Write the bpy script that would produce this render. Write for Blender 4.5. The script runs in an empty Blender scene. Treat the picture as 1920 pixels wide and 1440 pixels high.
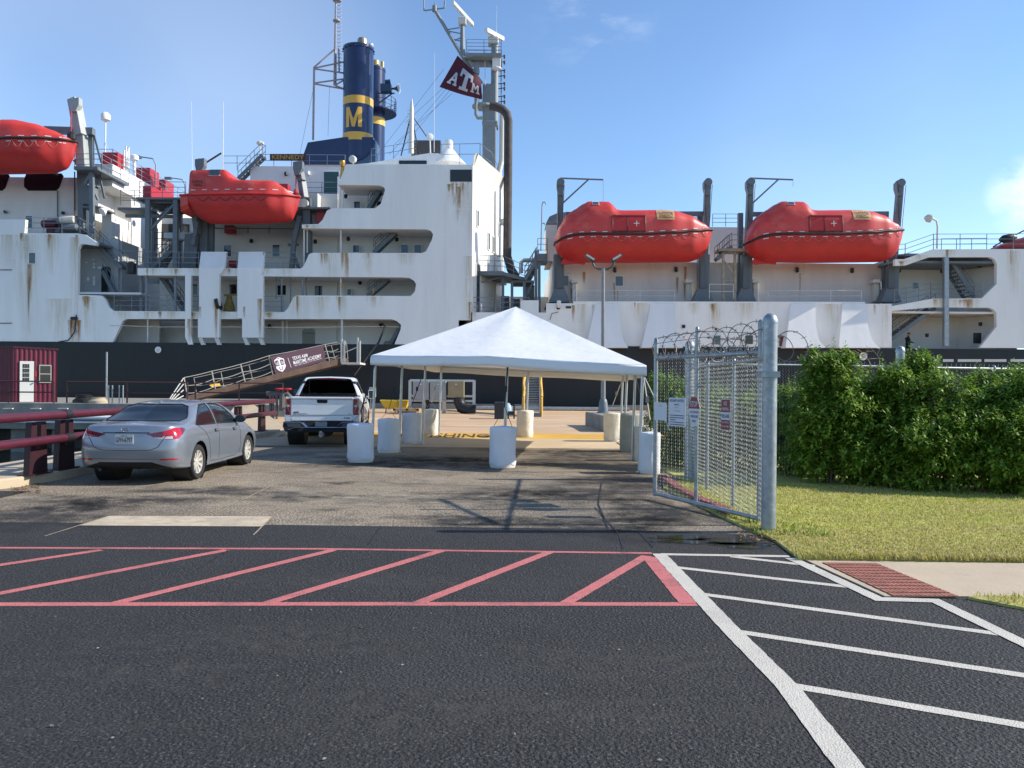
import bpy, bmesh, math, random
from math import radians, sin, cos, pi, sqrt, atan2, exp
from mathutils import Vector, Matrix
from mathutils.bvhtree import BVHTree
random.seed(7)
C = bpy.context.scene.collection
SC = bpy.context.scene
# ------------------------------------------------------------------ camera, sky, sun, exposure
F, HZ, CH, ROLL = 1500.0, 4.0, 1.68, radians(0.45)
cd = bpy.data.cameras.new('camera'); cd.sensor_width = 36; cd.lens = 36*F/1920
cd.shift_y = HZ/1920; cd.clip_start = .05; cd.clip_end = 9000
cam = bpy.data.objects.new('camera', cd); C.objects.link(cam)
cam.matrix_world = Matrix.Translation((0, 0, CH)) @ Matrix.Rotation(radians(90), 4, 'X') @ Matrix.Rotation(ROLL, 4, 'Z')
SC.camera = cam
SUN_EL, SUN_AZ = radians(33.5), radians(2.0)          # azimuth measured from +X towards +Y
SKY, SUNP, EXPO = 0.142, 4.4, 0.6
w = bpy.data.worlds.new("World"); SC.world = w; w.use_nodes = True
N = w.node_tree.nodes; L = w.node_tree.links; N.clear()
out = N.new('ShaderNodeOutputWorld'); bg = N.new('ShaderNodeBackground')
sky = N.new('ShaderNodeTexSky'); sky.sky_type = 'NISHITA'; sky.sun_disc = False
sky.sun_elevation = SUN_EL; sky.sun_rotation = pi/2-SUN_AZ
sky.air_density = 1.0; sky.dust_density = 0.05; sky.ozone_density = 4.6; sky.altitude = 0
bg.inputs[1].default_value = SKY
tc = N.new('ShaderNodeTexCoord')
def wmath(op, a, b=None, clamp=False):
    n = N.new('ShaderNodeMath'); n.operation = op; n.use_clamp = clamp
    for k, v in enumerate((a, b)):
        if v is None: continue
        if isinstance(v, (int, float)): n.inputs[k].default_value = v
        else: L.new(v, n.inputs[k])
    return n.outputs[0]
def dirmask(dx, dz, lo, hi):
    d = N.new('ShaderNodeVectorMath'); d.operation = 'DOT_PRODUCT'
    v = Vector((dx, 1, dz)).normalized(); d.inputs[1].default_value = v
    L.new(tc.outputs['Generated'], d.inputs[0])
    mr = N.new('ShaderNodeMapRange'); mr.interpolation_type = 'SMOOTHSTEP'
    mr.inputs[1].default_value = cos(radians(hi)); mr.inputs[2].default_value = cos(radians(lo))
    L.new(d.outputs['Value'], mr.inputs[0]); return mr.outputs[0]
def wnoise(scale, sx, sz, lo, hi, det=6, rough=.55):
    mp = N.new('ShaderNodeMapping'); mp.inputs['Scale'].default_value = (sx, sx, sz)
    L.new(tc.outputs['Generated'], mp.inputs[0])
    n = N.new('ShaderNodeTexNoise'); n.inputs['Scale'].default_value = scale; n.inputs['Detail'].default_value = det
    n.inputs['Roughness'].default_value = rough
    L.new(mp.outputs[0], n.inputs['Vector'])
    mr = N.new('ShaderNodeMapRange'); mr.interpolation_type = 'SMOOTHSTEP'
    mr.inputs[1].default_value = lo; mr.inputs[2].default_value = hi
    L.new(n.outputs[0], mr.inputs[0]); return mr.outputs[0]
thin = wmath('MULTIPLY', wnoise(2.2, .8, 1.2, .25, .85, 2), wmath('MULTIPLY', dirmask(-.66, .40, 0, 28), .21))
puff = wmath('MULTIPLY', wnoise(9, 1, 1.6, .36, .56, 8), wmath('MULTIPLY', dirmask(.650, .243, .1, 3.0), .55))
puff2 = wmath('MULTIPLY', wnoise(2.5, 1, 1.5, .3, .9, 2), wmath('MULTIPLY', dirmask(.62, .10, 2, 26), .22))
puff3 = wmath('MULTIPLY', wnoise(13, 1, 2.5, .5, .75, 6), wmath('MULTIPLY', dirmask(.10, .485, .3, 5), .18))
m1 = wmath('MAXIMUM', wmath('MAXIMUM', thin, puff), wmath('MAXIMUM', puff2, puff3), True)
mixc = N.new('ShaderNodeMix'); mixc.data_type = 'RGBA'
mixc.inputs['B'].default_value = (6.6, 6.9, 7.3, 1)
L.new(m1, mixc.inputs['Factor'])
L.new(sky.outputs[0], mixc.inputs['A'])
L.new(mixc.outputs['Result'], bg.inputs[0]); L.new(bg.outputs[0], out.inputs[0])
sd = bpy.data.lights.new('sun', 'SUN'); sd.energy = SUNP; sd.angle = radians(.53); sd.color = (1, .935, .83)
sun = bpy.data.objects.new('sun', sd); C.objects.link(sun)
SDIR = Vector((cos(SUN_EL)*cos(SUN_AZ), cos(SUN_EL)*sin(SUN_AZ), sin(SUN_EL)))
sun.rotation_euler = SDIR.to_track_quat('Z', 'Y').to_euler(); sun.location = (30, 0, 40)
SC.view_settings.view_transform = 'Standard'; SC.view_settings.look = 'None'
SC.view_settings.exposure = EXPO; SC.view_settings.gamma = 1
try:
    SC.cycles.use_denoising = True
    SC.cycles.max_bounces = 8
except Exception: pass
# ------------------------------------------------------------------ placement helpers
cR, sR = cos(ROLL), sin(ROLL)
def ray(px, py):
    u = px-960; v = py-720-HZ
    return Vector(((u*cR+v*sR)/F, 1, (u*sR-v*cR)/F))
def P(px, py, Y):
    r = ray(px, py); return Vector((r.x*Y, Y, CH+r.z*Y))
def G(px, py, z=0.0):
    r = ray(px, py); t = (z-CH)/r.z; return Vector((r.x*t, t, z))
def smoothset(me, ang=35):
    me.polygons.foreach_set('use_smooth', [True]*len(me.polygons))
    try: me.set_sharp_from_angle(angle=radians(ang))
    except Exception: pass
def frame(d, up=Vector((0, 0, 1))):
    d = d.normalized()
    if abs(d.dot(up)) > .98: up = Vector((0, 1, 0))
    a = d.cross(up).normalized(); b = a.cross(d).normalized()
    return a, b
class MB:
    def __init__(s): s.v = []; s.f = []; s.mi = []; s.k = 0; s.fade = {}
    def add(s, vs, fs, k=None):
        o = len(s.v); s.v += [Vector(v) for v in vs]
        for f in fs: s.f.append([i+o for i in f]); s.mi.append(s.k if k is None else k)
        return s
    def box(s, x0, x1, y0, y1, z0, z1, k=None):
        return s.add([(x0,y0,z0),(x1,y0,z0),(x1,y1,z0),(x0,y1,z0),(x0,y0,z1),(x1,y0,z1),(x1,y1,z1),(x0,y1,z1)],
                     [(0,3,2,1),(4,5,6,7),(0,1,5,4),(1,2,6,5),(2,3,7,6),(3,0,4,7)], k)
    def obox(s, c, ax, ay, az, hx, hy, hz, k=None):
        c = Vector(c); vs = []
        for z in (-1, 1):
            for x, y in ((-1,-1),(1,-1),(1,1),(-1,1)):
                vs.append(c+ax*hx*x+ay*hy*y+az*hz*z)
        return s.add(vs, [(0,3,2,1),(4,5,6,7),(0,1,5,4),(1,2,6,5),(2,3,7,6),(3,0,4,7)], k)
    def bar(s, p0, p1, w_, h_=None, k=None, up=Vector((0, 0, 1))):
        p0 = Vector(p0); p1 = Vector(p1); d = p1-p0
        if d.length < 1e-6: return s
        a, b = frame(d, up)
        return s.obox((p0+p1)/2, d.normalized(), a, b, d.length/2, w_/2, (h_ or w_)/2, k)
    def tube(s, pts, r, n=6, closed=False, cap=True, k=None):
        pts = [Vector(p) for p in pts]; m = len(pts); vs = []; fs = []
        a = None
        for i, p in enumerate(pts):
            if closed: d = pts[(i+1) % m]-pts[i-1]
            else: d = pts[min(i+1, m-1)]-pts[max(i-1, 0)]
            if d.length < 1e-9: d = Vector((0, 0, 1))
            d.normalize()
            if a is None: a, b = frame(d)
            else:
                a = (a-d*a.dot(d))
                if a.length < 1e-6: a, b = frame(d)
                a.normalize(); b = a.cross(d)
            rr = r[i] if isinstance(r, (list, tuple)) else r
            for j in range(n):
                t = 2*pi*j/n; vs.append(p+a*cos(t)*rr+b*sin(t)*rr)
        for i in range(m if closed else m-1):
            i2 = (i+1) % m
            for j in range(n):
                j2 = (j+1) % n
                fs.append((i*n+j, i*n+j2, i2*n+j2, i2*n+j))
        if cap and not closed:
            fs.append(tuple(range(n))[::-1]); fs.append(tuple((m-1)*n+j for j in range(n)))
        return s.add(vs, fs, k)
    def lathe(s, prof, c, ax=Vector((0, 0, 1)), n=20, cap=True, k=None, a0=0, a1=2*pi):
        c = Vector(c); ax = Vector(ax).normalized(); a, b = frame(ax, Vector((0, 1, 0)) if abs(ax.z) > .5 else Vector((0, 0, 1)))
        full = abs(a1-a0-2*pi) < 1e-6; nn = n if full else n+1
        vs = []; fs = []
        for (r, h) in prof:
            for j in range(nn):
                t = a0+(a1-a0)*j/n; vs.append(c+ax*h+a*cos(t)*r+b*sin(t)*r)
        for i in range(len(prof)-1):
            for j in range(n):
                j2 = (j+1) % nn
                fs.append((i*nn+j, i*nn+j2, (i+1)*nn+j2, (i+1)*nn+j))
        if cap and full:
            fs.append(tuple(range(nn))[::-1]); fs.append(tuple((len(prof)-1)*nn+j for j in range(nn)))
        return s.add(vs, fs, k)
    def prism(s, poly, off, k=None, caps=True):
        """poly: 3D points of a planar outline; off: extrusion vector"""
        n = len(poly); off = Vector(off); vs = [Vector(p) for p in poly]+[Vector(p)+off for p in poly]
        fs = [(i, (i+1) % n, n+(i+1) % n, n+i) for i in range(n)]
        if caps: fs += [tuple(range(n))[::-1], tuple(range(n, 2*n))]
        return s.add(vs, fs, k)
    def quad(s, a, b, c, d, k=None): return s.add([a, b, c, d], [(0, 1, 2, 3)], k)
    def build(s, name, mat, parent=None, smooth=None, bevel=0, local=False, recalc=True):
        me = bpy.data.meshes.new(name)
        off = Vector((0, 0, 0))
        if parent is not None and not local: off = wloc(parent)
        me.from_pydata([v-off for v in s.v], [], s.f)
        mats = mat if isinstance(mat, (list, tuple)) else [mat]
        for m_ in mats: me.materials.append(m_)
        if len(mats) > 1: me.polygons.foreach_set('material_index', s.mi)
        if recalc:
            bm = bmesh.new(); bm.from_mesh(me); bmesh.ops.recalc_face_normals(bm, faces=bm.faces); bm.to_mesh(me); bm.free()
        if s.fade:
            at = me.attributes.new('fade', 'FLOAT', 'POINT')
            for i_, q_ in s.fade.items(): at.data[i_].value = q_
        if smooth: smoothset(me, smooth)
        me.update()
        o = bpy.data.objects.new(name, me); C.objects.link(o)
        if parent is not None: o.parent = parent
        if bevel:
            b = o.modifiers.new('bevel', 'BEVEL'); b.width = bevel; b.segments = 2; b.limit_method = 'ANGLE'; b.angle_limit = radians(40)
        return o
def wloc(o):
    v = Vector(o.location)
    while o.parent: o = o.parent; v += Vector(o.location)
    return v
def tag(o, label, cat, group=None, kind=None):
    o['label'] = label; o['category'] = cat
    if group: o['group'] = group
    if kind: o['kind'] = kind
    return o
def thing(name, label, cat, loc=(0, 0, 0), rotz=0, group=None):
    o = bpy.data.objects.new(name, None); C.objects.link(o); o.location = loc; o.rotation_euler = (0, 0, rotz)
    o.empty_display_size = .2
    return tag(o, label, cat, group)
def struct(name, mb, mat, smooth=None, kind='structure', recalc=True):
    o = mb.build(name, mat, smooth=smooth, recalc=recalc); o['kind'] = kind; return o
def dup(root, loc, rotz=0, label=None):
    r = root.copy(); C.objects.link(r); r.location = loc; r.rotation_euler = (0, 0, rotz)
    if label: r['label'] = label
    for ch in list(root.children):
        c_ = ch.copy(); C.objects.link(c_); c_.parent = r
        for g in list(ch.children):
            d = g.copy(); C.objects.link(d); d.parent = c_
    return r
_tc = {}
def text2d(body, off=.0, spacing=1.0):
    key = (body, off, spacing)
    if key in _tc: return _tc[key]
    cu = bpy.data.curves.new('lettering', 'FONT'); cu.body = body; cu.align_x = 'CENTER'; cu.align_y = 'CENTER'
    cu.offset = off; cu.space_character = spacing; cu.resolution_u = 3; cu.fill_mode = 'FRONT'; cu.space_line = .9
    ob = bpy.data.objects.new('lettering', cu); C.objects.link(ob)
    me = bpy.data.meshes.new_from_object(ob.evaluated_get(bpy.context.evaluated_depsgraph_get()))
    vs = [(v.co.x, v.co.y) for v in me.vertices]; fs = [tuple(p.vertices) for p in me.polygons]
    bpy.data.objects.remove(ob); bpy.data.meshes.remove(me); bpy.data.curves.remove(cu)
    xs = [v[0] for v in vs]; ys = [v[1] for v in vs]
    x0, x1, y0, y1 = min(xs), max(xs), min(ys), max(ys)
    vs = [((x-x0)/(x1-x0)-.5, (y-y0)/(y1-y0)-.5) for x, y in vs]
    _tc[key] = (vs, fs); return vs, fs
def put_text(mb, body, c, ex, ey, wd, ht, off=.008, fn=None, spacing=1.0, k=None):
    """letters laid flat: centre c, unit axes ex, ey, size wd x ht"""
    off = min(off, .012); vs, fs = text2d(body, off, spacing)
    if not fn: c = Vector(c)
    pts = [(fn(x*wd, y*ht) if fn else c+ex*(x*wd)+ey*(y*ht)) for x, y in vs]
    mb.add(pts, fs, k); return mb
# ------------------------------------------------------------------ materials
def M(name, col, rough=.6, metal=0, var=0, vscale=3, vstretch=(1, 1, 1), col2=None, thr=None, bump=0, bscale=40, spec=.5, alpha=1, coat=0, bdist=.01, trans=0, detail=5):
    m = bpy.data.materials.new(name); m.use_nodes = True; nt = m.node_tree; n = nt.nodes; b = n['Principled BSDF']
    def rgb(c): return (c[0], c[1], c[2], 1)
    b.inputs['Base Color'].default_value = rgb(col); b.inputs['Roughness'].default_value = rough; b.inputs['Metallic'].default_value = metal
    b.inputs['Specular IOR Level'].default_value = spec; b.inputs['Alpha'].default_value = alpha; b.inputs['Coat Weight'].default_value = coat
    b.inputs['Coat Roughness'].default_value = .05
    t = n.new('ShaderNodeTexCoord')
    if var or col2:
        mp = n.new('ShaderNodeMapping'); mp.inputs['Scale'].default_value = vstretch; nt.links.new(t.outputs['Object'], mp.inputs[0])
        no = n.new('ShaderNodeTexNoise'); no.inputs['Scale'].default_value = vscale; no.inputs['Detail'].default_value = detail; no.inputs['Roughness'].default_value = .6
        nt.links.new(mp.outputs[0], no.inputs['Vector'])
        mr = n.new('ShaderNodeMapRange'); lo, hi = thr if thr else (.3, .7)
        mr.inputs[1].default_value = lo; mr.inputs[2].default_value = hi; nt.links.new(no.outputs[0], mr.inputs[0])
        mx = n.new('ShaderNodeMix'); mx.data_type = 'RGBA'
        c2 = col2 if col2 else tuple(max(0, c*(1-var)) for c in col)
        c1 = col if col2 else tuple(min(1, c*(1+var*.6)) for c in col)
        mx.inputs['A'].default_value = rgb(c1); mx.inputs['B'].default_value = rgb(c2)
        nt.links.new(mr.outputs[0], mx.inputs['Factor']); nt.links.new(mx.outputs['Result'], b.inputs['Base Color'])
        m['mixnode'] = mx.name
    if bump:
        no = n.new('ShaderNodeTexNoise'); no.inputs['Scale'].default_value = bscale; no.inputs['Detail'].default_value = 4
        nt.links.new(t.outputs['Object'], no.inputs['Vector'])
        bu = n.new('ShaderNodeBump'); bu.inputs['Strength'].default_value = bump; bu.inputs['Distance'].default_value = bdist
        nt.links.new(no.outputs[0], bu.inputs['Height']); nt.links.new(bu.outputs[0], b.inputs['Normal'])
    return m
def layer(m, col, scale, lo, hi, stretch=(1, 1, 1), amount=1.0, detail=6, rough=.65, loc=(0, 0, 0)):
    """another noise-masked colour on top of a material (stains, wear)"""
    nt = m.node_tree; n = nt.nodes; b = n['Principled BSDF']; t = n.new('ShaderNodeTexCoord')
    mp = n.new('ShaderNodeMapping'); mp.inputs['Scale'].default_value = stretch; mp.inputs['Location'].default_value = loc
    nt.links.new(t.outputs['Object'], mp.inputs[0])
    no = n.new('ShaderNodeTexNoise'); no.inputs['Scale'].default_value = scale; no.inputs['Detail'].default_value = detail; no.inputs['Roughness'].default_value = rough
    nt.links.new(mp.outputs[0], no.inputs['Vector'])
    mr = n.new('ShaderNodeMapRange'); mr.inputs[1].default_value = lo; mr.inputs[2].default_value = hi; mr.inputs[4].default_value = amount
    nt.links.new(no.outputs[0], mr.inputs[0])
    mx = n.new('ShaderNodeMix'); mx.data_type = 'RGBA'; mx.inputs['B'].default_value = (*col, 1)
    bc = b.inputs['Base Color']
    if bc.is_linked: nt.links.new(bc.links[0].from_socket, mx.inputs['A'])
    else: mx.inputs['A'].default_value = bc.default_value
    nt.links.new(mr.outputs[0], mx.inputs['Factor']); nt.links.new(mx.outputs['Result'], bc)
    return m
# ------------------------------------------------------------------ materials shared
W_SHIP = M('ship_white_paint', (.86,.845,.805), .42, var=.07, vscale=.8, vstretch=(1.2,1.2,.15), bump=.22, bscale=.9, bdist=.12)
layer(W_SHIP, (.60,.565,.50), 2.2, .60, .86, (1,1,.07), .4)
layer(W_SHIP, (.36,.20,.08), 3.2, .765, .85, (1.2,1.2,.10), .55)
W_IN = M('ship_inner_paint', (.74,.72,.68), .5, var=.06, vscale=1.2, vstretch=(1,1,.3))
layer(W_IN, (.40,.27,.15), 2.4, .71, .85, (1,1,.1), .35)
HULL = M('ship_black_hull', (.0062,.0083,.011), .5, var=.3, vscale=1.5, vstretch=(1,1,.3), bump=.06, bscale=1.2, bdist=.08)
layer(HULL, (.02,.018,.017), 1.6, .58, .8, (1,1,.25), .7)
SHIP_GREY = M('ship_grey_paint', (.14,.165,.185), .5, var=.15, vscale=2)
layer(SHIP_GREY, (.20,.10,.05), 3, .66, .85, (1,1,.4), .6)
RAILP = M('rail_grey_paint', (.20,.225,.25), .5)
CREAM = M('weathered_cream_paint', (.66,.64,.58), .5, var=.08, vscale=1.5)
layer(CREAM, (.48,.34,.17), 2.0, .60, .85, (1,1,.15), .7)
RUSTM = M('brown_rust', (.16,.075,.04), .85, var=.4, vscale=3, bump=.3, bscale=20)
DKGLASS = M('dark_window', (.012,.016,.02), .08, spec=.6)
BLUEGLASS = M('window_glass', (.05,.08,.10), .08, spec=.7)
BLACK = M('black_paint', (.012,.012,.013), .5)
STEEL = M('galvanised_steel', (.33,.36,.38), .42, .55, var=.25, vscale=9, bump=.05, bscale=60)
layer(STEEL, (.50,.53,.55), 14, .52, .7, (1,1,1), .7)
STEELP = M('bare_aluminium_pole', (.5,.51,.52), .35, .6, var=.1, vscale=6)
WIRE = M('chain_link_wire', (.30,.305,.295), .55, .1)
WHITE = M('white_paint', (.78,.78,.77), .45)
MAROON = M('maroon_paint', (.080,.011,.022), .42, var=.2, vscale=4)
REDP = M('red_paint', (.42,.02,.03), .4)
YELP = M('yellow_paint', (.62,.36,.03), .6, var=.15, vscale=5)
# ------------------------------------------------------------------ ground
def grain(m, col, amount, scale, lo, hi, **k): return layer(m, col, scale, lo, hi, amount=amount, **k)
A_NEW = M('new_asphalt', (.0275,.0255,.0238), .75, var=.10, vscale=.5, bump=1.0, bscale=48, bdist=.03, spec=.35)
grain(A_NEW, (.105,.101,.096), .85, 58, .54, .66, detail=3)
grain(A_NEW, (.008,.008,.009), .8, 55, .53, .66, detail=3, loc=(7,3,1))
grain(A_NEW, (.055,.053,.051), .5, .55, .50, .75, detail=5, loc=(3,1,0))
grain(A_NEW, (.30,.29,.27), .5, 16, .755, .78, detail=2, loc=(1,9,0))
A_OLD = M('old_asphalt', (.29,.222,.145), .85, var=.3, vscale=.7, bump=1.0, bscale=34, bdist=.022, spec=.3)
grain(A_OLD, (.50,.45,.37), .9, 36, .50, .62, detail=3)
grain(A_OLD, (.04,.036,.032), .9, 32, .50, .62, detail=3, loc=(5,2,0))
grain(A_OLD, (.085,.075,.065), .75, .55, .50, .66, detail=8, loc=(11,4,0))
grain(A_OLD, (.10,.09,.08), .6, 2.6, .54, .68, detail=6, loc=(1,14,0))
grain(A_OLD, (.36,.31,.24), .75, .9, .56, .70, detail=8, loc=(2,8,0))
CONC = M('tan_concrete', (.54,.415,.27), .85, var=.14, vscale=.6, bump=.3, bscale=30)
grain(CONC, (.30,.23,.16), .6, 1.6, .55, .75)
grain(CONC, (.62,.52,.40), .5, 9, .55, .75)
DOCKM = M('dock_concrete', (.52,.345,.20), .85, var=.15, vscale=.35, bump=.3, bscale=20)
grain(DOCKM, (.60,.48,.33), .8, .25, .5, .65, stretch=(.4,1,1))
grain(DOCKM, (.24,.13,.08), .6, .7, .6, .75, stretch=(.3,1,1))
KERB = M('kerb_concrete', (.47,.375,.26), .85, var=.14, vscale=1.2, bump=.3, bscale=35)
grain(KERB, (.30,.26,.21), .6, 3, .56, .75)
DARKC = M('weathered_pier_concrete', (.26,.25,.22), .9, var=.3, vscale=1.2, vstretch=(1,1,.4), bump=.4, bscale=12)
WATER = M('harbour_water', (.006,.010,.012), .12, bump=.35, bscale=1.4, bdist=.15, spec=.5)
PINK = M('faded_red_line_paint', (.54,.155,.145), .7, var=.12, vscale=1.5, bump=.8, bscale=95, bdist=.01)
grain(PINK, (.09,.055,.055), .8, 50, .56, .68, detail=4)
grain(PINK, (.16,.07,.065), .7, 2.5, .52, .72, detail=6)
PWHITE = M('white_line_paint', (.56,.52,.445), .7, var=.05, vscale=2, bump=.8, bscale=95, bdist=.01)
grain(PWHITE, (.20,.19,.18), .75, 50, .59, .70, detail=4)
grain(PWHITE, (.40,.37,.32), .7, 2.2, .50, .72, detail=7)
PYEL = M('yellow_kerb_paint', (.60,.345,.05), .75, var=.15, vscale=1.5)
LAWN = M('lawn_soil_and_thatch', (.42,.40,.10), .95, var=.25, vscale=1.2, bump=.6, bscale=50)
grain(LAWN, (.36,.29,.13), .85, .55, .47, .68, detail=6, stretch=(.7,1.2,1))
grain(LAWN, (.13,.165,.03), .8, 7, .5, .7)
BRICK = M('tactile_brick_red', (.34,.125,.085), .85, var=.3, vscale=14)

D = 55.0                                           # the ship's side
XE = G(0, 800).x
def flat(name, pts, z, mat, kind='structure'):
    mb = MB(); n = len(pts)
    mb.add([(p[0], p[1], z) for p in pts], [tuple(range(n))])
    return struct(name, mb, mat)
# land: asphalt, one big sheet with the slip cut out of it (walls go down into the water)
SX = -9.6                                         # slip edge
SY0, SY1, DZ = 12.35, 38.2, .12
DKY = 54.0
land = [(-400,-300),(400,-300),(400,DKY),(-11.9,DKY),(-11.9,29.2),(SX,29.2),(SX,SY0),(-400,SY0)]
mb = MB(); mb.prism([(x,y,0) for x,y in land], (0,0,-3.2)); struct('ground', mb, A_OLD)
mb = MB(); s_ = 4000; mb.quad((-s_,-s_,-1.7),(s_,-s_,-1.7),(s_,s_,-1.7),(-s_,s_,-1.7)); struct('water', mb, WATER)
yN = G(700, 986).y
flat('new_asphalt_road', [(-200,-200),(200,-200),(200,yN-.1),(G(1440,1004).x,G(1440,1004).y),(G(1100,992).x,yN-.1),(G(520,986).x,yN),(-7.4,yN+.05),(-7.4,SY0-.02),(-200,SY0-.02)], .004, A_NEW)
# concrete apron, yellow ramp, dock deck
yC = G(960, 839).y; yY0 = G(960, 823).y
mb = MB()
mb.add([(SX+.9,yC,.004),(3.6,yC-.25,.004),(4.2,yY0,.010),(SX+.9,yY0,.010)], [(0,1,2,3)])
struct('concrete_apron', mb, CONC)
yY1 = yY0+1.45; yY2 = yY1+.75
mb = MB(); mb.prism([(SX+2.2,yY0,0),(SX+2.2,yY1,.09),(SX+2.2,yY1,-.1),(SX+2.2,yY0,-.1)], (16,0,0)); struct('yellow_ramp', mb, PYEL)
mb = MB(); mb.prism([(SX+2.2,yY1,-.1),(SX+2.2,yY1,.09),(SX+2.2,yY1+3,DZ),(SX+2.2,DKY,DZ),(SX+2.2,DKY,-.1)], (46,0,0))
mb.box(-11.88,SX+2.2,29.3,DKY,-.1,DZ)
struct('dock_deck', mb, DOCKM)
# angled tan ramp wall beside the truck
mb = MB()
a0 = G(500,803); 
mb.add([(SX-.0,27.0,0),(SX+2.1,yY0,0),(SX+2.2,yY1,.09),(SX-.05,29.6,1.0),(SX-.6,29.8,1.0),(SX-.5,27,.0)], [(0,1,2,3),(0,3,4,5)])
struct('ramp_flank', mb, CONC)
# painted NO FISHING on the yellow ramp
mb = MB()
sl = .09/1.45
def fish(x, y): return Vector((-2.42+x, yY0+.75+y, (.75+y)*sl+.006))
put_text(mb, 'NO FISHING', (0,0,0), None, None, 3.35, 1.0, .01, fn=fish)
BLK_PAINT = M('worn_black_lettering', (.06,.045,.03), .8)
struct('ramp_lettering', mb, BLK_PAINT)
# expansion joints of the dock deck
# --- slab and kerb on the left
kz = .16
kx0, kx1 = SX, G(100,905).x-.12
mb = MB(); mb.prism([(kx0,SY0-.1,-.05),(kx1-.5,SY0-.1,-.05),(kx1-.28,SY0+.05,-.05),(kx1-.08,SY0+.5,-.05),(kx1+.02,SY0+1.5,-.05),(kx1,29.0,-.05),(kx0,29.0,-.05)], (0,0,kz+.05))
mb.box(-60,kx0+.001,SY0-.1,SY0+.9,-3,kz)
o = mb.build('sidewalk_slab', KERB, bevel=.03); o['kind'] = 'structure'
# concrete patch, tan
p = [G(205,967,.008), G(511,968,.008), G(492,987,.008), G(146,985,.008)]
PATCH = M('concrete_patch_grey_tan', (.50,.41,.29), .9, var=.25, vscale=2.5, bump=.4, bscale=40); grain(PATCH, (.28,.24,.18), .7, 5, .5, .72)
flat('concrete_patch', p, .008, PATCH)
CRACKT = M('sand_filled_crack', (.36,.29,.20), .9, var=.4, vscale=6)
for i, (pts, wd) in enumerate([([(205,967),(84,1005)],.02),([(511,968),(475,1003)],.018),([(520,905),(455,937),(375,967)],.020),([(715,985),(690,1020)],.012),([(430,1030),(370,1066)],.012),
                ([(1115,950),(1160,1000),(1168,1028)],.015),([(1200,998),(1225,1026)],.02),([(560,890),(640,870)],.014),([(1128,905),(1122,945),(1140,990)],.02)]):
    mb = MB(); g = [G(x, y, .009) for x, y in pts]
    for q in range(len(g)-1):
        d = (g[q+1]-g[q]).normalized(); nrm = Vector((-d.y, d.x, 0))*wd/2; m_ = 5; 
        jit = [0]+[random.uniform(-.03,.03) for _ in range(m_-1)]+[0]
        for r in range(m_):
            a = g[q].lerp(g[q+1], r/m_)+nrm*2*jit[r]; b = g[q].lerp(g[q+1], (r+1)/m_)+nrm*2*jit[r+1]
            mb.quad(a-nrm, b-nrm, b+nrm, a+nrm)
    struct('pavement_crack', mb, (CRACKT if i in (0,1,2,7) else BLACK))
# --- painted markings: strips between pixel points (centre line, width in metres)
def strip(mb, pts, wd, z):
    g = [G(x, y, z) for x, y in pts]; n = len(g); rnd = random.Random(int(pts[0][0]*7+pts[0][1]))
    off = []
    for q in range(n):
        d0 = (g[q]-g[max(q-1,0)]); d1 = (g[min(q+1,n-1)]-g[q]); d0 = (d0 if d0.length > 1e-6 else d1).normalized(); d1 = (d1 if d1.length > 1e-6 else d0).normalized()
        t = (d0+d1).normalized(); nn = Vector((-t.y,t.x,0)); off.append(nn*(wd/2/max(.4, nn.dot(Vector((-d0.y,d0.x,0))))))
    for q in range(n-1):
        m_ = max(2, int((g[q+1]-g[q]).length/.06)); pv = None
        for r in range(m_+1):
            c_ = g[q].lerp(g[q+1], r/m_); o_ = off[q].lerp(off[q+1], r/m_); e = 0 if r in (0, m_) else 1
            L_, R_ = c_-o_*(1+e*rnd.uniform(-.05,.05)), c_+o_*(1+e*rnd.uniform(-.05,.05))
            if pv: mb.quad(pv[0], L_, R_, pv[1])
            pv = (L_, R_)
mb = MB()
strip(mb, [(-260,1026),(600,1029),(1222,1037)], .075, .0055)
strip(mb, [(-300,1133),(700,1132),(1306,1132.5)], .10, .0055)
for a, b in (((-60,1068),(190,1031)), ((-30,1118),(425,1031)), ((215,1131),(625,1031)), ((500,1131),(832,1031)), ((783,1131),(1030,1035)), ((1060,1131),(1212,1042))):
    strip(mb, [a, b], .105, .0065)
strip(mb, [(1216,1044),(1290,1131)], .135, .0075)
struct('red_hatch_marking', mb, PINK)
mb = MB()
strip(mb, [(1236,1038),(1370,1180),(1475,1285),(1602,1450),(1690,1560)], .135, .0088)
for a, b in (((1240,1039),(1480,1043)), ((1370,1043),(1528,1061)), ((1262,1063),(1590,1100)), ((1318,1114),(1885,1190)), ((1383,1184),(1960,1272)), ((1478,1284),(1990,1372))):
    strip(mb, [a, b], .09, .0070)
strip(mb, [(1482,1046),(1648,1123),(1754,1126),(1960,1225)], .115, .0100)
struct('white_hatch_marking', mb, PWHITE)
# --- sidewalk with brick ramp, lawn
lz = .03
mb = MB()
lawn = [G(1500,1052), G(1700,1054), G(1925,1057), (9.5,7.65,0), (60,7.4,0), (60,24,0), (3.15,24,0), (3.05,14.2,0), G(1243,916), G(1300,945), G(1366,977), G(1452,1016)]
mb.prism([(p[0],p[1],-.02) for p in lawn], (0,0,lz+.02)); struct('lawn', mb, LAWN)
sw = [G(1508,1051), G(1700,1055.5), G(1925,1058.5), (40,7.35,0), (40,6.3,0), G(1925,1122), G(1800,1121), G(1660,1121)]
mb = MB(); mb.add([(p[0],p[1],.026) for p in sw], [tuple(range(len(sw)))]); mb = MB(); mb.prism([(p[0],p[1],-.02) for p in sw], (0,0,.034)); struct('sidewalk', mb, KERB)
g2 = [G(1815,1125), G(1925,1146), (30,5.6,0), (30,6.28,0), G(1925,1123), G(1830,1122)]
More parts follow.
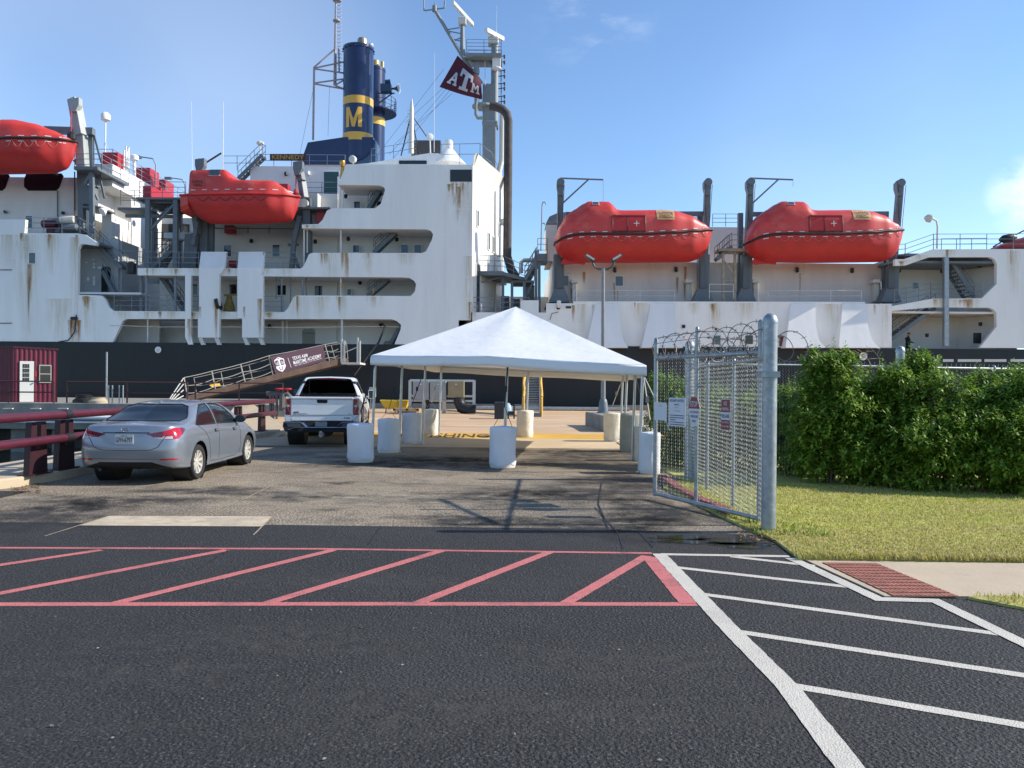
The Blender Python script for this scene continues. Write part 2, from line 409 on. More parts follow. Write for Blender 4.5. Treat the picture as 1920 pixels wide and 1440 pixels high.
mb = MB(); mb.prism([(p[0],p[1],-.02) for p in g2], (0,0,.045)); struct('lawn_strip', mb, LAWN)
q = [G(1541,1054.5,.018), G(1643,1056,.018), G(1800,1119,.018), G(1676,1118,.018)]
mb = MB()
nu, nv = 14, 11
def bil(u, v): return q[0].lerp(q[1], u).lerp(q[3].lerp(q[2], u), v)
mb.quad(*[Vector((p.x,p.y,.0165)) for p in q], k=1)
for i in range(nu):
    for j in range(nv):
        e = .10
        pts = [bil((i+e)/nu,(j+e)/nv), bil((i+1-e)/nu,(j+e)/nv), bil((i+1-e)/nu,(j+1-e)/nv), bil((i+e)/nu,(j+1-e)/nv)]
        mb.prism([Vector((p.x,p.y,.0168)) for p in pts], (0,0,.006), k=0)
struct('tactile_brick_ramp', mb, [BRICK, M('brick_joint', (.12,.075,.06), .9)])
# red painted kerb by the gate
mb = MB()
kp = [G(1236,900)+Vector((.05,.1,0)), G(1268,926)+Vector((.06,.1,0)), G(1302,944)+Vector((.06,.1,0)), G(1340,959)+Vector((.05,.08,0)), G(1366,970)]
for a, b in zip(kp[:-1], kp[1:]): mb.bar(a+Vector((.02,0,.025)), b+Vector((.02,0,.025)), .15, .13)
o = mb.build('red_kerb', M('red_kerb_paint', (.26,.075,.06), .8, var=.4, vscale=5), bevel=.015); o['kind'] = 'structure'

# ---- worn, wet and darker areas of the paving (soft-edged, irregular, a few mm above it)
def patchmat(name, col, amt, rough, sc=2.2, lo=.35, hi=.65):
    m = bpy.data.materials.new(name); m.use_nodes = True; nt = m.node_tree; n = nt.nodes; b = n['Principled BSDF']
    t = n.new('ShaderNodeTexCoord'); no = n.new('ShaderNodeTexNoise'); no.inputs['Scale'].default_value = sc; no.inputs['Detail'].default_value = 9; no.inputs['Roughness'].default_value = .72
    nt.links.new(t.outputs['Object'], no.inputs['Vector']); mr = n.new('ShaderNodeMapRange'); mr.inputs[1].default_value = lo; mr.inputs[2].default_value = hi; mr.inputs[4].default_value = amt
    fa = n.new('ShaderNodeAttribute'); fa.attribute_name = 'fade'; mu = n.new('ShaderNodeMath'); mu.operation = 'MULTIPLY'; mu.use_clamp = True
    nt.links.new(no.outputs[0], mr.inputs[0]); nt.links.new(mr.outputs[0], mu.inputs[0]); nt.links.new(fa.outputs['Fac'], mu.inputs[1]); nt.links.new(mu.outputs[0], b.inputs['Alpha'])
    b.inputs['Base Color'].default_value = (*col,1); b.inputs['Roughness'].default_value = rough
    return m
def blot(mb, px, py, rx, ry, z):
    c_ = G(px, py, z); n = 36; k = 5; o = len(mb.v); vs = [c_]; fs = []; mb.fade[o] = 1
    for r in range(1, k+1):
        for j in range(n):
            a_ = 2*pi*j/n; w_ = 1+.22*sin(a_*3+px)+.12*sin(a_*7+py)+.08*sin(a_*11+px)
            vs.append(c_+Vector((cos(a_)*rx*w_*r/k, sin(a_)*ry*w_*r/k, 0))); mb.fade[o+1+(r-1)*n+j] = 1-(r/k)**1.6
    for j in range(n): fs.append((0,1+j,1+(j+1)%n))
    for r in range(k-1):
        for j in range(n): fs.append((1+r*n+j,1+(r+1)*n+j,1+(r+1)*n+(j+1)%n,1+r*n+(j+1)%n))
    mb.add(vs, fs)
ST_DARK = patchmat('dark_asphalt_stain', (.030,.027,.024), 1.25, .7); ST_PALE = patchmat('pale_asphalt_wear', (.42,.36,.27), .95, .9, 3.5, .42, .70); ST_WET = patchmat('wet_asphalt', (.014,.013,.012), 1.8, .08, .8, .05, .35)
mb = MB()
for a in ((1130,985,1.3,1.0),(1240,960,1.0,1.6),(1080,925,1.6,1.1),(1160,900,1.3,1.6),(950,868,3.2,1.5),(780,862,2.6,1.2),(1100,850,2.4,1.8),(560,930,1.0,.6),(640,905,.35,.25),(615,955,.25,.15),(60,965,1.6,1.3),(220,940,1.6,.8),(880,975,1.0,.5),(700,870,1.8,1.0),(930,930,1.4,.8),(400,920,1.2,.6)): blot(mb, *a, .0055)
struct('asphalt_stains', mb, ST_DARK)  # soft darker patches over the old asphalt, by gate, tent and car
mb = MB()
for a in ((1180,982,.28,.22),(720,930,2.2,.9),(590,945,1.4,.6),(860,940,1.2,.7),(470,935,.5,.2),(1030,965,.7,.35),(620,890,1.6,.7),(800,905,1.5,.6)): blot(mb, *a, .0075)
struct('asphalt_wear', mb, ST_PALE)
mb = MB()
for a in ((1330,1015,.62,.22),(1395,1022,.4,.2),(1280,1008,.35,.16)): blot(mb, *a, .0085)
struct('wet_patch', mb, ST_WET)
ST_SCUFF = patchmat('pale_road_scuff', (.12,.112,.10), .4, .9, 9, .45, .66)
mb = MB()
for a in ((300,1358,1.3,.06),(120,1365,.5,.1),(1190,1365,.18,.08),(1280,1362,.2,.06),(500,1200,1.6,.5),(900,1330,1.8,.5),(1200,1240,1.2,.5),(300,1260,.9,.3),(700,1090,2.2,.3),(1600,1150,.8,.3),(1500,1330,.6,.3)): blot(mb, *a, .0047)
struct('road_scuffs', mb, ST_SCUFF)
# ------------------------------------------------------------------ the ship
ship = thing('training_ship', 'white ship with black hull, navy funnels and open side decks', 'ship', (0, D+11, -1.7))
def pl(pts, Y): return [P(x, y, Y) for x, y in pts]
def zat(py, Y=None, px=960): return P(px, py, Y or D).z
def plate(name, pts, Y, th, mat, parent=None, bevel=0, extra=None):
    mb = MB(); mb.prism(pl(pts, Y), (0, th, 0))
    if extra: extra(mb)
    return mb.build(name, mat, parent or ship, bevel=bevel)
def prect(mb, x0, y0, x1, y1, Y, th, k=None): mb.prism(pl([(x0,y0),(x1,y0),(x1,y1),(x0,y1)], Y), (0, th, 0), k)
def window(x0, y0, x1, y1, Y, fr=WHITE, gl=BLUEGLASS, t=.05, parent=None):
    mb = MB(); b = 1.2
    for a in ((x0-b,y0-b,x1+b,y0),(x0-b,y1,x1+b,y1+b),(x0-b,y0,x0,y1),(x1,y0,x1+b,y1)): prect(mb, *a, Y-t, t)
    f = mb.build('window', fr, parent or ship)
    mb = MB(); prect(mb, x0, y0, x1, y1, Y-t*.45, t*.4); mb.build('pane', gl, f)
    return f
def door(x0, y0, x1, y1, Y, mat=None, t=.06):
    mb = MB(); r = min(3, (x1-x0)*.25)
    mb.prism(pl([(x0,y0+r),(x0+r,y0),(x1-r,y0),(x1,y0+r),(x1,y1-r),(x1-r,y1),(x0+r,y1),(x0,y1-r)], Y-t), (0,t,0))
    return mb.build('door', mat or DKGLASS, ship)
def railing(pts, h=1.05, n=3, post=1.3, r=.022, mat=None, parent=None, name='railing', build=True, mb=None):
    mb = mb or MB(); pts = [Vector(p) for p in pts]
    for k in range(n):
        z = h*(k+1)/n
        mb.tube([p+Vector((0,0,z)) for p in pts], r, 5)
    for a, b in zip(pts[:-1], pts[1:]):
        m_ = max(1, round((b-a).length/post))
        for i in range(m_+1):
            p = a.lerp(b, i/m_); mb.tube([p, p+Vector((0,0,h))], r*1.15, 5)
    return mb.build(name, mat or RAILP, parent or ship, smooth=60) if build else mb
def stair(p0, p1, wd, n, mat=None, wdir=Vector((0,1,0)), rails=True, name='stair', hand=.95, parent=None, solid=True):
    p0 = Vector(p0); p1 = Vector(p1); mb = MB(); d = p1-p0
    for s_ in (0, 1):
        o_ = wdir*wd*s_
        mb.bar(p0+o_, p1+o_, .06, .26)
        if rails:
            for hh in (hand, hand*.5): mb.tube([p0+o_+Vector((0,0,hh)), p1+o_+Vector((0,0,hh))], .022, 5)
            for i in range(4):
                q_ = p0.lerp(p1, i/3)+o_; mb.tube([q_, q_+Vector((0,0,hand))], .022, 5)
    h = Vector((d.x, d.y, 0)).normalized()
    for i in range(n):
        c_ = p0.lerp(p1, (i+.5)/n)+wdir*wd/2
        mb.obox(c_, h, wdir.normalized(), Vector((0,0,1)), .13, wd/2-.03, .02)
    return mb.build(name, mat or SHIP_GREY, parent or ship)
ZD = P(960, 647.5, D).z                                # top of black hull
HX = 48
# hull
mb = MB(); mb.box(-HX, HX, D-.05, D+21, -3, ZD)
for x in range(-44, 48, 6): mb.box(x-.02, x+.02, D-.056, D-.049, -1.5, ZD-.02)
mb.box(-HX, HX, D-.058, D-.049, 2.2, 2.23)
mb.build('hull', HULL, ship)
for (x, y, wv, hv) in ((297,656,6,4.2),(1618,668,7.5,4)):
    mb = MB(); c_ = P(x, y, D-.06)
    mb.lathe([(.9*wv*D/F,0),(wv*D/F,.03),(wv*D/F,.06)], c_, (0,-1,0), 20)
    o = mb.build('fairlead', WHITE, ship, smooth=40)
    mb = MB(); mb.lathe([(.55*wv*D/F,0),(.55*wv*D/F,.02)], c_+Vector((0,-.055,0)), (0,-1,0), 16); mb.build('opening', CREAM, o)
for x0, x1 in ((1728,1742),(1746,1761),(1768,1788),(1796,1840),(1846,1887),(1895,1922),(1930,1975)):
    mb = MB(); prect(mb, x0, 673.5, x1, 678.5, D-.07, .03); mb.build('freeing_port', CREAM, ship)
# ---- side plating of the bridge block, comb shaped with the open decks between
bridge = [(885,309),(885,652),(737,652),(751,618),(752,609),(744,602),(735,598.5),(355,598),
          (237,598),(230,602),(211,642.5),(146,641.5),(146,553),(190,554),(197,561),(204,576),(213,583),
          (533,585),(541,576),(550,557),(557,554),(566,554),(770,555),(778,546),(780,533),(776,526),(768,521),(752,520),(493,518),(258,516),(258,502.5),
          (564,503.5),(570,498),(579,477),(585,474),(791,474.5),(799,471),(810,449),(812,439),(808,433),(800,430),(566,428),(566,421),
          (597,420),(605,412),(613,395),(622,390.5),(703,390.5),(714,382),(722,356),(720,351),(711,347.5),(634,346.5),(649,308)]
def streaks(mb, lst, Y, k=1):
    """irregular rust streaks, 3 mm proud of the plating: (px, py top, width px, length px)"""
    for (x, y, w_, l_) in lst:
        n = 6; o = len(mb.v); vs = []; fs = []
        for i in range(n+1):
            t = i/n; hw = w_*(.75-.25*t)*(.9+.2*random.random())+.3; cx = x+random.uniform(-.06,.06)*w_
            vs += pl([(cx-hw,y+l_*t*1.15),(cx,y+l_*t*1.15),(cx+hw,y+l_*t*1.15)], Y); mb.fade[o+i*3+1] = (1-t)**.8
        for i in range(n): fs += [(i*3,i*3+1,i*3+4,i*3+3),(i*3+1,i*3+2,i*3+5,i*3+4)]
        mb.add(vs, fs, k)
def rustmat(name, col, a0):
    m = bpy.data.materials.new(name); m.use_nodes = True; nt = m.node_tree; n = nt.nodes; b = n['Principled BSDF']
    t = n.new('ShaderNodeTexCoord'); mp = n.new('ShaderNodeMapping'); mp.inputs['Scale'].default_value = (5,5,.35)
    nt.links.new(t.outputs['Object'], mp.inputs[0]); no = n.new('ShaderNodeTexNoise'); no.inputs['Scale'].default_value = 1.3; no.inputs['Detail'].default_value = 6
    nt.links.new(mp.outputs[0], no.inputs['Vector']); mr = n.new('ShaderNodeMapRange'); mr.inputs[1].default_value = .30; mr.inputs[2].default_value = .62; mr.inputs[4].default_value = a0*1.5
    fa = n.new('ShaderNodeAttribute'); fa.attribute_name = 'fade'; mu = n.new('ShaderNodeMath'); mu.operation = 'MULTIPLY'; mu.use_clamp = True
    nt.links.new(no.outputs[0], mr.inputs[0]); nt.links.new(mr.outputs[0], mu.inputs[0]); nt.links.new(fa.outputs['Fac'], mu.inputs[1]); nt.links.new(mu.outputs[0], b.inputs['Alpha'])
    b.inputs['Base Color'].default_value = (*col, 1); b.inputs['Roughness'].default_value = .9
    return m
STREAK = rustmat('rust_streak', (.44,.22,.06), .9); PALEST = rustmat('pale_yellow_stain', (.60,.47,.24), .30)
mb = MB(); mb.prism(pl(bridge, D), (0,.28,0), 0)
def seams(mb, lst, Y):
    for (xa,ya,xb,yb) in lst: mb.bar(P(xa,ya,Y-.002), P(xb,yb,Y-.002), .012, .035, 0, up=Vector((0,1,0)) if xa == xb else Vector((0,0,1)))
seams(mb, [(835,312,835,648),(770,312,770,346),(700,312,700,346),(735,350,735,426),(690,393,690,427),(640,393,640,427),(730,477,730,518),(665,477,665,518),(610,477,610,517),(720,558,720,596),(650,558,650,596),(590,558,590,596),(800,530,800,648),(757,392,882,392),(818,452,882,452),(785,520,882,520),(784,560,882,560),(757,600,882,600),(735,370,834,370),(178,556,178,640)], D)
lst = [(852,342,9,40),(866,342,6,22),(860,350,14,60),(842,345,5,14),(603,475,4,20),(642,474,5,30),(650,474,8,45),(430,504,9,12),(355,584,14,14),(362,586,10,12),(557,555,5,30),(635,556,6,26),(480,555,0.1,1),
       (276,503,3,14),(330,504,5,12),(640,530,4,20),(160,555,10,20),(166,556,6,26),(300,584,6,12),(504,586,10,10),(450,584,14,12),(880,566,4,40),(575,422,6,6),(700,540,3,14),(690,474,3,10),(610,475,8,18)]
streaks(mb, lst, D-.004)
streaks(mb, [(x_,503,26,15) for x_ in range(285,560,42)]+[(x_,584,30,16) for x_ in range(230,540,46)]+[(620,475,34,44),(650,475,20,44),(690,475,18,36),(560,556,36,42),(600,556,30,40),(640,556,18,38),(590,422,26,8),(860,345,30,70),(850,345,22,40),(878,480,14,170),(880,330,10,120),(165,556,24,70),(700,556,30,20),(760,476,30,20)], D-.006, 2)
mb.build('side_plating', [W_SHIP, STREAK, PALEST], ship)
# bridge front: convex face seen in sunlight, with parapet; plan outline swept up
xA = P(885, 480, D).x
zt = P(885, 309, D).z
plan = [(xA,D+.01),(xA+.09,D+.10),(xA+.75,D+2.3),(xA+1.45,D+4.6),(xA+1.9,D+6.6),(xA+2.02,D+9),(xA+2.02,D+12.5),(xA+1.5,D+16),(xA,D+21),(xA-10,D+21),(xA-10,D+3.2),(xA-2.1,D+3.2),(xA-2.1,D+.281),(xA-.02,D+.281)]
mb = MB(); mb.prism([(x,y,ZD) for x,y in plan], (0,0,zt-.05-ZD)); fr = mb.build('bridge_front', W_SHIP, ship)
mb = MB()
for a, b in zip(plan[:8], plan[1:9]):
    a = Vector((a[0],a[1],0)); b = Vector((b[0],b[1],0)); d = (b-a).normalized(); nn = Vector((d.y,-d.x,0))
    mb.add([a+Vector((0,0,zt-.06)), b+Vector((0,0,zt-.06)), b+nn*.28+Vector((0,0,zt+.75)), a+nn*.28+Vector((0,0,zt+.75)),
            a-nn*.05+Vector((0,0,zt-.06)), b-nn*.05+Vector((0,0,zt-.06)), b+nn*.2+Vector((0,0,zt+.78)), a+nn*.2+Vector((0,0,zt+.78))],
           [(0,1,2,3),(4,7,6,5),(3,2,6,7),(0,4,5,1)])
mb.build('wind_deflector', CREAM, ship)
def frontpt(t, z):                                      # point on the bridge front at depth D+t
    for a, b in zip(plan[:8], plan[1:9]):
        if a[1]-D <= t <= b[1]-D:
            u = (t-(a[1]-D))/(b[1]-a[1]); A = Vector((a[0],a[1],0)); B = Vector((b[0],b[1],0)); d = (B-A).normalized()
            return A.lerp(B, u)+Vector((0,0,z)), d, Vector((d.y,-d.x,0))
for (t, z, wd, ht, nm, m_) in ((.8,13.35,.32,1.1,'window',BLUEGLASS),(3.2,12.2,.35,1.15,'window',BLUEGLASS),(4.2,12.15,.35,1.1,'window',BLUEGLASS),(.95,8.1,.75,4.1,'door',BLUEGLASS),(5.3,9.9,.3,.9,'window',BLUEGLASS),(5.8,13.6,.3,.9,'window',BLUEGLASS)):
    p_, d_, n_ = frontpt(t, z); mb = MB(); mb.obox(p_+n_*.02, d_, n_, Vector((0,0,1)), wd/2, .03, ht/2); o = mb.build(nm, m_, ship)
    mb = MB(); 
    for sx, hx, sz, hz in ((-1,.04,0,ht/2+.06),(1,.04,0,ht/2+.06),(0,wd/2,1,.04),(0,wd/2,-1,.04)):
        mb.obox(p_+n_*.03+d_*sx*(wd/2+.03)+Vector((0,0,sz*(ht/2+.03))), d_, n_, Vector((0,0,1)), hx, .045, hz)
    mb.build('frame', CREAM, o)
for z in (14.2, 9.6):                                    # little lamp brackets on the far front
    p_, d_, n_ = frontpt(6.3, z); mb = MB(); mb.obox(p_+n_*.25, d_, n_, Vector((0,0,1)), .15, .25, .2); mb.bar(p_+Vector((0,0,.25)), p_+n_*.6+Vector((0,0,.25)), .06); mb.build('floodlight', CREAM, ship)
p_, d_, n_ = frontpt(4.5, 10); mb = MB(); mb.tube([p_+n_*.1+Vector((0,0,-6)), p_+n_*.1+Vector((0,0,6.2))], .08, 8); mb.build('drain_pipe', CREAM, ship, smooth=50)
# dark ventilation screen at the corner
mb = MB(); prect(mb, 844, 318, 884.5, 340.5, D-.03, .04); mb.build('corner_screen', M('dark_screen', (.02,.027,.032), .4), ship)
# ---- decks and inner walls behind the open sides
def deckslab(name, py, x0, x1, Y0, Y1, th=.14, mat=W_IN):
    mb = MB(); z = zat(py); mb.box(P(x0,py,D).x, P(x1,py,D).x, Y0, Y1, z-th, z); return mb.build(name, mat, ship)
deckslab('deck', 597, 205, 780, D+.285, D+3.0); deckslab('deck', 516.5, 258, 800, D+.285, D+3.0)
deckslab('deck', 427, 566, 830, D+.285, D+3.0); deckslab('deck', 346, 634, 840, D+.285, D+3.0)
def xw(px, Y): return P(px, 480, Y).x
YI = D+2.9
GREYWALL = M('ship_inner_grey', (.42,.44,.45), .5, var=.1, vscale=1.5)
mb = MB()
mb.box(xw(385,YI), xA-9.9, YI, YI+.2, ZD-1, zat(517)); mb.box(xw(300,D+3.6), xw(385,YI), D+3.6, D+3.8, ZD-1, zat(517))
mb.box(xw(205,D+2.4), xw(300,D+2.4), D+2.4, D+2.6, ZD-1, zat(598)); mb.box(xw(222,D+6), xw(420,D+6), D+6, D+6.2, ZD-1, zat(517))
mb.box(xw(570,YI), xA-9.9, YI+.001, YI+.2, zat(517), zat(347))
mb.box(xA-10.2, xA-.1, YI-.6, YI+.2, ZD-.5, zt-.3) if False else None
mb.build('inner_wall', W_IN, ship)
mb = MB()                                              # after deckhouse behind the middle lifeboat
YH = D+4.4
mb.box(xw(388,YH), xw(660,YH), YH, YH+9, zat(516), P(560,408,YH).z)
mb.box(xw(468,YH+1.5), xw(700,YH+1.5), YH+1.5, YH+12, P(560,408,YH).z+.01, P(560,312,YH+1.5).z)
mb.build('deckhouse', W_IN, ship)
mb = MB(); mb.box(xw(388,YH), xw(640,YH), D+.4, YH-.01, P(560,410,YH).z-.12, P(560,410,YH).z-.002); mb.build('boat_deck', SHIP_GREY, ship)
# windows and doors along the inner walls
for r in ((662,460,674,473),(752,459,765,474),(777,459,790,474)): window(*r, YI)
for r in ((590,536,604,554),(520,535,536,553),(651,542,658,553),(430,533,444,552),(360,533,370,552)): window(*r, YI, gl=DKGLASS)
for r in ((420,460,433,480),(511,459,524,481),(664,378,675,390)): window(*r, (YH if r[0] < 600 else YI))
door(567, 616, 590, 650, YI); door(719, 639, 738, 660, YI); door(707, 378, 716, 390, YI)
window(607,322,635,368, YH+1.5, gl=M('green_cover',(.03,.085,.085),.5))
for (x, y, Y) in ((471,452,YH),(591,453,YI),(653,448,YI),(744,449,YI),(675,530,YI),(505,612,YI),(714,610,YI),(648,368,YI),(578,325,YH+1.5),(536,326,YH+1.5)):
    mb = MB(); c_ = P(x, y, Y-.18); mb.lathe([(.05,0),(.13,.05),(.13,.22),(.08,.3)], c_-Vector((0,0,.15)), n=10); mb.bar(c_, c_+Vector((0,.18,0)), .06); mb.build('bulkhead_lamp', BLACK if x != 578 else WHITE, ship, smooth=40)
# stanchions, pipes
for (x, y0, y1, Y, r) in ((639,348,392,D+.5,.05),(644,348,392,D+.7,.04),(639,430,475,D+.4,.06),(639,519,556,D+.4,.06),(528,519,585,D+.4,.06),(567,519,585,D+.4,.07),(574,519,585,D+.9,.05),(518,519,560,D+.9,.04),(545,519,585,D+.9,.05),(605,428,421,D+.3,.04),(641,599,650,D+.3,.08),(530,599,650,D+1.5,.08),(538,599,650,D+1.5,.05),(275,517,584,D+.4,.10),(265,517,584,D+1.0,.14),(329,517,584,D+.4,.10),(277,599,645,D+.3,.05),(570,430,503,D+.35,.06),(576,430,474,D+.6,.05)):
    mb = MB(); mb.tube([P(x,y0,Y), P(x,y1,Y)], r, 8); mb.build('stanchion', RAILP if x in (528,567,574,518,545,265,275,329) else CREAM, ship, smooth=50)
# stairs in the openings
def st(xa, ya, xb, yb, Y, wd=.75, n=12, **k): return stair(P(xa,ya,Y), P(xb,yb,Y), wd, n, **k)
st(690,391,714,352,D+1.4,n=9); st(700,474,745,432,D+1.4); st(688,556,730,521,D+1.4); st(300,517,345,585,D+1.8,n=12); st(728,652,752,606,D+1.0,n=12,rails=False)
st(176,455,228,503,D+1.6,n=12); st(192,508,215,553,D+1.7)
# railings in the openings
railing(pl([(495,584),(531,584)],D+.15)); railing(pl([(214,583),(346,583.5)],D+.15), h=1.1); railing(pl([(358,584),(372,584)],D+.15)); railing(pl([(425,503),(444,503)],D+.15)); railing(pl([(494,503),(566,503.5)],D+.15), h=1.1)
railing(pl([(262,502),(372,503)],D+.15), h=1.1)
mb = MB(); mb.tube(pl([(205,610),(300,613),(430,613),(560,614),(700,612),(748,613)], D-.12), .02, 5); mb.build('mooring_line', CREAM, ship)
# plates over the side (fender frames) with their sloping tops and stepped feet
def fender(xt0, xt1, xs0, xs1, xb0, xb1, nm='boat_landing_plate'):
    Y = D-.35; mb = MB()
    mb.prism(pl([(xs0,503),(xs1,503),(xs1-5 if xs1>450 else xs1-9,516),(xb1,516),(xb1,633),(xb0,633),(xb0,597),(xs0,597)], Y), (0,.33,0))
    t0 = pl([(xt0,472),(xt1,472)], D+.25); b0 = pl([(xs0,503),(xs1,503)], Y)
    mb.add([b0[0],b0[1],t0[1],t0[0], b0[0]+Vector((0,.3,0)),b0[1]+Vector((0,.3,0)),t0[1]+Vector((0,.15,-.05)),t0[0]+Vector((0,.15,-.05))], [(0,1,2,3),(4,7,6,5),(0,3,7,4),(1,5,6,2),(3,2,6,7)])
    streaks(mb, [(xb1-6,560,7,70),(xb0+4,575,4,20)], Y-.004)
    o = mb.build(nm, [W_SHIP, STREAK], ship)
    for fx in (xb0+1, xb1-9):
        mb = MB(); mb.prism(pl([(fx,633.5),(fx+7,633.5),(fx+12,646.5),(fx+5,646.5)], Y), (0,.3,0)); mb.build('foot', CREAM, o)
fender(377,426,373,420,371,411); fender(448,497,445,493,454,493)
mb = MB(); mb.prism(pl([(347,516.5),(358,516.5),(358,628),(362,646),(353,646),(347,632)], D-.12), (0,.3,0)); streaks(mb, [(355,598,6,40)], D-.125); mb.build('side_pillar', [W_SHIP, STREAK], ship)
# yellow winch seen between the plates
mb = MB(); c_ = P(430,578,D+1.2); mb.lathe([(.42,-.2),(.36,.2),(.2,.62),(.2,.85)], c_, n=12); mb.bar(c_+Vector((-.35,0,.92)), c_+Vector((.75,0,.98)), .12); mb.build('winch', M('dirty_yellow_winch',(.33,.23,.06),.7,var=.5,vscale=4), ship, smooth=40)
mb = MB(); mb.lathe([(.45,0),(.45,.2)], P(407,571,D-.1), (1,0,.3), 14); mb.build('winch_drum', BLACK, ship)
# ---- left side plating
mb = MB(); left = [(-120,411),(48,411.5),(46,437),(146,437.5),(160,440),(182,455),(180,460.5),(156,457),(150,459),(146.5,467),(145.5,553),(145.5,641.5),(-120,640)]
mb.prism(pl(left, D-.01), (0,.3,0), 0)
streaks(mb, [(55,494,8,90),(54,496,4,120),(92,439,6,26),(144,440,4,40),(138,597,14,44),(132,600,8,30),(40,437,6,14),(148,600,6,40)], D-.014)
streaks(mb, [(52,440,40,180),(95,440,26,70),(140,445,16,150),(20,440,50,60),(110,560,40,80)], D-.016, 2)
mb.build('side_plating', [W_SHIP, STREAK, PALEST], ship)
window(54,474,66,494, D-.02); 
mb = MB(); prect(mb, 132, 594, 144, 599, D-.10, .1); mb.build('drain_box', BLACK, ship)
for y in (506, 606):
    mb = MB(); mb.tube(pl([(-60,y),(22,y)], D-.05), .025, 5); mb.build('hull_line', BLACK, ship)
mb = MB(); mb.tube(pl([(143,590),(140,622),(128,638),(110,641)], D-.06), .035, 6); mb.build('hose', BLACK, ship)
# recess behind it
mb = MB()
mb.box(xw(140,D+2.2), xw(222,D+2.2), D+2.2, D+2.4, ZD, zat(440)-.15)
mb.box(xw(222,D+2.2)-.02, xw(222,D+2.2)+.16, D+2.41, D+8, ZD, zat(440)-.2)
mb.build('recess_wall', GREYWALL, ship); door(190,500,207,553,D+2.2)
deckslab('deck', 553, 146, 260, D+.3, D+2.2); deckslab('deck', 459, 60, 182, D+.3, D+3, mat=SHIP_GREY)
for (x,y,ww,hh) in ((175,487,2,.8),(176,495,2,1.5),(176,501,2,2),(176,521,2,3),(176,530,2,5),(187,502,4,2),(165,523,2,3),(162,492,2,1)):
    mb = MB(); prect(mb, x-ww, y-hh, x+ww, y+hh, D+2.17, .02); mb.build('wall_notice', WHITE, ship)
# ---- after house on the left
YA = D+3.4
xa0 = xw(206,YA); zA = P(200,318,YA).z
mb = MB(); mb.box(-HX, xa0-1.3, YA, YA+16, zat(440), zA-.6); mb.box(-HX, xa0, YA+3.2, YA+16, zat(440), zA); 
mb.box(xa0-.7, xa0, YA+.2, YA+3.3, zat(500), zA-3.2)
mb.build('after_house', W_IN, ship)
mb = MB(); mb.box(xa0-1.8, xa0+.25, YA-.2, YA+16, zA-1.25, zA+.35); mb.build('bridge_wing', W_SHIP, ship)
for (x0,x1) in ((-16,18),(45,119)):
    mb = MB(); mb.prism(pl([(x0,336),(x0+4,326),(x1-4,325),(x1,330),(x1-8,352),(x1-14,357.5),(x0+8,357.5),(x0,350)], YA-.03), (0,.05,0)); mb.build('side_opening', DKGLASS, ship)
window(48,405,60,428,YA); window(138,405,150,425,YA,gl=DKGLASS)
for (x,y) in ((10,400),(118,402),(106,330)):
    mb = MB(); mb.lathe([(.05,0),(.12,.05),(.12,.2)], P(x,y,YA-.15), n=10); mb.build('bulkhead_lamp', BLACK, ship)
for (x,y0,y1) in ((108,357,412),(140,322,412)): 
    mb = MB(); mb.tube(pl([(x,y0),(x,y1)], YA-.1), .05, 6); mb.build('drain_pipe', RUSTM if x == 140 else SHIP_GREY, ship)
# davit platform, posts and clutter at the corner of the after house
YP = D+1.0
mb = MB()
mb.box(xw(146,YP), xw(190,YP), YP-.6, YP+4, P(150,322,YP).z, P(150,316,YP).z)
mb.bar(P(172,322,YP), P(173,437,YP), .28); mb.bar(P(152,322,YP+1), P(154,437,YP+1), .4); mb.bar(P(160,345,YP), P(172,322,YP), .18); mb.bar(P(186,327,YP+1), P(196,372,YP+1), .12); mb.bar(P(171,345,YP), P(184,375,YP+.5), .14); mb.bar(P(160,345,YP), P(198,352,YP+2), .1)
mb.box(xw(150,YP+.6), xw(171,YP+.6), YP+.7, YP+1.5, P(150,378,YP).z, P(150,322,YP).z)
mb.box(xw(150,YP+.3), xw(187,YP+.3), YP+.4, YP+2.5, P(150,387,YP).z, P(150,384,YP).z)
mb.build('davit_platform', SHIP_GREY, ship)
railing([P(140,318,YP-.5), P(190,318,YP-.5), P(190,318,YP-.5)+Vector((0,4,0))], h=1.1)
railing(pl([(48,437),(150,437.5)],D+.15), h=1.05); railing(pl([(150,437),(178,452)],D+.15), h=1.0)
for (x0,y0,x1,y1,Y,m_) in ((86,418,100,437,D+1.5,MAROON),(98,412,112,436,D+1.6,SHIP_GREY),(114,410,140,425,D+1.5,CREAM),(113,425,150,436,D+1.5,SHIP_GREY)):
    mb = MB(); prect(mb, x0,y0,x1,y1,Y,1.0); mb.lathe([(.28,-.5),(.28,.5)], P((x0+x1)/2,y0+2,Y-.1), (1,0,0), 10); mb.build('deck_machinery', m_, ship, bevel=.05)
for (x,y) in ((200,393),):
    mb = MB(); mb.lathe([(.08,0),(.3,.35),(.3,.4)], P(x,y,YP), (-.4,-.6,-.5), 12); mb.build('searchlight', WHITE, ship, smooth=40)
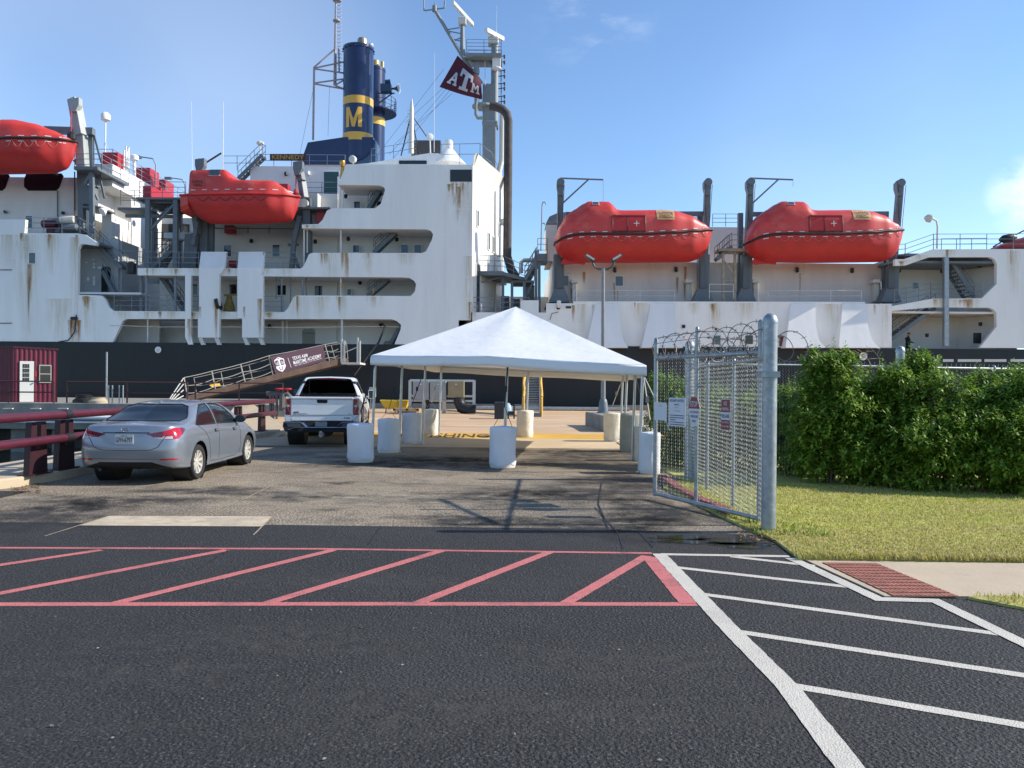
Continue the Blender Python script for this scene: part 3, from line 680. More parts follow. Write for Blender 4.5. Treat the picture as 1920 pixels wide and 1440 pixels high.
# railings and things on the after house roof
rz = zA+.36
railing([(xa0-1.7,YA-.1,rz),(xa0+.2,YA-.1,rz),(xa0+.2,YA+15.8,rz)], h=1.1, post=2.4)
for t, hh in ((1.3,1.3),(6.6,1.6),(9.5,1.4)):
    mb = MB(); mb.box(xa0-1.3, xa0-.1, YA+t, YA+t+1.7, rz, rz+hh); mb.build('fire_locker', REDP, ship, bevel=.06)
for t, hh in ((1.9,1.6),(2.2,2.0)):
    mb = MB(); mb.tube([(xa0+.05,YA+t,rz),(xa0+.05,YA+t,rz+hh),(xa0+.05,YA+t+.4,rz+hh+.05),(xa0+.05,YA+t+.4,rz)], .07, 8); mb.build('vent_pipe', WHITE, ship, smooth=50)
mb = MB(); c_ = Vector((xa0-.4,YA+4.5,rz)); mb.lathe([(.12,0),(.12,1.5),(.3,1.6),(.34,1.9),(.1,2.05)], c_, n=14); mb.build('vent_cowl', WHITE, ship, smooth=40)
for c_, hh in ((Vector((xa0-.1,YA+7.6,rz)),2.6),(Vector((xa0-.1,YA+13.5,rz)),2.4)):
    mb = MB(); mb.tube([c_, c_+Vector((0,0,hh-.5)), c_+Vector((-.25,0,hh)), c_+Vector((-1.3,0,hh+.15))], .05, 6); mb.obox(c_+Vector((-1.5,0,hh+.1)), Vector((1,0,0)), Vector((0,1,0)), Vector((0,0,1)), .3,.15,.1); mb.build('deck_lamp', SHIP_GREY, ship, smooth=40)
b_ = P(197,313,YA+1.6)
mb = MB(); mb.tube([b_, P(198,226,YA+1.6)], .05, 6); 
for d_ in ((-.9,.3),(.9,-.3)): mb.tube([P(197.5,265,YA+1.6), b_+Vector((d_[0],d_[1],0))], .015, 4)
mb.lathe([(.22,0),(.33,.08),(.34,.45),(.2,.62),(.03,.68)], P(198,227,YA+1.6), n=16); mb.build('satellite_dome', WHITE, ship, smooth=50)
# ---- tower platform left of the middle lifeboat
YT = D+.6
zp = P(300,371,YT).z
mb = MB()
mb.box(xw(256,YT), xw(352,YT), YT-.2, YT+4.5, zp-.14, zp)
for x in (278, 330): mb.bar(P(x,372,YT), P(x-1,503,YT), .3)
for x in (290, 338): mb.bar(P(x,380,YT+4.2), P(x-1,503,YT+4.2), .3)
mb.bar(P(331,378,YT), P(281,432,YT), .14); mb.bar(P(316,390,YT), P(300,405,YT+1), .12)
for i in range(5): mb.box(xw(262,YT), xw(350,YT), YT+.3+i*.9, YT+.42+i*.9, zp-.3, zp-.141)
mb.box(xw(226,YT+2), xw(280,YT+2), YT+1.5, YT+3.6, P(250,391,YT+1).z, P(250,386,YT+1).z)
mb.bar(P(236,405,YT+2), P(330,406,YT+2), .22)
mb.build('equipment_tower', SHIP_GREY, ship)
mb = MB(); mb.prism(pl([(307,436),(359,436),(359,447),(352,512),(348,512),(346,449),(307,446)], YT+.3), (0,.9,0)); mb.build('davit_frame', M('pale_grey_paint',(.42,.45,.47),.5), ship)
railing([P(261,370,YT-.1), P(348,371,YT-.1)], h=1.1); railing([P(261,370,YT-.1), P(261,370,YT-.1)+Vector((0,4.4,0))], h=1.1)
railing(pl([(226,385),(278,387)],YT+1.6), h=1.1)
for (x0,y0,x1,y1,Y) in ((267,347.5,284,370,YT+.6),(288,352,302,370,YT+2.2)):
    mb = MB(); prect(mb,x0,y0,x1,y1,Y,2.2); o = mb.build('fire_locker', REDP, ship, bevel=.06)
railing(pl([(290,470),(318,470)],YT+1.6), h=1.3, post=.6, mat=BLACK); st(285,500,322,470,YT+2.2,n=9)
railing([P(225,500,YT), P(262,501,YT)], h=1.1); st(336,440,300,500,YT+3.4,n=10)
# background wall in shade behind the tower
YB = D+12
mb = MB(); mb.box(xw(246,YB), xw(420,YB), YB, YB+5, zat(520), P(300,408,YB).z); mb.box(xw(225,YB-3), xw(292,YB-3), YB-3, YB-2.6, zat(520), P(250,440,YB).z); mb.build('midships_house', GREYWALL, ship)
mb = MB(); mb.box(xw(300,YB-.3), xw(352,YB-.3), YB-.05, YB, P(300,452,YB).z, P(300,420,YB).z); mb.build('shuttered_opening', DKGLASS, ship)
mb = MB(); c_ = P(246,497,YT-.2); mb.lathe([(.33,0),(.33,.7),(.1,.85)], c_-Vector((0,0,.6)), n=14); mb.build('deck_drum', BLACK, ship, smooth=40)
# ---- roof railings, name board, searchlight, house top
zr = P(560,312,YH+1.5).z
railing([Vector((xw(478,YH+1.5),YH+1.6,zr)), Vector((xw(645,YH+1.5),YH+1.6,zr))], h=.92, n=2, post=1.5)
railing([P(419,319,YH+2.5), P(470,319,YH+2.5)], h=1.1, n=2); st(446,335,492,290,YH+1.2,n=8)
railing(pl([(566,371),(640,371)],YH-.6), h=1.15, post=1.2); railing(pl([(345,395),(400,395)],YH-.6), h=1.0)
mb = MB(); mb.box(xw(595,YH-.5), xw(640,YH-.5), YH-.5, YH, P(600,395,YH).z, P(600,371,YH).z); mb.box(xw(587,YH-1), xw(604,YH-1), YH-2.5, YH-.6, P(600,428,YH-1).z, P(600,371,YH-1).z); mb.build('boat_deck_house', CREAM, ship)
for (x0,y0,x1,y1,Y) in ((519,344,540,372,YH-.5),(592,393,614,421,D+1.2),(420,422,438,437,YH-.6),(428,488,444,500,YH-1)):
    mb = MB(); prect(mb,x0,y0,x1,y1,Y,.8); mb.build('fire_locker', REDP, ship, bevel=.05)
mb = MB()
for x in (465,505): mb.tube(pl([(x,425),(x,437)],YH-.7), .05, 6)
mb.tube(pl([(400,428),(560,429)],YH-.7), .05, 6); mb.build('boat_deck_rail', RAILP, ship)
YNB = YH+1.5
nb = None
mb = MB(); prect(mb, 506,288.5,574,300.5, YNB, .06); nb = mb.build('name_board', M('brown_name_board',(.045,.022,.015),.5), ship)
mb = MB(); c_ = P(540,294.5,YNB-.01); put_text(mb, 'KENNEDY', c_, Vector((1,0,-.002)), Vector((0,0,1)), 60*YNB/F, 8.2*YNB/F, .03)
mb.build('lettering', M('gold_lettering',(.55,.31,.07),.5), nb, recalc=False)
mb = MB(); c_ = P(662,299,D+2.2); mb.lathe([(.12,.3),(.25,.1),(.27,-.15),(.22,-.2)], c_, (.3,1,0), 14); mb.tube([c_-Vector((0,0,.6)), c_-Vector((0,0,.2))], .04, 6); mb.build('searchlight', CREAM, ship, smooth=40)
mb = MB(); mb.tube([P(640,335,D+.2), P(643,309,D+.2)], .12, 8); c_ = P(642,306,D+.1); mb.lathe([(.1,-.25),(.2,0),(.17,.15),(.05,.2)], c_, n=12); mb.build('brass_horn', M('brass',(.5,.3,.06),.35,.6), ship, smooth=40)
mb = MB(); c_ = P(488,270,YH+3); mb.tube([P(488,312,YH+3), c_], .04, 6); mb.lathe([(.1,-.12),(.3,0),(.28,.12),(.05,.25)], c_, n=16); mb.build('radome', CREAM, ship, smooth=50)
for (x0,y0,x1,y1,Y,r) in ((418,318,419,190,YH+2,.03),(361,378,359,190,YH+2,.02)):
    mb = MB(); mb.tube([P(x0,y0,Y), P(x1,y1,Y)], [r*1.4, r*.6], 5); mb.build('whip_antenna', WHITE, ship)
mb = MB(); mb.bar(P(380,309,YH), P(415,287,YH), .1); mb.build('crane_jib', RUSTM, ship)
# sloped white coaming of the upper bridge, with dome
YU = D+5
mb = MB(); mb.prism(pl([(649,309.5),(690,306),(805,287),(822,287.5),(834,292),(838,310)], YU), (0,9,0)); mb.build('upper_bridge', W_SHIP, ship)
mb = MB(); prect(mb, 748,301,800,307.5, YU-.04, .05); mb.build('bridge_window', DKGLASS, ship)
mb = MB(); c_ = P(842,310,YU+1); s_ = (YU+1)/F; mb.lathe([(34*s_,0),(22*s_,12*s_),(12*s_,26*s_),(10*s_,28*s_),(10*s_,42*s_),(8*s_,46*s_),(2*s_,48*s_)], c_, n=24); mb.build('vent_tower', W_SHIP, ship, smooth=35)
railing([P(826,308,YU+.2), P(900,309,YU-3.6), Vector((plan[3][0]-.3,plan[3][1],zt+.7)), Vector((plan[4][0]-.3,plan[4][1]+2,zt+.7))], h=1.5, n=2, post=2.2)
railing([P(696,304,YU+.5), P(780,290,YU+.5)], h=1.0, n=2, post=2.2)
mb = MB(); c_ = P(806,257,YU+.5); mb.lathe([(.15,.35),(.26,.1),(.27,-.1),(.2,-.13)], c_, (-.2,1,0), 14); mb.tube([P(807,290,YU+.5), c_], .05, 6); mb.build('searchlight', WHITE, ship, smooth=40)
mb = MB(); prect(mb, 770,263,826,288, YU+3, 1.2); mb.build('flag_locker', M('dark_brown_locker',(.10,.085,.08),.6,var=.3,vscale=6), ship)
# stub mast with rungs, wires
mb = MB(); Y = YU+1.5; mb.tube([P(771,288,Y), P(772,205,Y), P(772,186,Y)], [.2,.16,.05], 8)
for i in range(14): 
    c_ = P(771,285-i*6,Y); mb.bar(c_-Vector((.3,0,0)), c_+Vector((.3,0,0)), .03)
mb.build('ladder_mast', CREAM, ship, smooth=50)
mb = MB()
for x in (752,786,800): mb.tube([P(771,214,Y), P(x,292 if x<790 else 256,Y+.4)], .05, 5)
mb.build('mast_stay', BLACK, ship)
mb = MB()
for (xa,ya,xb,yb) in ((730,290,838,165),(735,300,843,170),(740,270,848,175),(760,230,836,160),(700,300,832,130),(560,300,588,165),(615,255,618,160)): mb.tube([P(xa,ya,D+9), P(xb,yb,D+9)], .012, 4)
mb.build('signal_halyard', M('wire_grey',(.12,.13,.15),.6), ship)
mb = MB(); mb.tube([P(814,285,YU), P(815,98,YU)], [.03,.012], 5); mb.build('whip_antenna', WHITE, ship)
# ---- funnels
NAVY = M('navy_funnel_paint', (.006,.017,.075), .28, var=.2, vscale=1.5, coat=.3)
GOLD = M('gold_funnel_paint', (.70,.40,.06), .4, var=.06, vscale=2)
def funnel(pxc, pyt, pyb, Y, rpx, bands, letter, low):
    s_ = Y/F; r = rpx*s_; c0 = P(pxc, pyb, Y); zt_ = P(pxc, pyt, Y).z
    mb = MB(); mb.lathe([(r,low-c0.z),(r,zt_-c0.z-.25),(r*1.03,zt_-c0.z-.25),(r*1.03,zt_-c0.z),(r*.6,zt_-c0.z+.05)], c0, n=48); o = mb.build('funnel', NAVY, ship, smooth=35)
    for y0, y1 in bands:
        za, zb = P(pxc,y1,Y-r).z, P(pxc,y0,Y-r).z
        mb = MB(); mb.lathe([(r+.012,za-c0.z),(r+.012,zb-c0.z)], c0, n=48, cap=False); mb.build('gold_band', GOLD, o, smooth=60)
    if letter:
        y0, y1, px = letter; zc = P(pxc,(y0+y1)/2,Y-r).z; a_m = math.asin(min(1,(px-pxc)/rpx))
        def fn(x, y):
            a_ = a_m+x/r; return Vector((c0.x+sin(a_)*(r+.02), c0.y-cos(a_)*(r+.02), zc+y))
        mb = MB(); wd = 31*s_; ht = (y1-y0)*s_
        def cell(q4):
            q4 = [Vector((a,b,0)) for a,b in q4]; n_ = 5
            P_ = [[q4[0].lerp(q4[1],i/n_).lerp(q4[3].lerp(q4[2],i/n_),j/n_) for j in range(n_+1)] for i in range(n_+1)]
            mb.add([fn(p.x*wd, p.y*ht) for r_ in P_ for p in r_], [(i*(n_+1)+j,i*(n_+1)+j+1,(i+1)*(n_+1)+j+1,(i+1)*(n_+1)+j) for i in range(n_) for j in range(n_)])
        cell([(-.5,-.5),(-.27,-.5),(-.27,.5),(-.5,.5)]); cell([(.27,-.5),(.5,-.5),(.5,.5),(.27,.5)])
        cell([(-.27,.5),(-.27,.12),(-.09,-.5),(0,-.13)]); cell([(.27,.5),(.27,.12),(.09,-.5),(0,-.13)]); cell([(-.09,-.5),(.09,-.5),(.04,-.2),(-.04,-.2)])
        mb.build('letter', GOLD, o, recalc=False)
    return o, r, c0, zt_
YF = D+10
f1, r1, c1, zt1 = funnel(671, 91, 258, YF, 28, ((177.5,192),(246,261)), (200,237,668), P(671,300,YF).z)
mb = MB(); c_ = Vector((c1.x+.3,c1.y,zt1-.1)); mb.lathe([(.42,0),(.40,.75),(.33,.9),(.28,.9),(.28,.2)], c_, n=20, cap=False); mb.build('exhaust_pipe', M('bare_hot_metal',(.35,.30,.22),.45,.6,var=.3,vscale=4), f1, smooth=35)
mb = MB(); c_ = Vector((c1.x+.95,c1.y+.2,zt1-.1)); mb.lathe([(.16,0),(.16,.35),(.22,.4),(.2,.55)], c_, n=12); mb.build('vent_pipe', CREAM, f1, smooth=35)
mb = MB()
for i in range(16):
    a_ = 2*pi*i/16; mb.lathe([(.04,0),(.04,.1)], Vector((c1.x+cos(a_)*r1*1.06, c1.y+sin(a_)*r1*1.06, zt1-.3)), n=6)
mb.build('padeye', NAVY, f1)
f2, r2, c2, zt2 = funnel(700, 130, 290, YF+11.5, 21, ((217,231),), None, P(697,305,YF+11.5).z)
mb = MB(); mb.lathe([(.38,0),(.36,.8)], Vector((c2.x+.15,c2.y,zt2)), n=16); mb.lathe([(.16,0),(.16,.7)], Vector((c2.x+.85,c2.y-.3,zt2-.1)), n=12); mb.build('exhaust_pipe', M('hot_metal_gold',(.5,.36,.14),.45,.3), f2, smooth=35)
mb = MB(); mb.lathe([(r2+.02,0),(r2+1.1,.0),(r2+1.1,.12),(r2+.02,.12)], Vector((c2.x,c2.y,P(720,210,YF+11).z)), n=32); mb.build('funnel_platform', NAVY, f2)
mb = MB(); zq = P(720,210,YF+11).z
arc = [Vector((c2.x+cos(a_)*(r2+1.05), c2.y+sin(a_)*(r2+1.05), zq+.1)) for a_ in [radians(q) for q in range(-70,71,20)]]
railing(arc, h=1.2, mat=BLACK, parent=f2)
mb = MB(); Yq = YF+9.6; c_ = P(746,166,Yq); mb.lathe([(.06,-.7),(.12,-.25),(.3,0),(.42,.1)], c_, (1,-.1,0), 18); mb.box(c_.x-1.6,c_.x-.6,c_.y-.3,c_.y+.5,c_.z-.35,c_.z+.35); mb.bar(c_+Vector((-1.8,0,-1.4)), c_+Vector((-.5,0,-.45)), .1); mb.bar(c_+Vector((-1.8,0,-.45)), c_+Vector((-.3,0,-.45)), .1); mb.lathe([(.2,0),(.2,.5)], c_+Vector((-1.2,0,.6)), (1,0,.1), 12); mb.build('ship_horn', M('horn_blue',(.02,.05,.10),.5), f2, smooth=40)
mb = MB(); mb.lathe([(.44,.1),(.43,.12),(.3,.02)], c_, (1,-.1,0), 20, cap=False); mb.build('horn_bell', WHITE, f2, smooth=40)
mb = MB(); mb.prism(pl([(562,309),(577,267),(645,257),(700,257),(699,270),(692,287),(680,297),(668,301),(655,309)], YF-1.1), (0,2.2,0)); mb.build('funnel_casing', NAVY, ship)
mb = MB(); mb.prism(pl([(655,309),(668,301),(680,297),(692,287),(700,262),(704,262),(704,309)], YF-.9), (0,2.2,0)); mb.build('funnel_leg', M('blue_grey_paint',(.05,.09,.17),.35), ship)
# aerial frame left of the funnel
mb = MB(); Y = YF-.3
mb.tube([P(587,262,Y),P(589,127,Y)],.09,8); mb.tube([P(628,160,Y+.5),P(630,-30,Y+.5)],[.14,.06],8)
for (xa,ya,xb,yb) in ((588,127,630,90),(588,128,645,116),(588,129,645,137),(588,156,645,148),(588,157,645,167),(628,160,645,150),(628,160,645,167),(627,120,629,90),(635,90,636,136),(636,136,645,137)): mb.tube([P(xa,ya,Y),P(xb,yb,Y+.4)],.065,6)
mb.lathe([(.3,0),(.3,.08)], P(631,40,Y+.5), n=12); mb.lathe([(.35,0),(.35,.12)], P(632,2,Y+.5), n=12)
for i in range(18):
    c_ = P(632.5,10+i*7,Y+.5); mb.tube([c_, c_+Vector((.3,0,0)), c_+Vector((.3,0,-.12))], .025, 4)
mb.build('aerial_mast', M('pinkish_grey_paint',(.38,.33,.34),.5), ship, smooth=50)
# ---- main mast with radars
YM = D+9.5
MASTG = M('mast_grey_paint', (.22,.25,.26), .5, var=.12, vscale=2)
mb = MB(); mb.prism(pl([(904,345),(905,156),(931,156),(930,345)], YM), (0,1.1,0)); mb.box(*(xw(902,YM),xw(932,YM)),YM-.1,YM+1.2,P(915,236,YM).z,P(915,226,YM).z)
mb.build('mast_column', MASTG, ship, bevel=.1)
mb = MB(); mb.tube([P(927,232,YM+.3),P(928,80,YM+.3)],.3,12); mb.build('mast_pole', MASTG, ship, smooth=50)
zq = P(900,110,YM).z
mb = MB(); mb.box(xw(870,YM),xw(938,YM),YM-.9,YM+1.4,zq-.15,zq+.1); mb.prism(pl([(876,110),(934,110),(918,117),(884,116)],YM),(0,.5,0)); mb.build('mast_platform', MASTG, ship)
railing([Vector((xw(873,YM),YM-.8,zq+.1)),Vector((xw(937,YM),YM-.8,zq+.1)),Vector((xw(937,YM),YM+1.3,zq+.1)),Vector((xw(873,YM),YM+1.3,zq+.1))], h=1.1, n=4, post=1.2)
mb = MB(); mb.tube([P(893,150,YM-.1),P(816,20,YM-.1)],.14,8); mb.tube([P(905,156,YM),P(862,100,YM)],.09,8)
mb.tube(pl([(796,20),(834,15)],YM-.1),.05,6); mb.tube(pl([(795,20),(795,-4)],YM-.1),.05,6); mb.tube(pl([(833,16),(834,2)],YM-.1),.06,6); mb.tube(pl([(815,18),(815,4)],YM-.1),.03,6); mb.lathe([(.2,-.2),(.2,.25)],P(815,17,YM-.1),n=8)
for (xa,ya,xb,yb) in ((836,56,862,52),(838,58,864,63),(844,72,866,78),(848,78,866,70)): mb.tube(pl([(xa,ya),(xb,yb)],YM-.1),.05,5)
mb.build('mast_yard', MASTG, ship, smooth=50)
mb = MB(); mb.tube([P(867,104,YM),P(867,42,YM)],[.22,.16],10); 
for x in (862,873): mb.tube([P(x,104,YM),P(867,78,YM)],.05,5)
mb.build('radar_post', MASTG, ship, smooth=50)
def radar(px, py, ang, ln, Y, hub, tilt):
    mb = MB(); c_ = P(px,py,Y); mb.box(c_.x-hub,c_.x+hub,c_.y-hub,c_.y+hub,c_.z-.45,c_.z+.15); o = mb.build('radar', CREAM, ship, bevel=.06)
    d_ = Vector((cos(ang),sin(ang),0)); n_ = Vector((-sin(ang),cos(ang),0))
    mb = MB(); mb.obox(c_+Vector((0,0,.42))-n_*.1, (d_+Vector((0,0,tilt))).normalized(), n_, Vector((0,0,1)), ln, .16, .17); mb.lathe([(.1,.1),(.1,.4)],c_,n=8); mb.build('scanner_bar', WHITE, o, bevel=.04)
radar(867,37,radians(30),1.15,YM,.32,-.75)
radar(925,75,radians(70),1.9,YM+.3,.42,.22)
mb = MB(); c_ = P(931,118,YM-.3); mb.box(c_.x-.33,c_.x+.33,c_.y-.3,c_.y+.3,c_.z-.4,c_.z+.4); mb.lathe([(.4,0),(.4,.1)],c_-Vector((0,0,.5)),n=12); mb.build('navigation_light', WHITE, ship, bevel=.03)
mb = MB()
for i,y in enumerate((107,118,134,144,158,167,182,192)):
    mb.tube([P(930,y,YM+.6),P(945,y-2,YM+.6),P(946,y+4,YM+.6)],.045,5); mb.lathe([(.08,0),(.08,.25)],P(946,y+2,YM+.6),n=6)
mb.tube(pl([(939,100),(940,200)],YM+.6),.04,5); mb.build('signal_lamp_bracket', M('dark_fitting',(.05,.06,.07),.5), ship)
mb = MB(); mb.tube([P(893,138,YM-.4),P(893,215,YM-.4),P(896,221,YM-.4),P(905,221,YM-.4)],.16,8); mb.lathe([(.25,-.1),(.28,.15),(.18,.6),(.06,.9)],P(893,137,YM-.4),n=12); mb.build('vent_pipe', MASTG, ship, smooth=40)
mb = MB(); mb.tube([P(931,80,YM),P(931.5,10,YM)],[.025,.01],5); mb.tube([P(910,160,YM),P(909,100,YM)],[.04,.02],5); mb.build('whip_antenna', WHITE, ship)
mb = MB(); mb.tube([P(942,210,YM+.8),P(941,300,YM+.8),P(936,320,YM+.8),P(936,345,YM+.8)],.22,10); mb.build('cable_trunk', CREAM, ship, smooth=40)
mb = MB(); mb.lathe([(.9,0),(.9,.15)],P(906,202,YM+.4),n=20); mb.build('mast_ledge', MASTG, ship); railing([P(898,201,YM-.3),P(904,201,YM-.4)],h=1,post=.6)
# ---- rusty exhaust pipe in front of the bridge
Yx = D+6.2
mb = MB(); s_ = Yx/F
mb.tube([P(918,198,Yx),P(930,200,Yx),P(942,205,Yx),P(950,213,Yx),P(953,226,Yx),P(952.5,330,Yx),P(951,480,Yx),P(958,505,Yx),P(968,520,Yx)], 8.2*s_, 14); mb.build('tall_exhaust_pipe', M('rusty_pipe',(.058,.050,.050),.75,var=.4,vscale=2.5,bump=.15,bscale=15), ship, smooth=50)
# ---- catwalks between the bridge and the forward house
GY = D+2.4
zc = P(960,513,GY).z
mb = MB(); mb.box(xw(888,GY),xw(945,GY),GY-1.2,GY+3,zc-.3,zc); mb.prism([Vector((xw(945,GY),GY-1.2,zc-.3)),Vector((xw(985,GY),GY-.2,zc-.55)),Vector((xw(985,GY),GY+2,zc-.55)),Vector((xw(945,GY),GY+3,zc-.3))],(0,0,.25))
mb.box(xw(960,GY),xw(1002,GY),GY-.2,GY+2.4,P(960,530,GY).z,P(960,526,GY).z)
for x,y0,y1 in ((943,517,590),(960,528,590),(983,530,590),(1005,470,600),(1011,480,600)): mb.bar(P(x,y0,GY-.3),P(x,y1,GY-.3),.2)
mb.bar(P(984,560,GY),P(1000,527,GY),.12); mb.bar(P(900,530,GY-.6),P(940,520,GY-.6),.1)
mb.build('catwalk', SHIP_GREY, ship)
railing([Vector((xw(890,GY),GY-1.15,zc)),Vector((xw(943,GY),GY-1.15,zc)),P(984,527,GY-.2),P(1002,526,GY-.2)],h=1.1,post=.9)
railing([P(890,508,GY+2.9),P(940,508,GY+2.9)],h=1.1,post=.9)
st(984,524,1006,488,GY-.4,n=10); st(989,530,1010,492,GY+.4,n=10)
mb = MB(); mb.box(xw(1006,GY),xw(1026,GY),GY-.6,GY+1.5,P(1010,492,GY).z,P(1010,478,GY).z); mb.build('ladder_landing', SHIP_GREY, ship)
railing([P(1008,480,GY-.6),P(1026,480,GY-.6),P(1026,480,GY+1.2)],h=1.25,post=.7)
mb = MB(); mb.tube(pl([(977,512),(977,492),(982,488),(1006,488)],GY+3),.16,10); mb.build('vent_trunk', STEEL, ship, smooth=50); mb = MB(); mb.tube(pl([(1014,470),(1016,385),(1018,379),(1022,379),(1024,384),(1024,465)],GY+.4)[:5],.05,6); mb.build('goose_neck_vent', STEEL, ship, smooth=50); mb = MB(); mb.tube(pl([(1024,470),(1025,425),(1020,418),(1015,420)],GY+.8),.05,6); mb.build('goose_neck_vent', STEEL, ship, smooth=50)
railing(pl([(886,585),(992,585)],D+.2),h=1.0,post=2.4)
mb = MB(); mb.prism(pl([(883,585.5),(976,586),(976,563),(1010,563),(1010,652),(860,652),(860,600),(883,600)],D+.0),(0,.25,0),0); streaks(mb,[(890,586,4,14),(886,566,5,40)],D-.004); mb.build('side_plating', [W_SHIP, STREAK], ship)
mb = MB(); prect(mb, 889,533,900,585,D+2.6,.1); mb.build('door', BLUEGLASS, ship)
mb = MB(); mb.box(xw(900,D+9),xw(1040,D+9),D+9,D+9.3,zat(652),P(950,556,D+9).z); mb.build('well_deck_bulkhead', CREAM, ship)
mb = MB(); 
for (x0,y0,x1,y1,Y,) in ((985,535,1002,566,D+6),(930,555,955,585,D+7),(962,560,975,590,D+7)): prect(mb,x0,y0,x1,y1,Y,1)
mb.build('deck_cargo', SHIP_GREY, ship)
mb = MB(); prect(mb, 952,596,1006,604,D-.03,.03); mb.build('hull_port', BLACK, ship)
# ------------------------------------------------------------------ forward part of the ship
fw = [(1010,586),(1024,586),(1024,568.5),(1075,569),(1075,565),(1622,566),(1622,569.5),(1672,570),(1672,652),(1010,652)]
mb = MB(); mb.prism(pl(fw, D), (0,.25,0), 0)
seams(mb, [(1193,567,1193,650),(1300,567,1300,650),(1390,567,1390,650),(1440,567,1440,650),(1560,567,1560,650),(1655,571,1655,650),(1076,608,1440,608),(1545,606,1672,606)], D)
streaks(mb, [(1335,569,4,16),(1336,570,7,26),(1112,571,3,22),(1075,572,5,30),(1190,567,2,8),(1640,571,4,18)], D-.004)
streaks(mb, [(1090,570,20,50),(1200,568,30,40),(1340,568,26,60),(1400,568,40,30),(1560,570,30,40),(1660,572,14,60),(1300,568,20,20)], D-.006, 2)
mb.build('side_plating', [W_SHIP, STREAK, PALEST], ship)
for (xt0,xt1,xb0,xb1) in ((1117,1162,1099,1178),(1221,1265,1203,1281),(1483,1528,1473,1548),(1580,1626,1573,1648)):
    mb = MB(); zt_ = P(xt0,569.5,D-.12).z; zb_ = P(xt0,652,D-.9).z
    def onp(x, y):
        Y = D-.3
        for _ in range(6): q = P(x, y, Y); Y = D-.10-.90*(zt_-q.z)/(zt_-zb_)
        return P(x, y, Y)
    f_ = [onp(xt0,569.5), onp(xt1,569.5), onp(xt1+(xb1-xt1)*.10,612), onp(xt1+(xb1-xt1)*.42,638), onp(xb1,652), onp(xb0,652)]
    back = [Vector((p.x,D-.002,p.z)) for p in f_]
    n = 6; mb.add(f_+back, [tuple(range(n))]+[(i,(i+1)%n,n+(i+1)%n,n+i) for i in range(n)])
    mb.build('boat_landing_plate', W_SHIP, ship)
# inner house under the lifeboats
YR = D+2.6
mb = MB()
mb.box(xw(1036,YR), xw(1652,YR), YR, YR+15, zat(600), P(1300,492,YR).z)
mb.box(xw(1330,YR+2), xw(1402,YR+2), YR+2, YR+13, P(1300,492,YR).z+.01, P(1365,426,YR+2).z)
mb.box(xw(1024,YR+1), xw(1060,YR+1), YR+.5, YR+5, P(1040,492,YR+1).z+.01, P(1040,424,YR+1).z)
HOUSE = M('forward_house_paint', (.66,.62,.58), .55, var=.1, vscale=.9, vstretch=(1,1,.2), bump=.25, bscale=1.5, bdist=.1)
layer(HOUSE, (.42,.28,.15), 2.0, .60, .82, (1.2,1.2,.08), .5)
fhb = mb
mb = MB(); mb.box(xw(1024,D), xw(1690,D), D+.255, YR-.01, zat(570)-.15, zat(570)); mb.build('deck', SHIP_GREY, ship)
mb = fhb; streaks(mb, [(1284,500,6,62),(1152,530,3,34),(1158,545,2,22),(1500,512,3,40),(1652,530,8,34),(1073,540,6,26),(1270,520,4,30),(1420,530,4,34),(1640,525,4,40),(1095,510,5,20)], YR-.006); mb.build('forward_house', [HOUSE, STREAK], ship)
window(1154,518,1168,536,YR); window(1056,517,1066,536,YR)
for (x,y) in ((1153,507),(1268,506),(1495,507),(1598,508)):
    mb = MB(); mb.lathe([(.07,0),(.13,.08),(.13,.35)], P(x,y+4,YR-.15), n=10); mb.build('bulkhead_lamp', BLACK, ship, smooth=40)
for x in (1071,1286,1411,1638):
    mb = MB(); prect(mb,x,523.5,x+13,530,YR-.9,.9); prect(mb,x+2,530,x+11,565,YR-.5,.5); mb.build('boat_chock', CREAM, ship, bevel=.03)
for xa,xb in ((1076,1135),(1135,1265),(1440,1500),(1500,1615)): railing(pl([(xa,565),(xb,565)],D+.5),h=.75,n=2,post=2.6,mat=CREAM)
railing(pl([(1330,560),(1375,560)],D+.5),h=1.0,n=2,mat=CREAM)
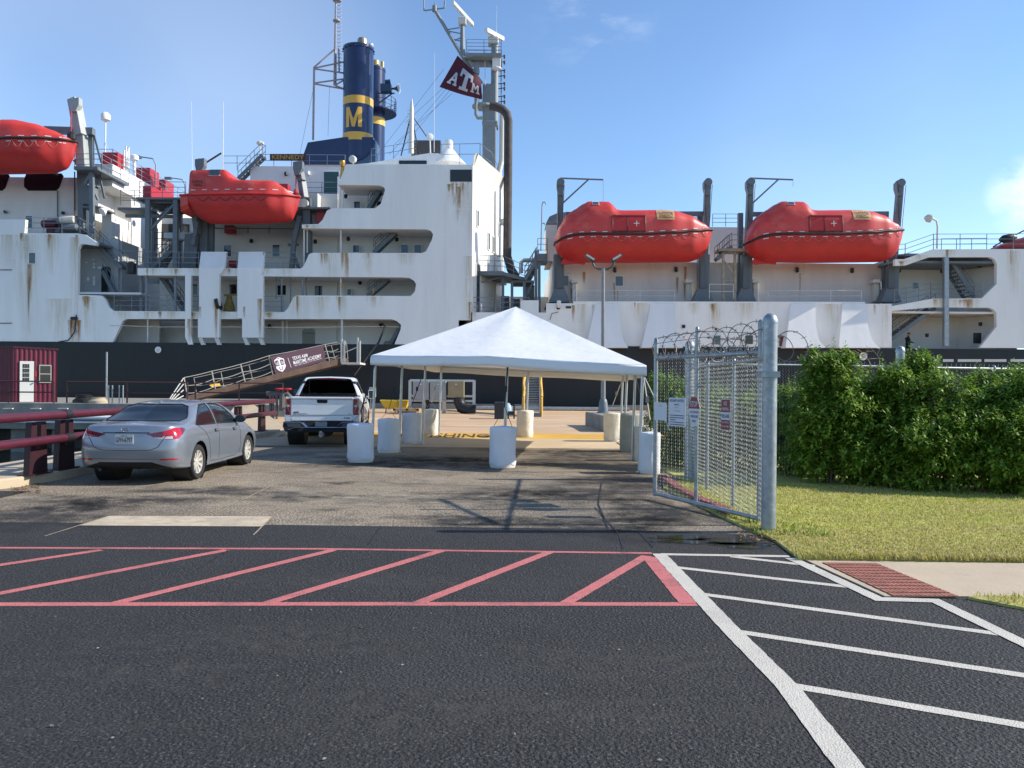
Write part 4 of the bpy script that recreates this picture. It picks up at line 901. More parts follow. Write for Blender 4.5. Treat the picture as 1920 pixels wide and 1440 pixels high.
# davits
def davit(px, pyt, pyb, lean, Y, boom):
    mb = MB(); a_ = P(px,pyb,Y); b_ = P(px+lean,pyt,Y-.6); d_ = (b_-a_); 
    mb.bar(P(px-2,pyb,Y),P(px+lean*.3-2,478,Y),.75,.6); mb.bar(P(px+lean*.25,485,Y),b_,.42,.42)
    c_ = P(px+lean,pyt+8,Y-.7); mb.lathe([(.28,-.28),(.28,.28)],c_+Vector((0,0,.2)),(0,1,0),14); mb.prism(pl([(px+lean-7,pyt),(px+lean+7,pyt),(px+lean+7,pyt+12),(px+lean+4,pyt+26),(px+lean-3,pyt+26),(px+lean-7,pyt+12)],Y-.9),(0,.5,0))
    o = mb.build('davit', SHIP_GREY, ship, bevel=.03)
    mb = MB(); mb.prism(pl([(px-8,538),(px+9,538),(px+19,566),(px-20,566)],Y-.4),(0,.9,0)); mb.build('davit_base', SHIP_GREY, o)
    mb = MB(); mb.prism(pl([(px-6,540),(px+7,540),(px+3,480),(px-5,480)],Y-.55),(0,.15,0)); mb.build('davit_web', M('dark_grey_web',(.09,.105,.115),.5), o)
    mb = MB(); 
    for e in (-.25,.25): mb.tube([c_+Vector((e,-.3,0)), P(px+lean+e*8,440,Y-.3)],.02,4)
    mb.build('fall_wire', BLACK, o)
    if boom:
        mb = MB(); mb.tube([P(px+lean,pyt+2,Y-.5),P(px+lean,334,Y-.5),P(px+lean+80,337,Y-.5)],.06,6); mb.tube([P(px+lean+3,382,Y-.5),P(px+lean+53,336,Y-.5)],.06,6); mb.tube([P(px+lean+80,337,Y-.5),P(px+lean+80,boom,Y-.5)],.015,4); mb.build('hoist_boom', SHIP_GREY, o, smooth=50)
YDV = D+1.5
davit(1049,340,566,2,YDV,380); davit(1319,340,566,8,YDV,0); davit(1399,339,566,8,YDV,350); davit(1672,341,566,16,YDV,0)
mb = MB()
for (xa,xb) in ((1060,1318),(1410,1665)): mb.bar(P(xa,402,YDV),P(xb,401,YDV),.3)
for (x,y0,y1) in ((1312,398,566),(1388,400,566),(1660,400,566)): mb.bar(P(x,y0,YDV+.6),P(x,y1,YDV+.6),.34)
mb.build('davit_beam', SHIP_GREY, ship)
for x in (1335,):
    railing(pl([(1336,425),(1385,425)],YR+2.2),h=.95,n=3); railing(pl([(1330,402+22),(1290,402+20)],YR+4),h=.9)
st(1345,486,1372,462,YDV-.5,n=7); mb = MB(); mb.box(xw(1343,YDV),xw(1394,YDV),YDV-.8,YDV+.6,P(1370,474,YDV).z,P(1370,469,YDV).z)
for x in (1356,1378): mb.bar(P(x,474,YDV-.5),P(x,566,YDV-.5),.16)
mb.bar(P(1358,490,YDV-.5),P(1377,515,YDV-.5),.1); mb.bar(P(1356,526,YDV-.5),P(1378,526,YDV-.5),.1); mb.build('davit_platform', M('rusty_cream_steel',(.36,.31,.24),.7,var=.4,vscale=3), ship)
railing(pl([(1368,470),(1392,469)],YDV-.8),h=1.1,post=.6)
mb = MB(); mb.prism(pl([(1024,418),(1030,406),(1048,398),(1060,398),(1062,420)],YR+1),(0,3,0)); mb.build('canvas_cover', SHIP_GREY, ship)
# small fittings on the side plating
for (x,y,w_,h_,m_) in ((1047,575,3,5,BLACK),(1066,576,5,2,BLACK),(1282,612,3,3,BLACK),(1343,617,2,2.5,BLACK),(1329,633,2,2,BLUEGLASS),(1405,637,7,8,DKGLASS)):
    mb = MB(); prect(mb,x-w_,y-h_,x+w_,y+h_,D-.08,.08); mb.build('hull_fitting', m_, ship, bevel=.02)
window(1338,629,1351,646,D-.02)
mb = MB(); mb.tube(pl([(1047,585),(1035,588),(1031,600)],D-.05),.02,5); mb.build('camera_cable', BLACK, ship)
mb = MB(); c_ = P(1048,572,D-.2); mb.lathe([(.14,.3),(.16,0),(.12,-.15),(.03,-.2)],c_,n=14); mb.build('dome_camera', WHITE, ship, smooth=50)
mb = MB(); prect(mb, 1462,631,1482,649,D-.1,.06); sg_ = mb.build('hull_notice', M('dark_red_notice',(.16,.012,.02),.4), ship)
# ---- far right block with open decks
rb = [(1678,486),(1695,486),(1748,467.5),(2100,466),(2100,654),(1836,652),(1841,647),(1869,612),(1868,586),(1863,580),(1855,577),(1748,576),(1698,580.5),(1672,583),(1672,574),(1748,560),(1841,559.5),(1869,532),(1869,494),(1865,486),(1856,482),(1743,482),(1698,497.5),(1678,498)]
mb = MB(); mb.prism(pl(rb, D-.02), (0,.3,0), 0)
streaks(mb, [(1815,561,16,18),(1776,468,5,20),(1895,468,6,26),(1753,561,5,15),(1690,490,8,8),(1800,562,8,10)], D-.024)
streaks(mb, [(1760,561,30,16),(1790,561,30,16),(1820,561,34,18),(1700,487,24,10),(1725,478,24,12),(1900,470,20,80),(1780,468,30,14)], D-.026, 2)
mb.build('side_plating', [W_SHIP, STREAK, PALEST], ship)
mb = MB()
mb.box(xw(1655,YR+.8),xw(1800,YR+.8),YR+.8,YR+1,ZD-1.2,zat(484)); mb.prism([Vector((xw(1800,YR+.8),YR+.8,ZD-1.2)),Vector((xw(1905,D+.4),D+.3,ZD-1.2)),Vector((xw(1905,D+.4)+.2,D+.5,ZD-1.2)),Vector((xw(1800,YR+.8),YR+1,ZD-1.2))],(0,0,zat(484)-ZD+1.2)); mb.build('inner_wall', W_IN, ship)
deckslab('deck',577,1672,1890,D+.285,YR+.8); deckslab('deck',482,1678,1890,D+.285,YR+.8,mat=SHIP_GREY)
mb = MB(); mb.box(xw(1700,D),HX,D+.29,D+14,zat(470)-.1,zat(468)); mb.build('foredeck', SHIP_GREY, ship)
railing([P(1680,487,D+.2),P(1697,486,D+.2),P(1750,467.5,D+.2),P(2000,466.5,D+.2)],h=1.05,post=1.9); railing([P(1765,468,D+4),P(1850,467,D+4)],h=.8,n=2,post=1.2)
railing([P(1677,572,D+.2),P(1745,560,D+.2)],h=1.05,post=.9); railing([P(1745,560,D+.2),P(1842,560,D+.2)],h=1.0,post=3)
mb = MB(); mb.bar(P(1773,482.5,D-.15),P(1773,649,D-.15),.30); mb.build('stanchion', STEEL, ship)
st(1787,494,1826,557,D+1.0,wd=1.2,n=10); stair(P(1652,650,D+.5),P(1754,577,D+.5),1.0,14)
window(1676,520,1685,540,YR+.8); window(1712,530,1722,541,YR+.8,gl=BLUEGLASS); 
mb = MB(); prect(mb,1826,624,1840,644,D+.9,.08); mb.build('door', BLACK, ship)
for (x,y) in ((1686,511),(1766,512),(1837,502),(1838,611),(1738,632)):
    mb = MB(); mb.lathe([(.08,0),(.12,.06),(.12,.25)],P(x,y,D+1.6),n=10); mb.build('bulkhead_lamp', BLACK, ship)
c_ = P(1757,466,D+1)
mb = MB(); mb.tube([c_,P(1758,425,D+1),P(1756,414,D+1),P(1747,409,D+1)],.07,8); mb.lathe([(.1,-.2),(.28,0),(.3,.2),(.1,.3)],P(1739,409,D+1),(1,0,-.1),12); mb.build('deck_lamp', CREAM, ship, smooth=40)
mb = MB(); c_ = P(1890,447,D+1.5); mb.lathe([(.12,-.6),(.3,-.3),(.3,.3),(.12,.6)],c_,(1,0,.2),10); mb.tube(pl([(1862,463),(1880,452),(1890,447),(1935,425)],D+1.5),.05,5); mb.build('cargo_block', BLACK, ship, smooth=40)
mb = MB(); mb.prism(pl([(1870,466),(1880,459),(1905,449),(1925,443),(1990,440),(1990,466)],D+2),(0,1.5,0)); mb.build('rescue_boat_bow', M('boat_red',(.36,.03,.03),.4), ship, bevel=.2)
# ------------------------------------------------------------------ lifeboats
RED = M('lifeboat_orange_red', (.60,.042,.030), .42, var=.12, vscale=1.5, vstretch=(.5,1,1), coat=.15)
layer(RED, (.38,.04,.025), 1.3, .52, .8, (1,1,.6), .6); layer(RED, (.68,.17,.12), .9, .50, .75, (1,1,1.5), .55, loc=(3,3,3)); layer(REDD_ if False else RED, (.30,.06,.04), 3.0, .64, .80, (1.5,1.5,.25), .5)
REDD = M('lifeboat_hull_red', (.50,.026,.024), .5, var=.15, vscale=1.2)
TAPE = M('reflective_tape', (.70,.68,.66), .4)
PLAC = M('placard_yellow', (.60,.36,.17), .6)
INK = M('placard_ink', (.05,.02,.015), .7)
ROPE = M('grab_line', (.52,.22,.17), .8)
def interp(tab, x):
    if x <= tab[0][0]: return tab[0][1]
    for (a, va), (b, vb) in zip(tab[:-1], tab[1:]):
        if x <= b:
            t = (x-a)/(b-a); t = t*t*(3-2*t)*.5+t*.5; return va+(vb-va)*t
    return tab[-1][1]
def boat(xs, top, gun, bot, wid, label, Y, door_=None, win=None, plac=None, tower=None, lines=None, bulge=.62, keel=None, stern=0, dots=True):
    x0, x1 = xs; nst = 64; cz = P((x0+x1)/2, interp(gun, (x0+x1)/2), Y)
    root = thing('lifeboat', label, 'lifeboat', cz, 0, 'orange lifeboats hung along the ship')
    s_ = Y/F
    def sect(px):
        t = (px-x0)/(x1-x0)
        return P(px, interp(top, px), Y).z, P(px, interp(gun, px), Y).z, P(px, interp(bot, px), Y).z, interp(wid, t)*1.75
    can = MB(); hul = MB(); fen = MB(); NT = 20
    CP = [(1,0),(.985,.3),(.955,.60),(.91,.69),(.80,.84),(.62,.95),(.36,.993),(0,1)] if bulge > .55 else [(1,0),(.98,.4),(.95,.8),(.88,.93),(.6,.985),(0,1)]
    HP = [(1,0),(.985,.2),(.95,.40),(.88,.56),(.70,.75),(.46,.90),(.2,.985),(0,1)]
    def prof(T_, u):
        v = abs(u-.5)*2; k = (1-v)*(len(T_)-1); i0 = min(int(k), len(T_)-2); f_ = k-i0; a, b = T_[i0], T_[i0+1]
        return (a[0]+(b[0]-a[0])*f_)*(1 if u < .5 else -1), a[1]+(b[1]-a[1])*f_
    can_r = []; hul_r = []; fl = []
    for i in range(nst+1):
        e = i/nst; px = x0+(x1-x0)*(.5-.5*cos(pi*e)) ; zt_, zg, zb, hw = sect(px); X = P(px, 500, Y).x
        hw = max(hw, .03); row = []
        for j in range(NT+1):
            sg, hh = prof(CP, j/NT); row.append(Vector((X, Y-hw*sg, zg+(zt_-zg)*hh)))
        can_r.append(row); row = []
        for j in range(NT+1):
            sg, hh = prof(HP, j/NT); row.append(Vector((X, Y-hw*sg, zg-(zg-zb)*hh)))
        hul_r.append(row); fl.append((X, hw, zg))
    def grid(mb, rows):
        n = len(rows[0]); mb.add([p for r in rows for p in r], [(i*n+j, i*n+j+1, (i+1)*n+j+1, (i+1)*n+j) for i in range(len(rows)-1) for j in range(n-1)])
        mb.add(rows[0], [tuple(range(n))]); mb.add(rows[-1], [tuple(range(n))])
    grid(can, can_r); grid(hul, hul_r)
    hb = hul.build('boat_hull', REDD, root, smooth=50)
    lp = [Vector((X, Y-hw-.03, zg)) for X, hw, zg in fl]+[Vector((X, Y+hw+.03, zg)) for X, hw, zg in reversed(fl)]
    fen.tube(lp, .085, 8, closed=True); fen.build('rubbing_strake', M('black_rubber',(.022,.016,.016),.6) if 'tall' not in label else REDD, root, smooth=60)
    def face(px, py, off=.02):                         # point on the near surface
        zt_, zg, zb, hw = sect(px); p = P(px, py, Y); z = p.z
        T_, q = (CP, (z-zg)/max(.01, zt_-zg)) if z >= zg else (HP, (zg-z)/max(.01, zg-zb)); q = min(1, max(0, q)); c__ = 0
        for (wa, ha), (wb, hb) in zip(T_[:-1], T_[1:]):
            if ha <= q <= hb: c__ = wa+(wb-wa)*(q-ha)/max(1e-6, hb-ha); break
        yy = Y-hw*c__-off; p = P(px, py, yy)
        return Vector((P(px,500,Y).x, yy, z))
    if door_:
        a, b, c_, d = door_; mb = MB(); n = 6
        rows = [[face(a+(c_-a)*i/n, b+(d-b)*j/n, .03) for j in range(n+1)] for i in range(n+1)]
        mb.add([p for r in rows for p in r], [(i*(n+1)+j, i*(n+1)+j+1, (i+1)*(n+1)+j+1, (i+1)*(n+1)+j) for i in range(n) for j in range(n)])
        h_ = mb.build('side_hatch', REDD, root, smooth=50)
        mb = MB(); m_ = a+(c_-a)*.45
        mb.tube([face(a,b,.04),face(m_,b,.04),face(c_,b,.04),face(c_,(b+d)/2,.04),face(c_,d,.04),face(m_,d,.04),face(a,d,.04),face(a,(b+d)/2,.04)],.045,5,closed=True); mb.tube([face(m_,b,.04),face(m_,(b+d)/2,.04),face(m_,d,.04)],.04,5)
        mb.build('hatch_frame', M('dark_red_trim',(.10,.012,.016),.5), h_)
        mb = MB(); u_ = m_+(c_-m_)*.5; v_ = (b+d)/2
        mb.bar(face(u_-5,v_,.06),face(u_+5,v_,.06),.05,.05); mb.bar(face(u_,v_-5,.065),face(u_,v_+5,.065),.05,.05); mb.build('handle', TAPE, h_)
    if win:
        for (a, b, c_, d) in win:
            mb = MB(); mb.prism([face(a,b,.03),face(c_,b,.03),face(c_,d,.03),face(a,d,.03)],(0,.05,0)); w_ = mb.build('window', TAPE, root); 
            mb = MB(); e = 1.2; mb.prism([face(a+e,b+e,.045),face(c_-e,b+e,.045),face(c_-e,d-e,.045),face(a+e,d-e,.045)],(0,.03,0)); mb.build('pane', BLUEGLASS, w_)
    if plac:
        a, b, c_, d, txt = plac; n = 4
        mb = MB(); rows = [[face(a+(c_-a)*i/n, b+(d-b)*j/n, .03) for j in range(n+1)] for i in range(n+1)]
        mb.add([p for r in rows for p in r], [(i*(n+1)+j, i*(n+1)+j+1, (i+1)*(n+1)+j+1, (i+1)*(n+1)+j) for i in range(n) for j in range(n)])
        pp = mb.build('placard', PLAC if txt[1] else RED, root)
        mb = MB(); nl = len(txt[0])
        for li, t in enumerate(txt[0]):
            yc_ = b+(d-b)*(.16+.70*(li+.5)/nl); ww = (c_-a)*.88*min(1, len(t)/12); hh = (d-b)*.62/nl
            put_text(mb, t, 0, 0, 0, ww, hh, .02, fn=lambda x, y, yc_=yc_: face((a+c_)/2+x, yc_-y, .05))
        mb.build('lettering', INK, pp, recalc=False)
    if lines:
        mb = MB(); xa, xb, n = lines[:3]
        for i in range(n):
            pa = xa+(xb-xa)*i/n; pb = xa+(xb-xa)*(i+1)/n
            pts = [face(pa+(pb-pa)*k/8, interp(gun,pa+(pb-pa)*k/8)+lines[3]+lines[4]*sin(pi*k/8), .03) for k in range(9)]
            mb.tube(pts, .012, 4)
        mb.build('grab_line', lines[5], root)
    if dots:
        mb = can; n = int((x1-x0)/20)
        for i in range(1, n):
            pa = x0+(x1-x0)*i/n
            for dy in dots:
                q = [(pa,-.65+dy),(pa+9,-.65+dy),(pa+9,.65+dy),(pa,.65+dy)]
                mb.add([face(x, interp(gun,x)+y, .02) for x, y in q], [(0,1,2,3)], 1)
    can.build('canopy', [RED, TAPE], root, smooth=50)
    if keel:
        mb = MB(); mb.prism(pl(keel, Y), (0,.16,0)); mb.build('skeg', REDD, root)
    if tower: tower(root, face)
    return root
TXT = lambda n: (['T.S. KENNEDY','CAPE COD, MA','LIFEBOAT '+n,'70 PERSONS'], True)
YL = D+.3
def mk(dx, dy, label, n):
    f = lambda L_: [(x+dx, y+dy) for x, y in L_]
    boat((1040+dx,1334+dx), f([(1040,445),(1048,425),(1060,406),(1075,396),(1090,386),(1101,380.5),(1140,381.5),(1146,388),(1152,396.5),(1162,398),(1240,397),(1262,399),(1290,407),(1315,420),(1327,427),(1334,434)]),
         f([(1040,457),(1060,450),(1085,447),(1200,447.5),(1260,444),(1300,438),(1334,431.5)]),
         f([(1040,462),(1044,474),(1055,484),(1080,492),(1150,493),(1290,491.5),(1310,486),(1322,474),(1330,455),(1334,438)]),
         [(0,.30),(.03,.62),(.1,.86),(.25,.98),(.5,1),(.72,.95),(.85,.74),(.94,.42),(1,.06)], label, YL,
         door_=(1142+dx,414+dy,1202+dx,443+dy), win=[(1106+dx,384.5+dy,1119+dx,392.5+dy)], plac=(1223+dx,401+dy,1256+dx,421+dy,TXT(n)),
         lines=(1088+dx,1330+dx,12,3.5,9,ROPE), dots=(-4,5),
         keel=[(1052+dx,494+dy),(1058+dx,480+dy),(1078+dx,488+dy),(1098+dx,492+dy),(1096+dx,496+dy),(1080+dx,494+dy),(1060+dx,496+dy)])
mk(0, 0, 'orange lifeboat with cabin bump and side hatch, directly behind the two-headed lamp post', '3')
mk(358, 0, 'orange lifeboat with side hatch, the one nearest the ramped deck end above the bush', '1')
boat((-210,141), [(-210,260),(-160,238),(-100,232),(-60,231),(0,231),(40,231),(75,237),(105,248),(125,258),(141,266)],
     [(-210,285),(-100,279),(0,275),(60,271),(110,267.5),(141,266)], [(-210,300),(-190,318),(-140,324),(0,326),(100,325),(122,318),(135,300),(141,272)],
     [(0,.30),(.03,.62),(.1,.86),(.25,.98),(.5,1),(.72,.95),(.85,.74),(.94,.42),(1,.06)], 'orange lifeboat cut off by the left border, high on the after house', D+.2,
     plac=(-14,234,22,249,TXT('6')), lines=(30,120,5,3,13,ROPE), dots=(-4,6))
def twr(root, face):
    pass
boat((350,561), [(350,404),(366,399),(366.5,332),(369,324.5),(428,323.5),(433,325),(441,338),(453,344),(520,344.5),(536,355),(547,364),(553,366.5),(561,369)],
     [(350,374),(420,373),(500,372),(561,369)], [(350,392),(362,394),(366,402),(378,412),(395,419.5),(470,420),(535,417),(548,413),(556,395),(561,372)],
     [(0,.66),(.1,.76),(.3,.8),(.6,.8),(.75,.72),(.88,.46),(1,.05)], 'orange lifeboat with tall square helm house, above the two white side plates', D-.2,
     win=[(404,326,425,339)], plac=(372,344,396,362,(['T.S. KENNEDY','CAPE COD, MA','LIFEBOAT 2','37 PERSONS'],False)), lines=(383,510,6,5,7,BLACK), dots=(-8.5,), bulge=.5)
# davit arms of the two left lifeboats
def arm(pts, Y, w_, nm='davit_arm', m_=None):
    mb = MB()
    for a, b in zip(pts[:-1], pts[1:]): mb.bar(P(*a,Y),P(*b,Y+.2),w_,w_*1.1)
    x, y = pts[-1]; mb.prism(pl([(x-9,y-2),(x+9,y-4),(x+9,y+10),(x+3,y+22),(x-6,y+24),(x-9,y+10)],Y-.4),(0,.5,0))
    o = mb.build(nm, m_ or SHIP_GREY, ship, bevel=.03); return o
PALEG = M('pale_davit_grey',(.36,.38,.37),.5,var=.15,vscale=2)
arm([(156,318),(152,255),(139,186)],D+.9,.62,m_=PALEG)
mb = MB(); mb.bar(P(85,244,D+1.2),P(176,247,D+1.2),.45); mb.bar(P(171,240,D+1.5),P(172,318,D+1.5),.3); mb.bar(P(174,244,D+1.5),P(190,305,D+1.5),.12); mb.bar(P(100,245,D+1.2),P(125,275,D+1.2),.2); mb.bar(P(140,300,D+1.2),P(152,318,D+1.2),.2); mb.build('davit_beam', SHIP_GREY, ship)
mb = MB(); mb.tube(pl([(134,205),(133,248)],D+.5),.05,5); mb.build('fall_wire', M('red_rope',(.35,.05,.06),.8), ship); mb = MB(); mb.lathe([(.15,-.3),(.28,-.1),(.28,.2),(.1,.4)],P(134,258,D+.3),n=10); mb.build('fall_block', BLACK, ship)
arm([(571,372),(566,340),(558,305)],D+.6,.42); arm([(380,322),(374,300)],D+.8,.36)
mb = MB(); mb.bar(P(576,372,D+1),P(578,503,D+1),.5,.6); mb.bar(P(547,503,D+.6),P(551,455,D+.6),.3); mb.bar(P(551,455,D+.6),P(562,405,D+.6),.3); mb.bar(P(540,459,D+.8),P(560,459,D+.8),.16); mb.bar(P(547,468,D+.6),P(560,503,D+.6),.2)
mb.build('davit_frame', M('dark_davit_grey',(.10,.115,.125),.55,var=.2,vscale=3), ship)
mb = MB(); mb.bar(P(362,440,D+1),P(358,503,D+1),.9,.6); mb.bar(P(384,400,D+1.2),P(384,503,D+1.2),.55); mb.bar(P(366,400,D+.4),P(372,440,D+.8),.4); mb.bar(P(396,410,D+1.4),P(395,490,D+1.4),.4); mb.bar(P(362,460,D+.4),P(370,415,D+.4),.25)
mb.build('davit_frame', M('dark_davit_grey',(.10,.115,.125),.55,var=.2,vscale=3), ship)
mb = MB(); mb.lathe([(.3,-.15),(.3,.15)],P(570,381,D+.4),(0,1,0),16); mb.build('davit_sheave', CREAM, ship); mb = MB(); mb.tube(pl([(555,312),(555,352)],D+.4),.045,5); mb.lathe([(.1,-.2),(.22,0),(.1,.3)],P(555,362,D+.4),n=10); mb.build('fall_wire', M('red_rope_fall',(.35,.05,.06),.8), ship)
# ------------------------------------------------------------------ flag on the main mast
MFLAG = M('maroon_flag_cloth', (.075,.009,.024), .8); FWHT = M('flag_white', (.46,.46,.50), .8)
flag = thing('flag', 'maroon flag with white interlocked letters flying from the ship mast', 'flag', P(858,105,D+9))
FA, FB, FC, FD_ = (858,104), (824,163), (903,176), (905,150)
def flagpt(u, v, off=0):                                # u along the hoist side to the fly, v across
    a = Vector((*FA, 0)); b = Vector((*FB, 0)); c_ = Vector((904,186,0)); d = Vector((902,150,0))
    p = a.lerp(d, u).lerp(b.lerp(c_, u), v)
    Yq = D+8.6+.25*sin(u*7+v*1.5)*u+.15*sin(v*5+u*3)
    p.y += 3*sin(u*3.0)*(v-.3)
    q = P(p.x, p.y, Yq); q.y -= off; return q
mb = MB(); n, m_ = 24, 14
mb.add([flagpt(i/n, j/m_) for i in range(n+1) for j in range(m_+1)], [(i*(m_+1)+j, i*(m_+1)+j+1, (i+1)*(m_+1)+j+1, (i+1)*(m_+1)+j) for i in range(n) for j in range(m_)])
mb.build('cloth', MFLAG, flag, smooth=180)
def flagtext(mb, ch, u, v, wd, ht, off, bold=.03):
    vs, fs = text2d(ch, bold); e1 = Vector((.80,.60)); 
    pts = []
    for x, y in vs:
        pts.append(flagpt(u+x*wd, v-y*ht, off))
    mb.add(pts, fs)
def serif(mb, u, v, wd, ht, off, kind):
    """block serif letters from strokes, in flag coordinates"""
    def q(x0, y0, x1, y1, x2, y2, x3, y3):
        n_ = 6
        def lp(a, b): 
            X = (x0+(x1-x0)*a)*(1-b)+(x3+(x2-x3)*a)*b; Y_ = (y0+(y1-y0)*a)*(1-b)+(y3+(y2-y3)*a)*b; return flagpt(u+X*wd, v-Y_*ht, off)
        mb.add([lp(i/n_, j/n_) for i in range(n_+1) for j in range(n_+1)], [(i*(n_+1)+j,i*(n_+1)+j+1,(i+1)*(n_+1)+j+1,(i+1)*(n_+1)+j) for i in range(n_) for j in range(n_)])
    if kind == 'T':
        q(-.5,.5,.5,.5,.5,.28,-.5,.28); q(-.5,.28,-.34,.28,-.34,.12,-.5,.12); q(.34,.28,.5,.28,.5,.12,.34,.12); q(-.13,.28,.13,.28,.13,-.35,-.13,-.35); q(-.28,-.35,.28,-.35,.28,-.5,-.28,-.5)
    if kind == 'A':
        q(-.1,.5,.12,.5,-.22,-.35,-.42,-.35); q(-.1,.5,.12,.5,.44,-.35,.2,-.35); q(-.2,-.02,.22,-.02,.26,-.18,-.26,-.18); q(-.5,-.35,-.1,-.35,-.1,-.5,-.5,-.5); q(.1,-.35,.5,-.35,.5,-.5,.1,-.5)
    if kind == 'M':
        q(-.4,.5,-.2,.5,-.2,-.35,-.4,-.35); q(.2,.5,.4,.5,.4,-.35,.2,-.35); q(-.2,.5,-.2,.2,0,-.2,0,.15); q(.2,.5,.2,.2,0,-.2,0,.15); q(-.5,-.35,-.1,-.35,-.1,-.5,-.5,-.5); q(.1,-.35,.5,-.35,.5,-.5,.1,-.5)
mb = MB(); serif(mb,.52,.52,.40,.68,.06,'T'); mb.build('letter', FWHT, flag, recalc=False)
mb = MB(); serif(mb,.22,.62,.24,.40,.07,'A'); mb.build('letter', FWHT, flag, recalc=False)
mb = MB(); serif(mb,.82,.62,.24,.40,.07,'M'); mb.build('letter', FWHT, flag, recalc=False)
# ------------------------------------------------------------------ person on deck
def person(loc, label):
    root = thing('person', label, 'person', loc)
    V = [(0,0,.95),(0,0,1.15),(0.01,0,1.38),(.03,0,1.50),(.05,0,1.58),(.06,0,1.68),       # pelvis..head
         (-.02,-.19,1.40),(.06,-.27,1.14),(.28,-.22,1.08),(-.02,.19,1.40),(.08,.26,1.14),(.30,.16,1.12),
         (0,-.10,.90),(.02,-.11,.48),(0,-.12,.07),(.12,-.13,.03),(0,.10,.90),(-.02,.11,.48),(-.05,.12,.07),(.07,.13,.03)]
    E = [(0,1),(1,2),(2,3),(3,4),(4,5),(2,6),(6,7),(7,8),(2,9),(9,10),(10,11),(0,12),(12,13),(13,14),(14,15),(0,16),(16,17),(17,18),(18,19)]
    R_ = [.15,.15,.15,.06,.075,.085,.075,.055,.04,.075,.055,.04,.10,.075,.05,.045,.10,.075,.05,.045]
    def skin(name, V, E, R_, mat, rootidx=0):
        me = bpy.data.meshes.new(name); me.from_pydata(V, E, [])
        me.materials.append(mat); o = bpy.data.objects.new(name, me); C.objects.link(o); o.parent = root
        sk = o.modifiers.new('skin', 'SKIN'); sk.use_smooth_shade = True
        for i, r in enumerate(R_): me.skin_vertices[0].data[i].radius = (r, r)
        me.skin_vertices[0].data[rootidx].use_root = True
        s_ = o.modifiers.new('subdivision', 'SUBSURF'); s_.levels = 1; s_.render_levels = 2
        return o
    DARKC_ = M('dark_navy_clothing', (.012,.014,.02), .9); SKIN_ = M('skin', (.42,.24,.17), .6)
    bodyo = skin('body', V, E, R_, DARKC_)
    mb = MB(); c_ = Vector(loc)+Vector((.06,0,1.66))
    mb.lathe([(.03,-.14),(.065,-.11),(.078,-.04),(.085,.03),(.08,.09),(.05,.125),(.0,.13)], c_, n=18); mb.lathe([(.012,0),(.014,.03),(.004,.045)], c_+Vector((.075,0,-.02)), (1,0,-.2), 8)
    for s_ in (-1, 1): mb.lathe([(.01,-.008),(.022,0),(.01,.01)], c_+Vector((0,.083*s_,-.01)), (0,s_,0), 8)
    mb.lathe([(.05,-.22),(.05,-.1)], c_, n=12)
    mb.build('head', SKIN_, root, smooth=60)
    mb = MB(); mb.lathe([(.089,.03),(.092,.07),(.08,.125),(.03,.15),(0,.152)], c_, n=18); mb.prism([c_+Vector((.07,-.07,.045)),c_+Vector((.17,-.05,.035)),c_+Vector((.17,.05,.035)),c_+Vector((.07,.07,.045))],(0,0,.012)); mb.build('cap', M('dark_cap',(.02,.02,.024),.9), root, smooth=40)
    for i,(s_, b) in enumerate(((-1,(.28,-.22,1.08)),(1,(.30,.16,1.12)))):
        b = Vector(b); V2 = [b, b+Vector((.06,0,.0))]; E2 = [(0,1)]; R2 = [.028,.032]
        for k in range(4):
            o_ = Vector((.0,-.03+.02*k,0)); k0 = len(V2); L_ = (.030,.036,.034,.026)[k]
            V2 += [b+Vector((.10,0,0))+o_, b+Vector((.10+L_,0,-.012))+o_, b+Vector((.095+L_,0,-.045))+o_]; E2 += [(1,k0),(k0,k0+1),(k0+1,k0+2)]; R2 += [.010,.009,.008]
        k0 = len(V2); V2 += [b+Vector((.05,-.03*s_*-1,.02)), b+Vector((.085,-.035*s_*-1,.02))]; E2 += [(0,k0),(k0,k0+1)]; R2 += [.011,.009]
        skin('hand', V2, E2, R2, SKIN_)
    return root
person(P(1702,649,D+.62)-Vector((0,0,.86)), 'person in dark clothes and cap leaning over the ship rail below the stairs')
mb = MB(); c_ = P(1711,648,D+.42)+Vector((0,0,.03)); mb.lathe([(.03,-.04),(.04,.06)], c_, n=12); tag(mb.build('cup', WHITE), 'small white cup held by the person at the ship rail', 'cup')
# ------------------------------------------------------------------ tent
FAB = M('white_tent_vinyl', (.82,.82,.81), .5, var=.03, vscale=1.2, bump=.35, bscale=2.6, bdist=.06)
nt_ = FAB.node_tree; tr_ = nt_.nodes.new('ShaderNodeBsdfTranslucent'); tr_.inputs[0].default_value = (.85,.85,.83,1); ms_ = nt_.nodes.new('ShaderNodeMixShader'); ms_.inputs[0].default_value = .07
nt_.links.new(nt_.nodes['Principled BSDF'].outputs[0], ms_.inputs[1]); nt_.links.new(tr_.outputs[0], ms_.inputs[2]); nt_.links.new(ms_.outputs[0], nt_.nodes['Material Output'].inputs[0])
tent = thing('frame_tent', 'white peaked frame tent on metal poles over the roadway', 'tent', G(945,850))
polesB = [(697,858),(748,847.5),(792,832.5),(823,818.5),(986,821),(1163,829),(1170,846),(1185,863),(1198,885.5),(944.5,869)]
def eave(gp):
    z = 2.20-.044*gp.x; return z
PB = [G(x, y) for x, y in polesB]
lean = Vector((.030,0,1))
PT = [Vector((p.x+lean.x*eave(p), p.y, eave(p))) for p in PB]
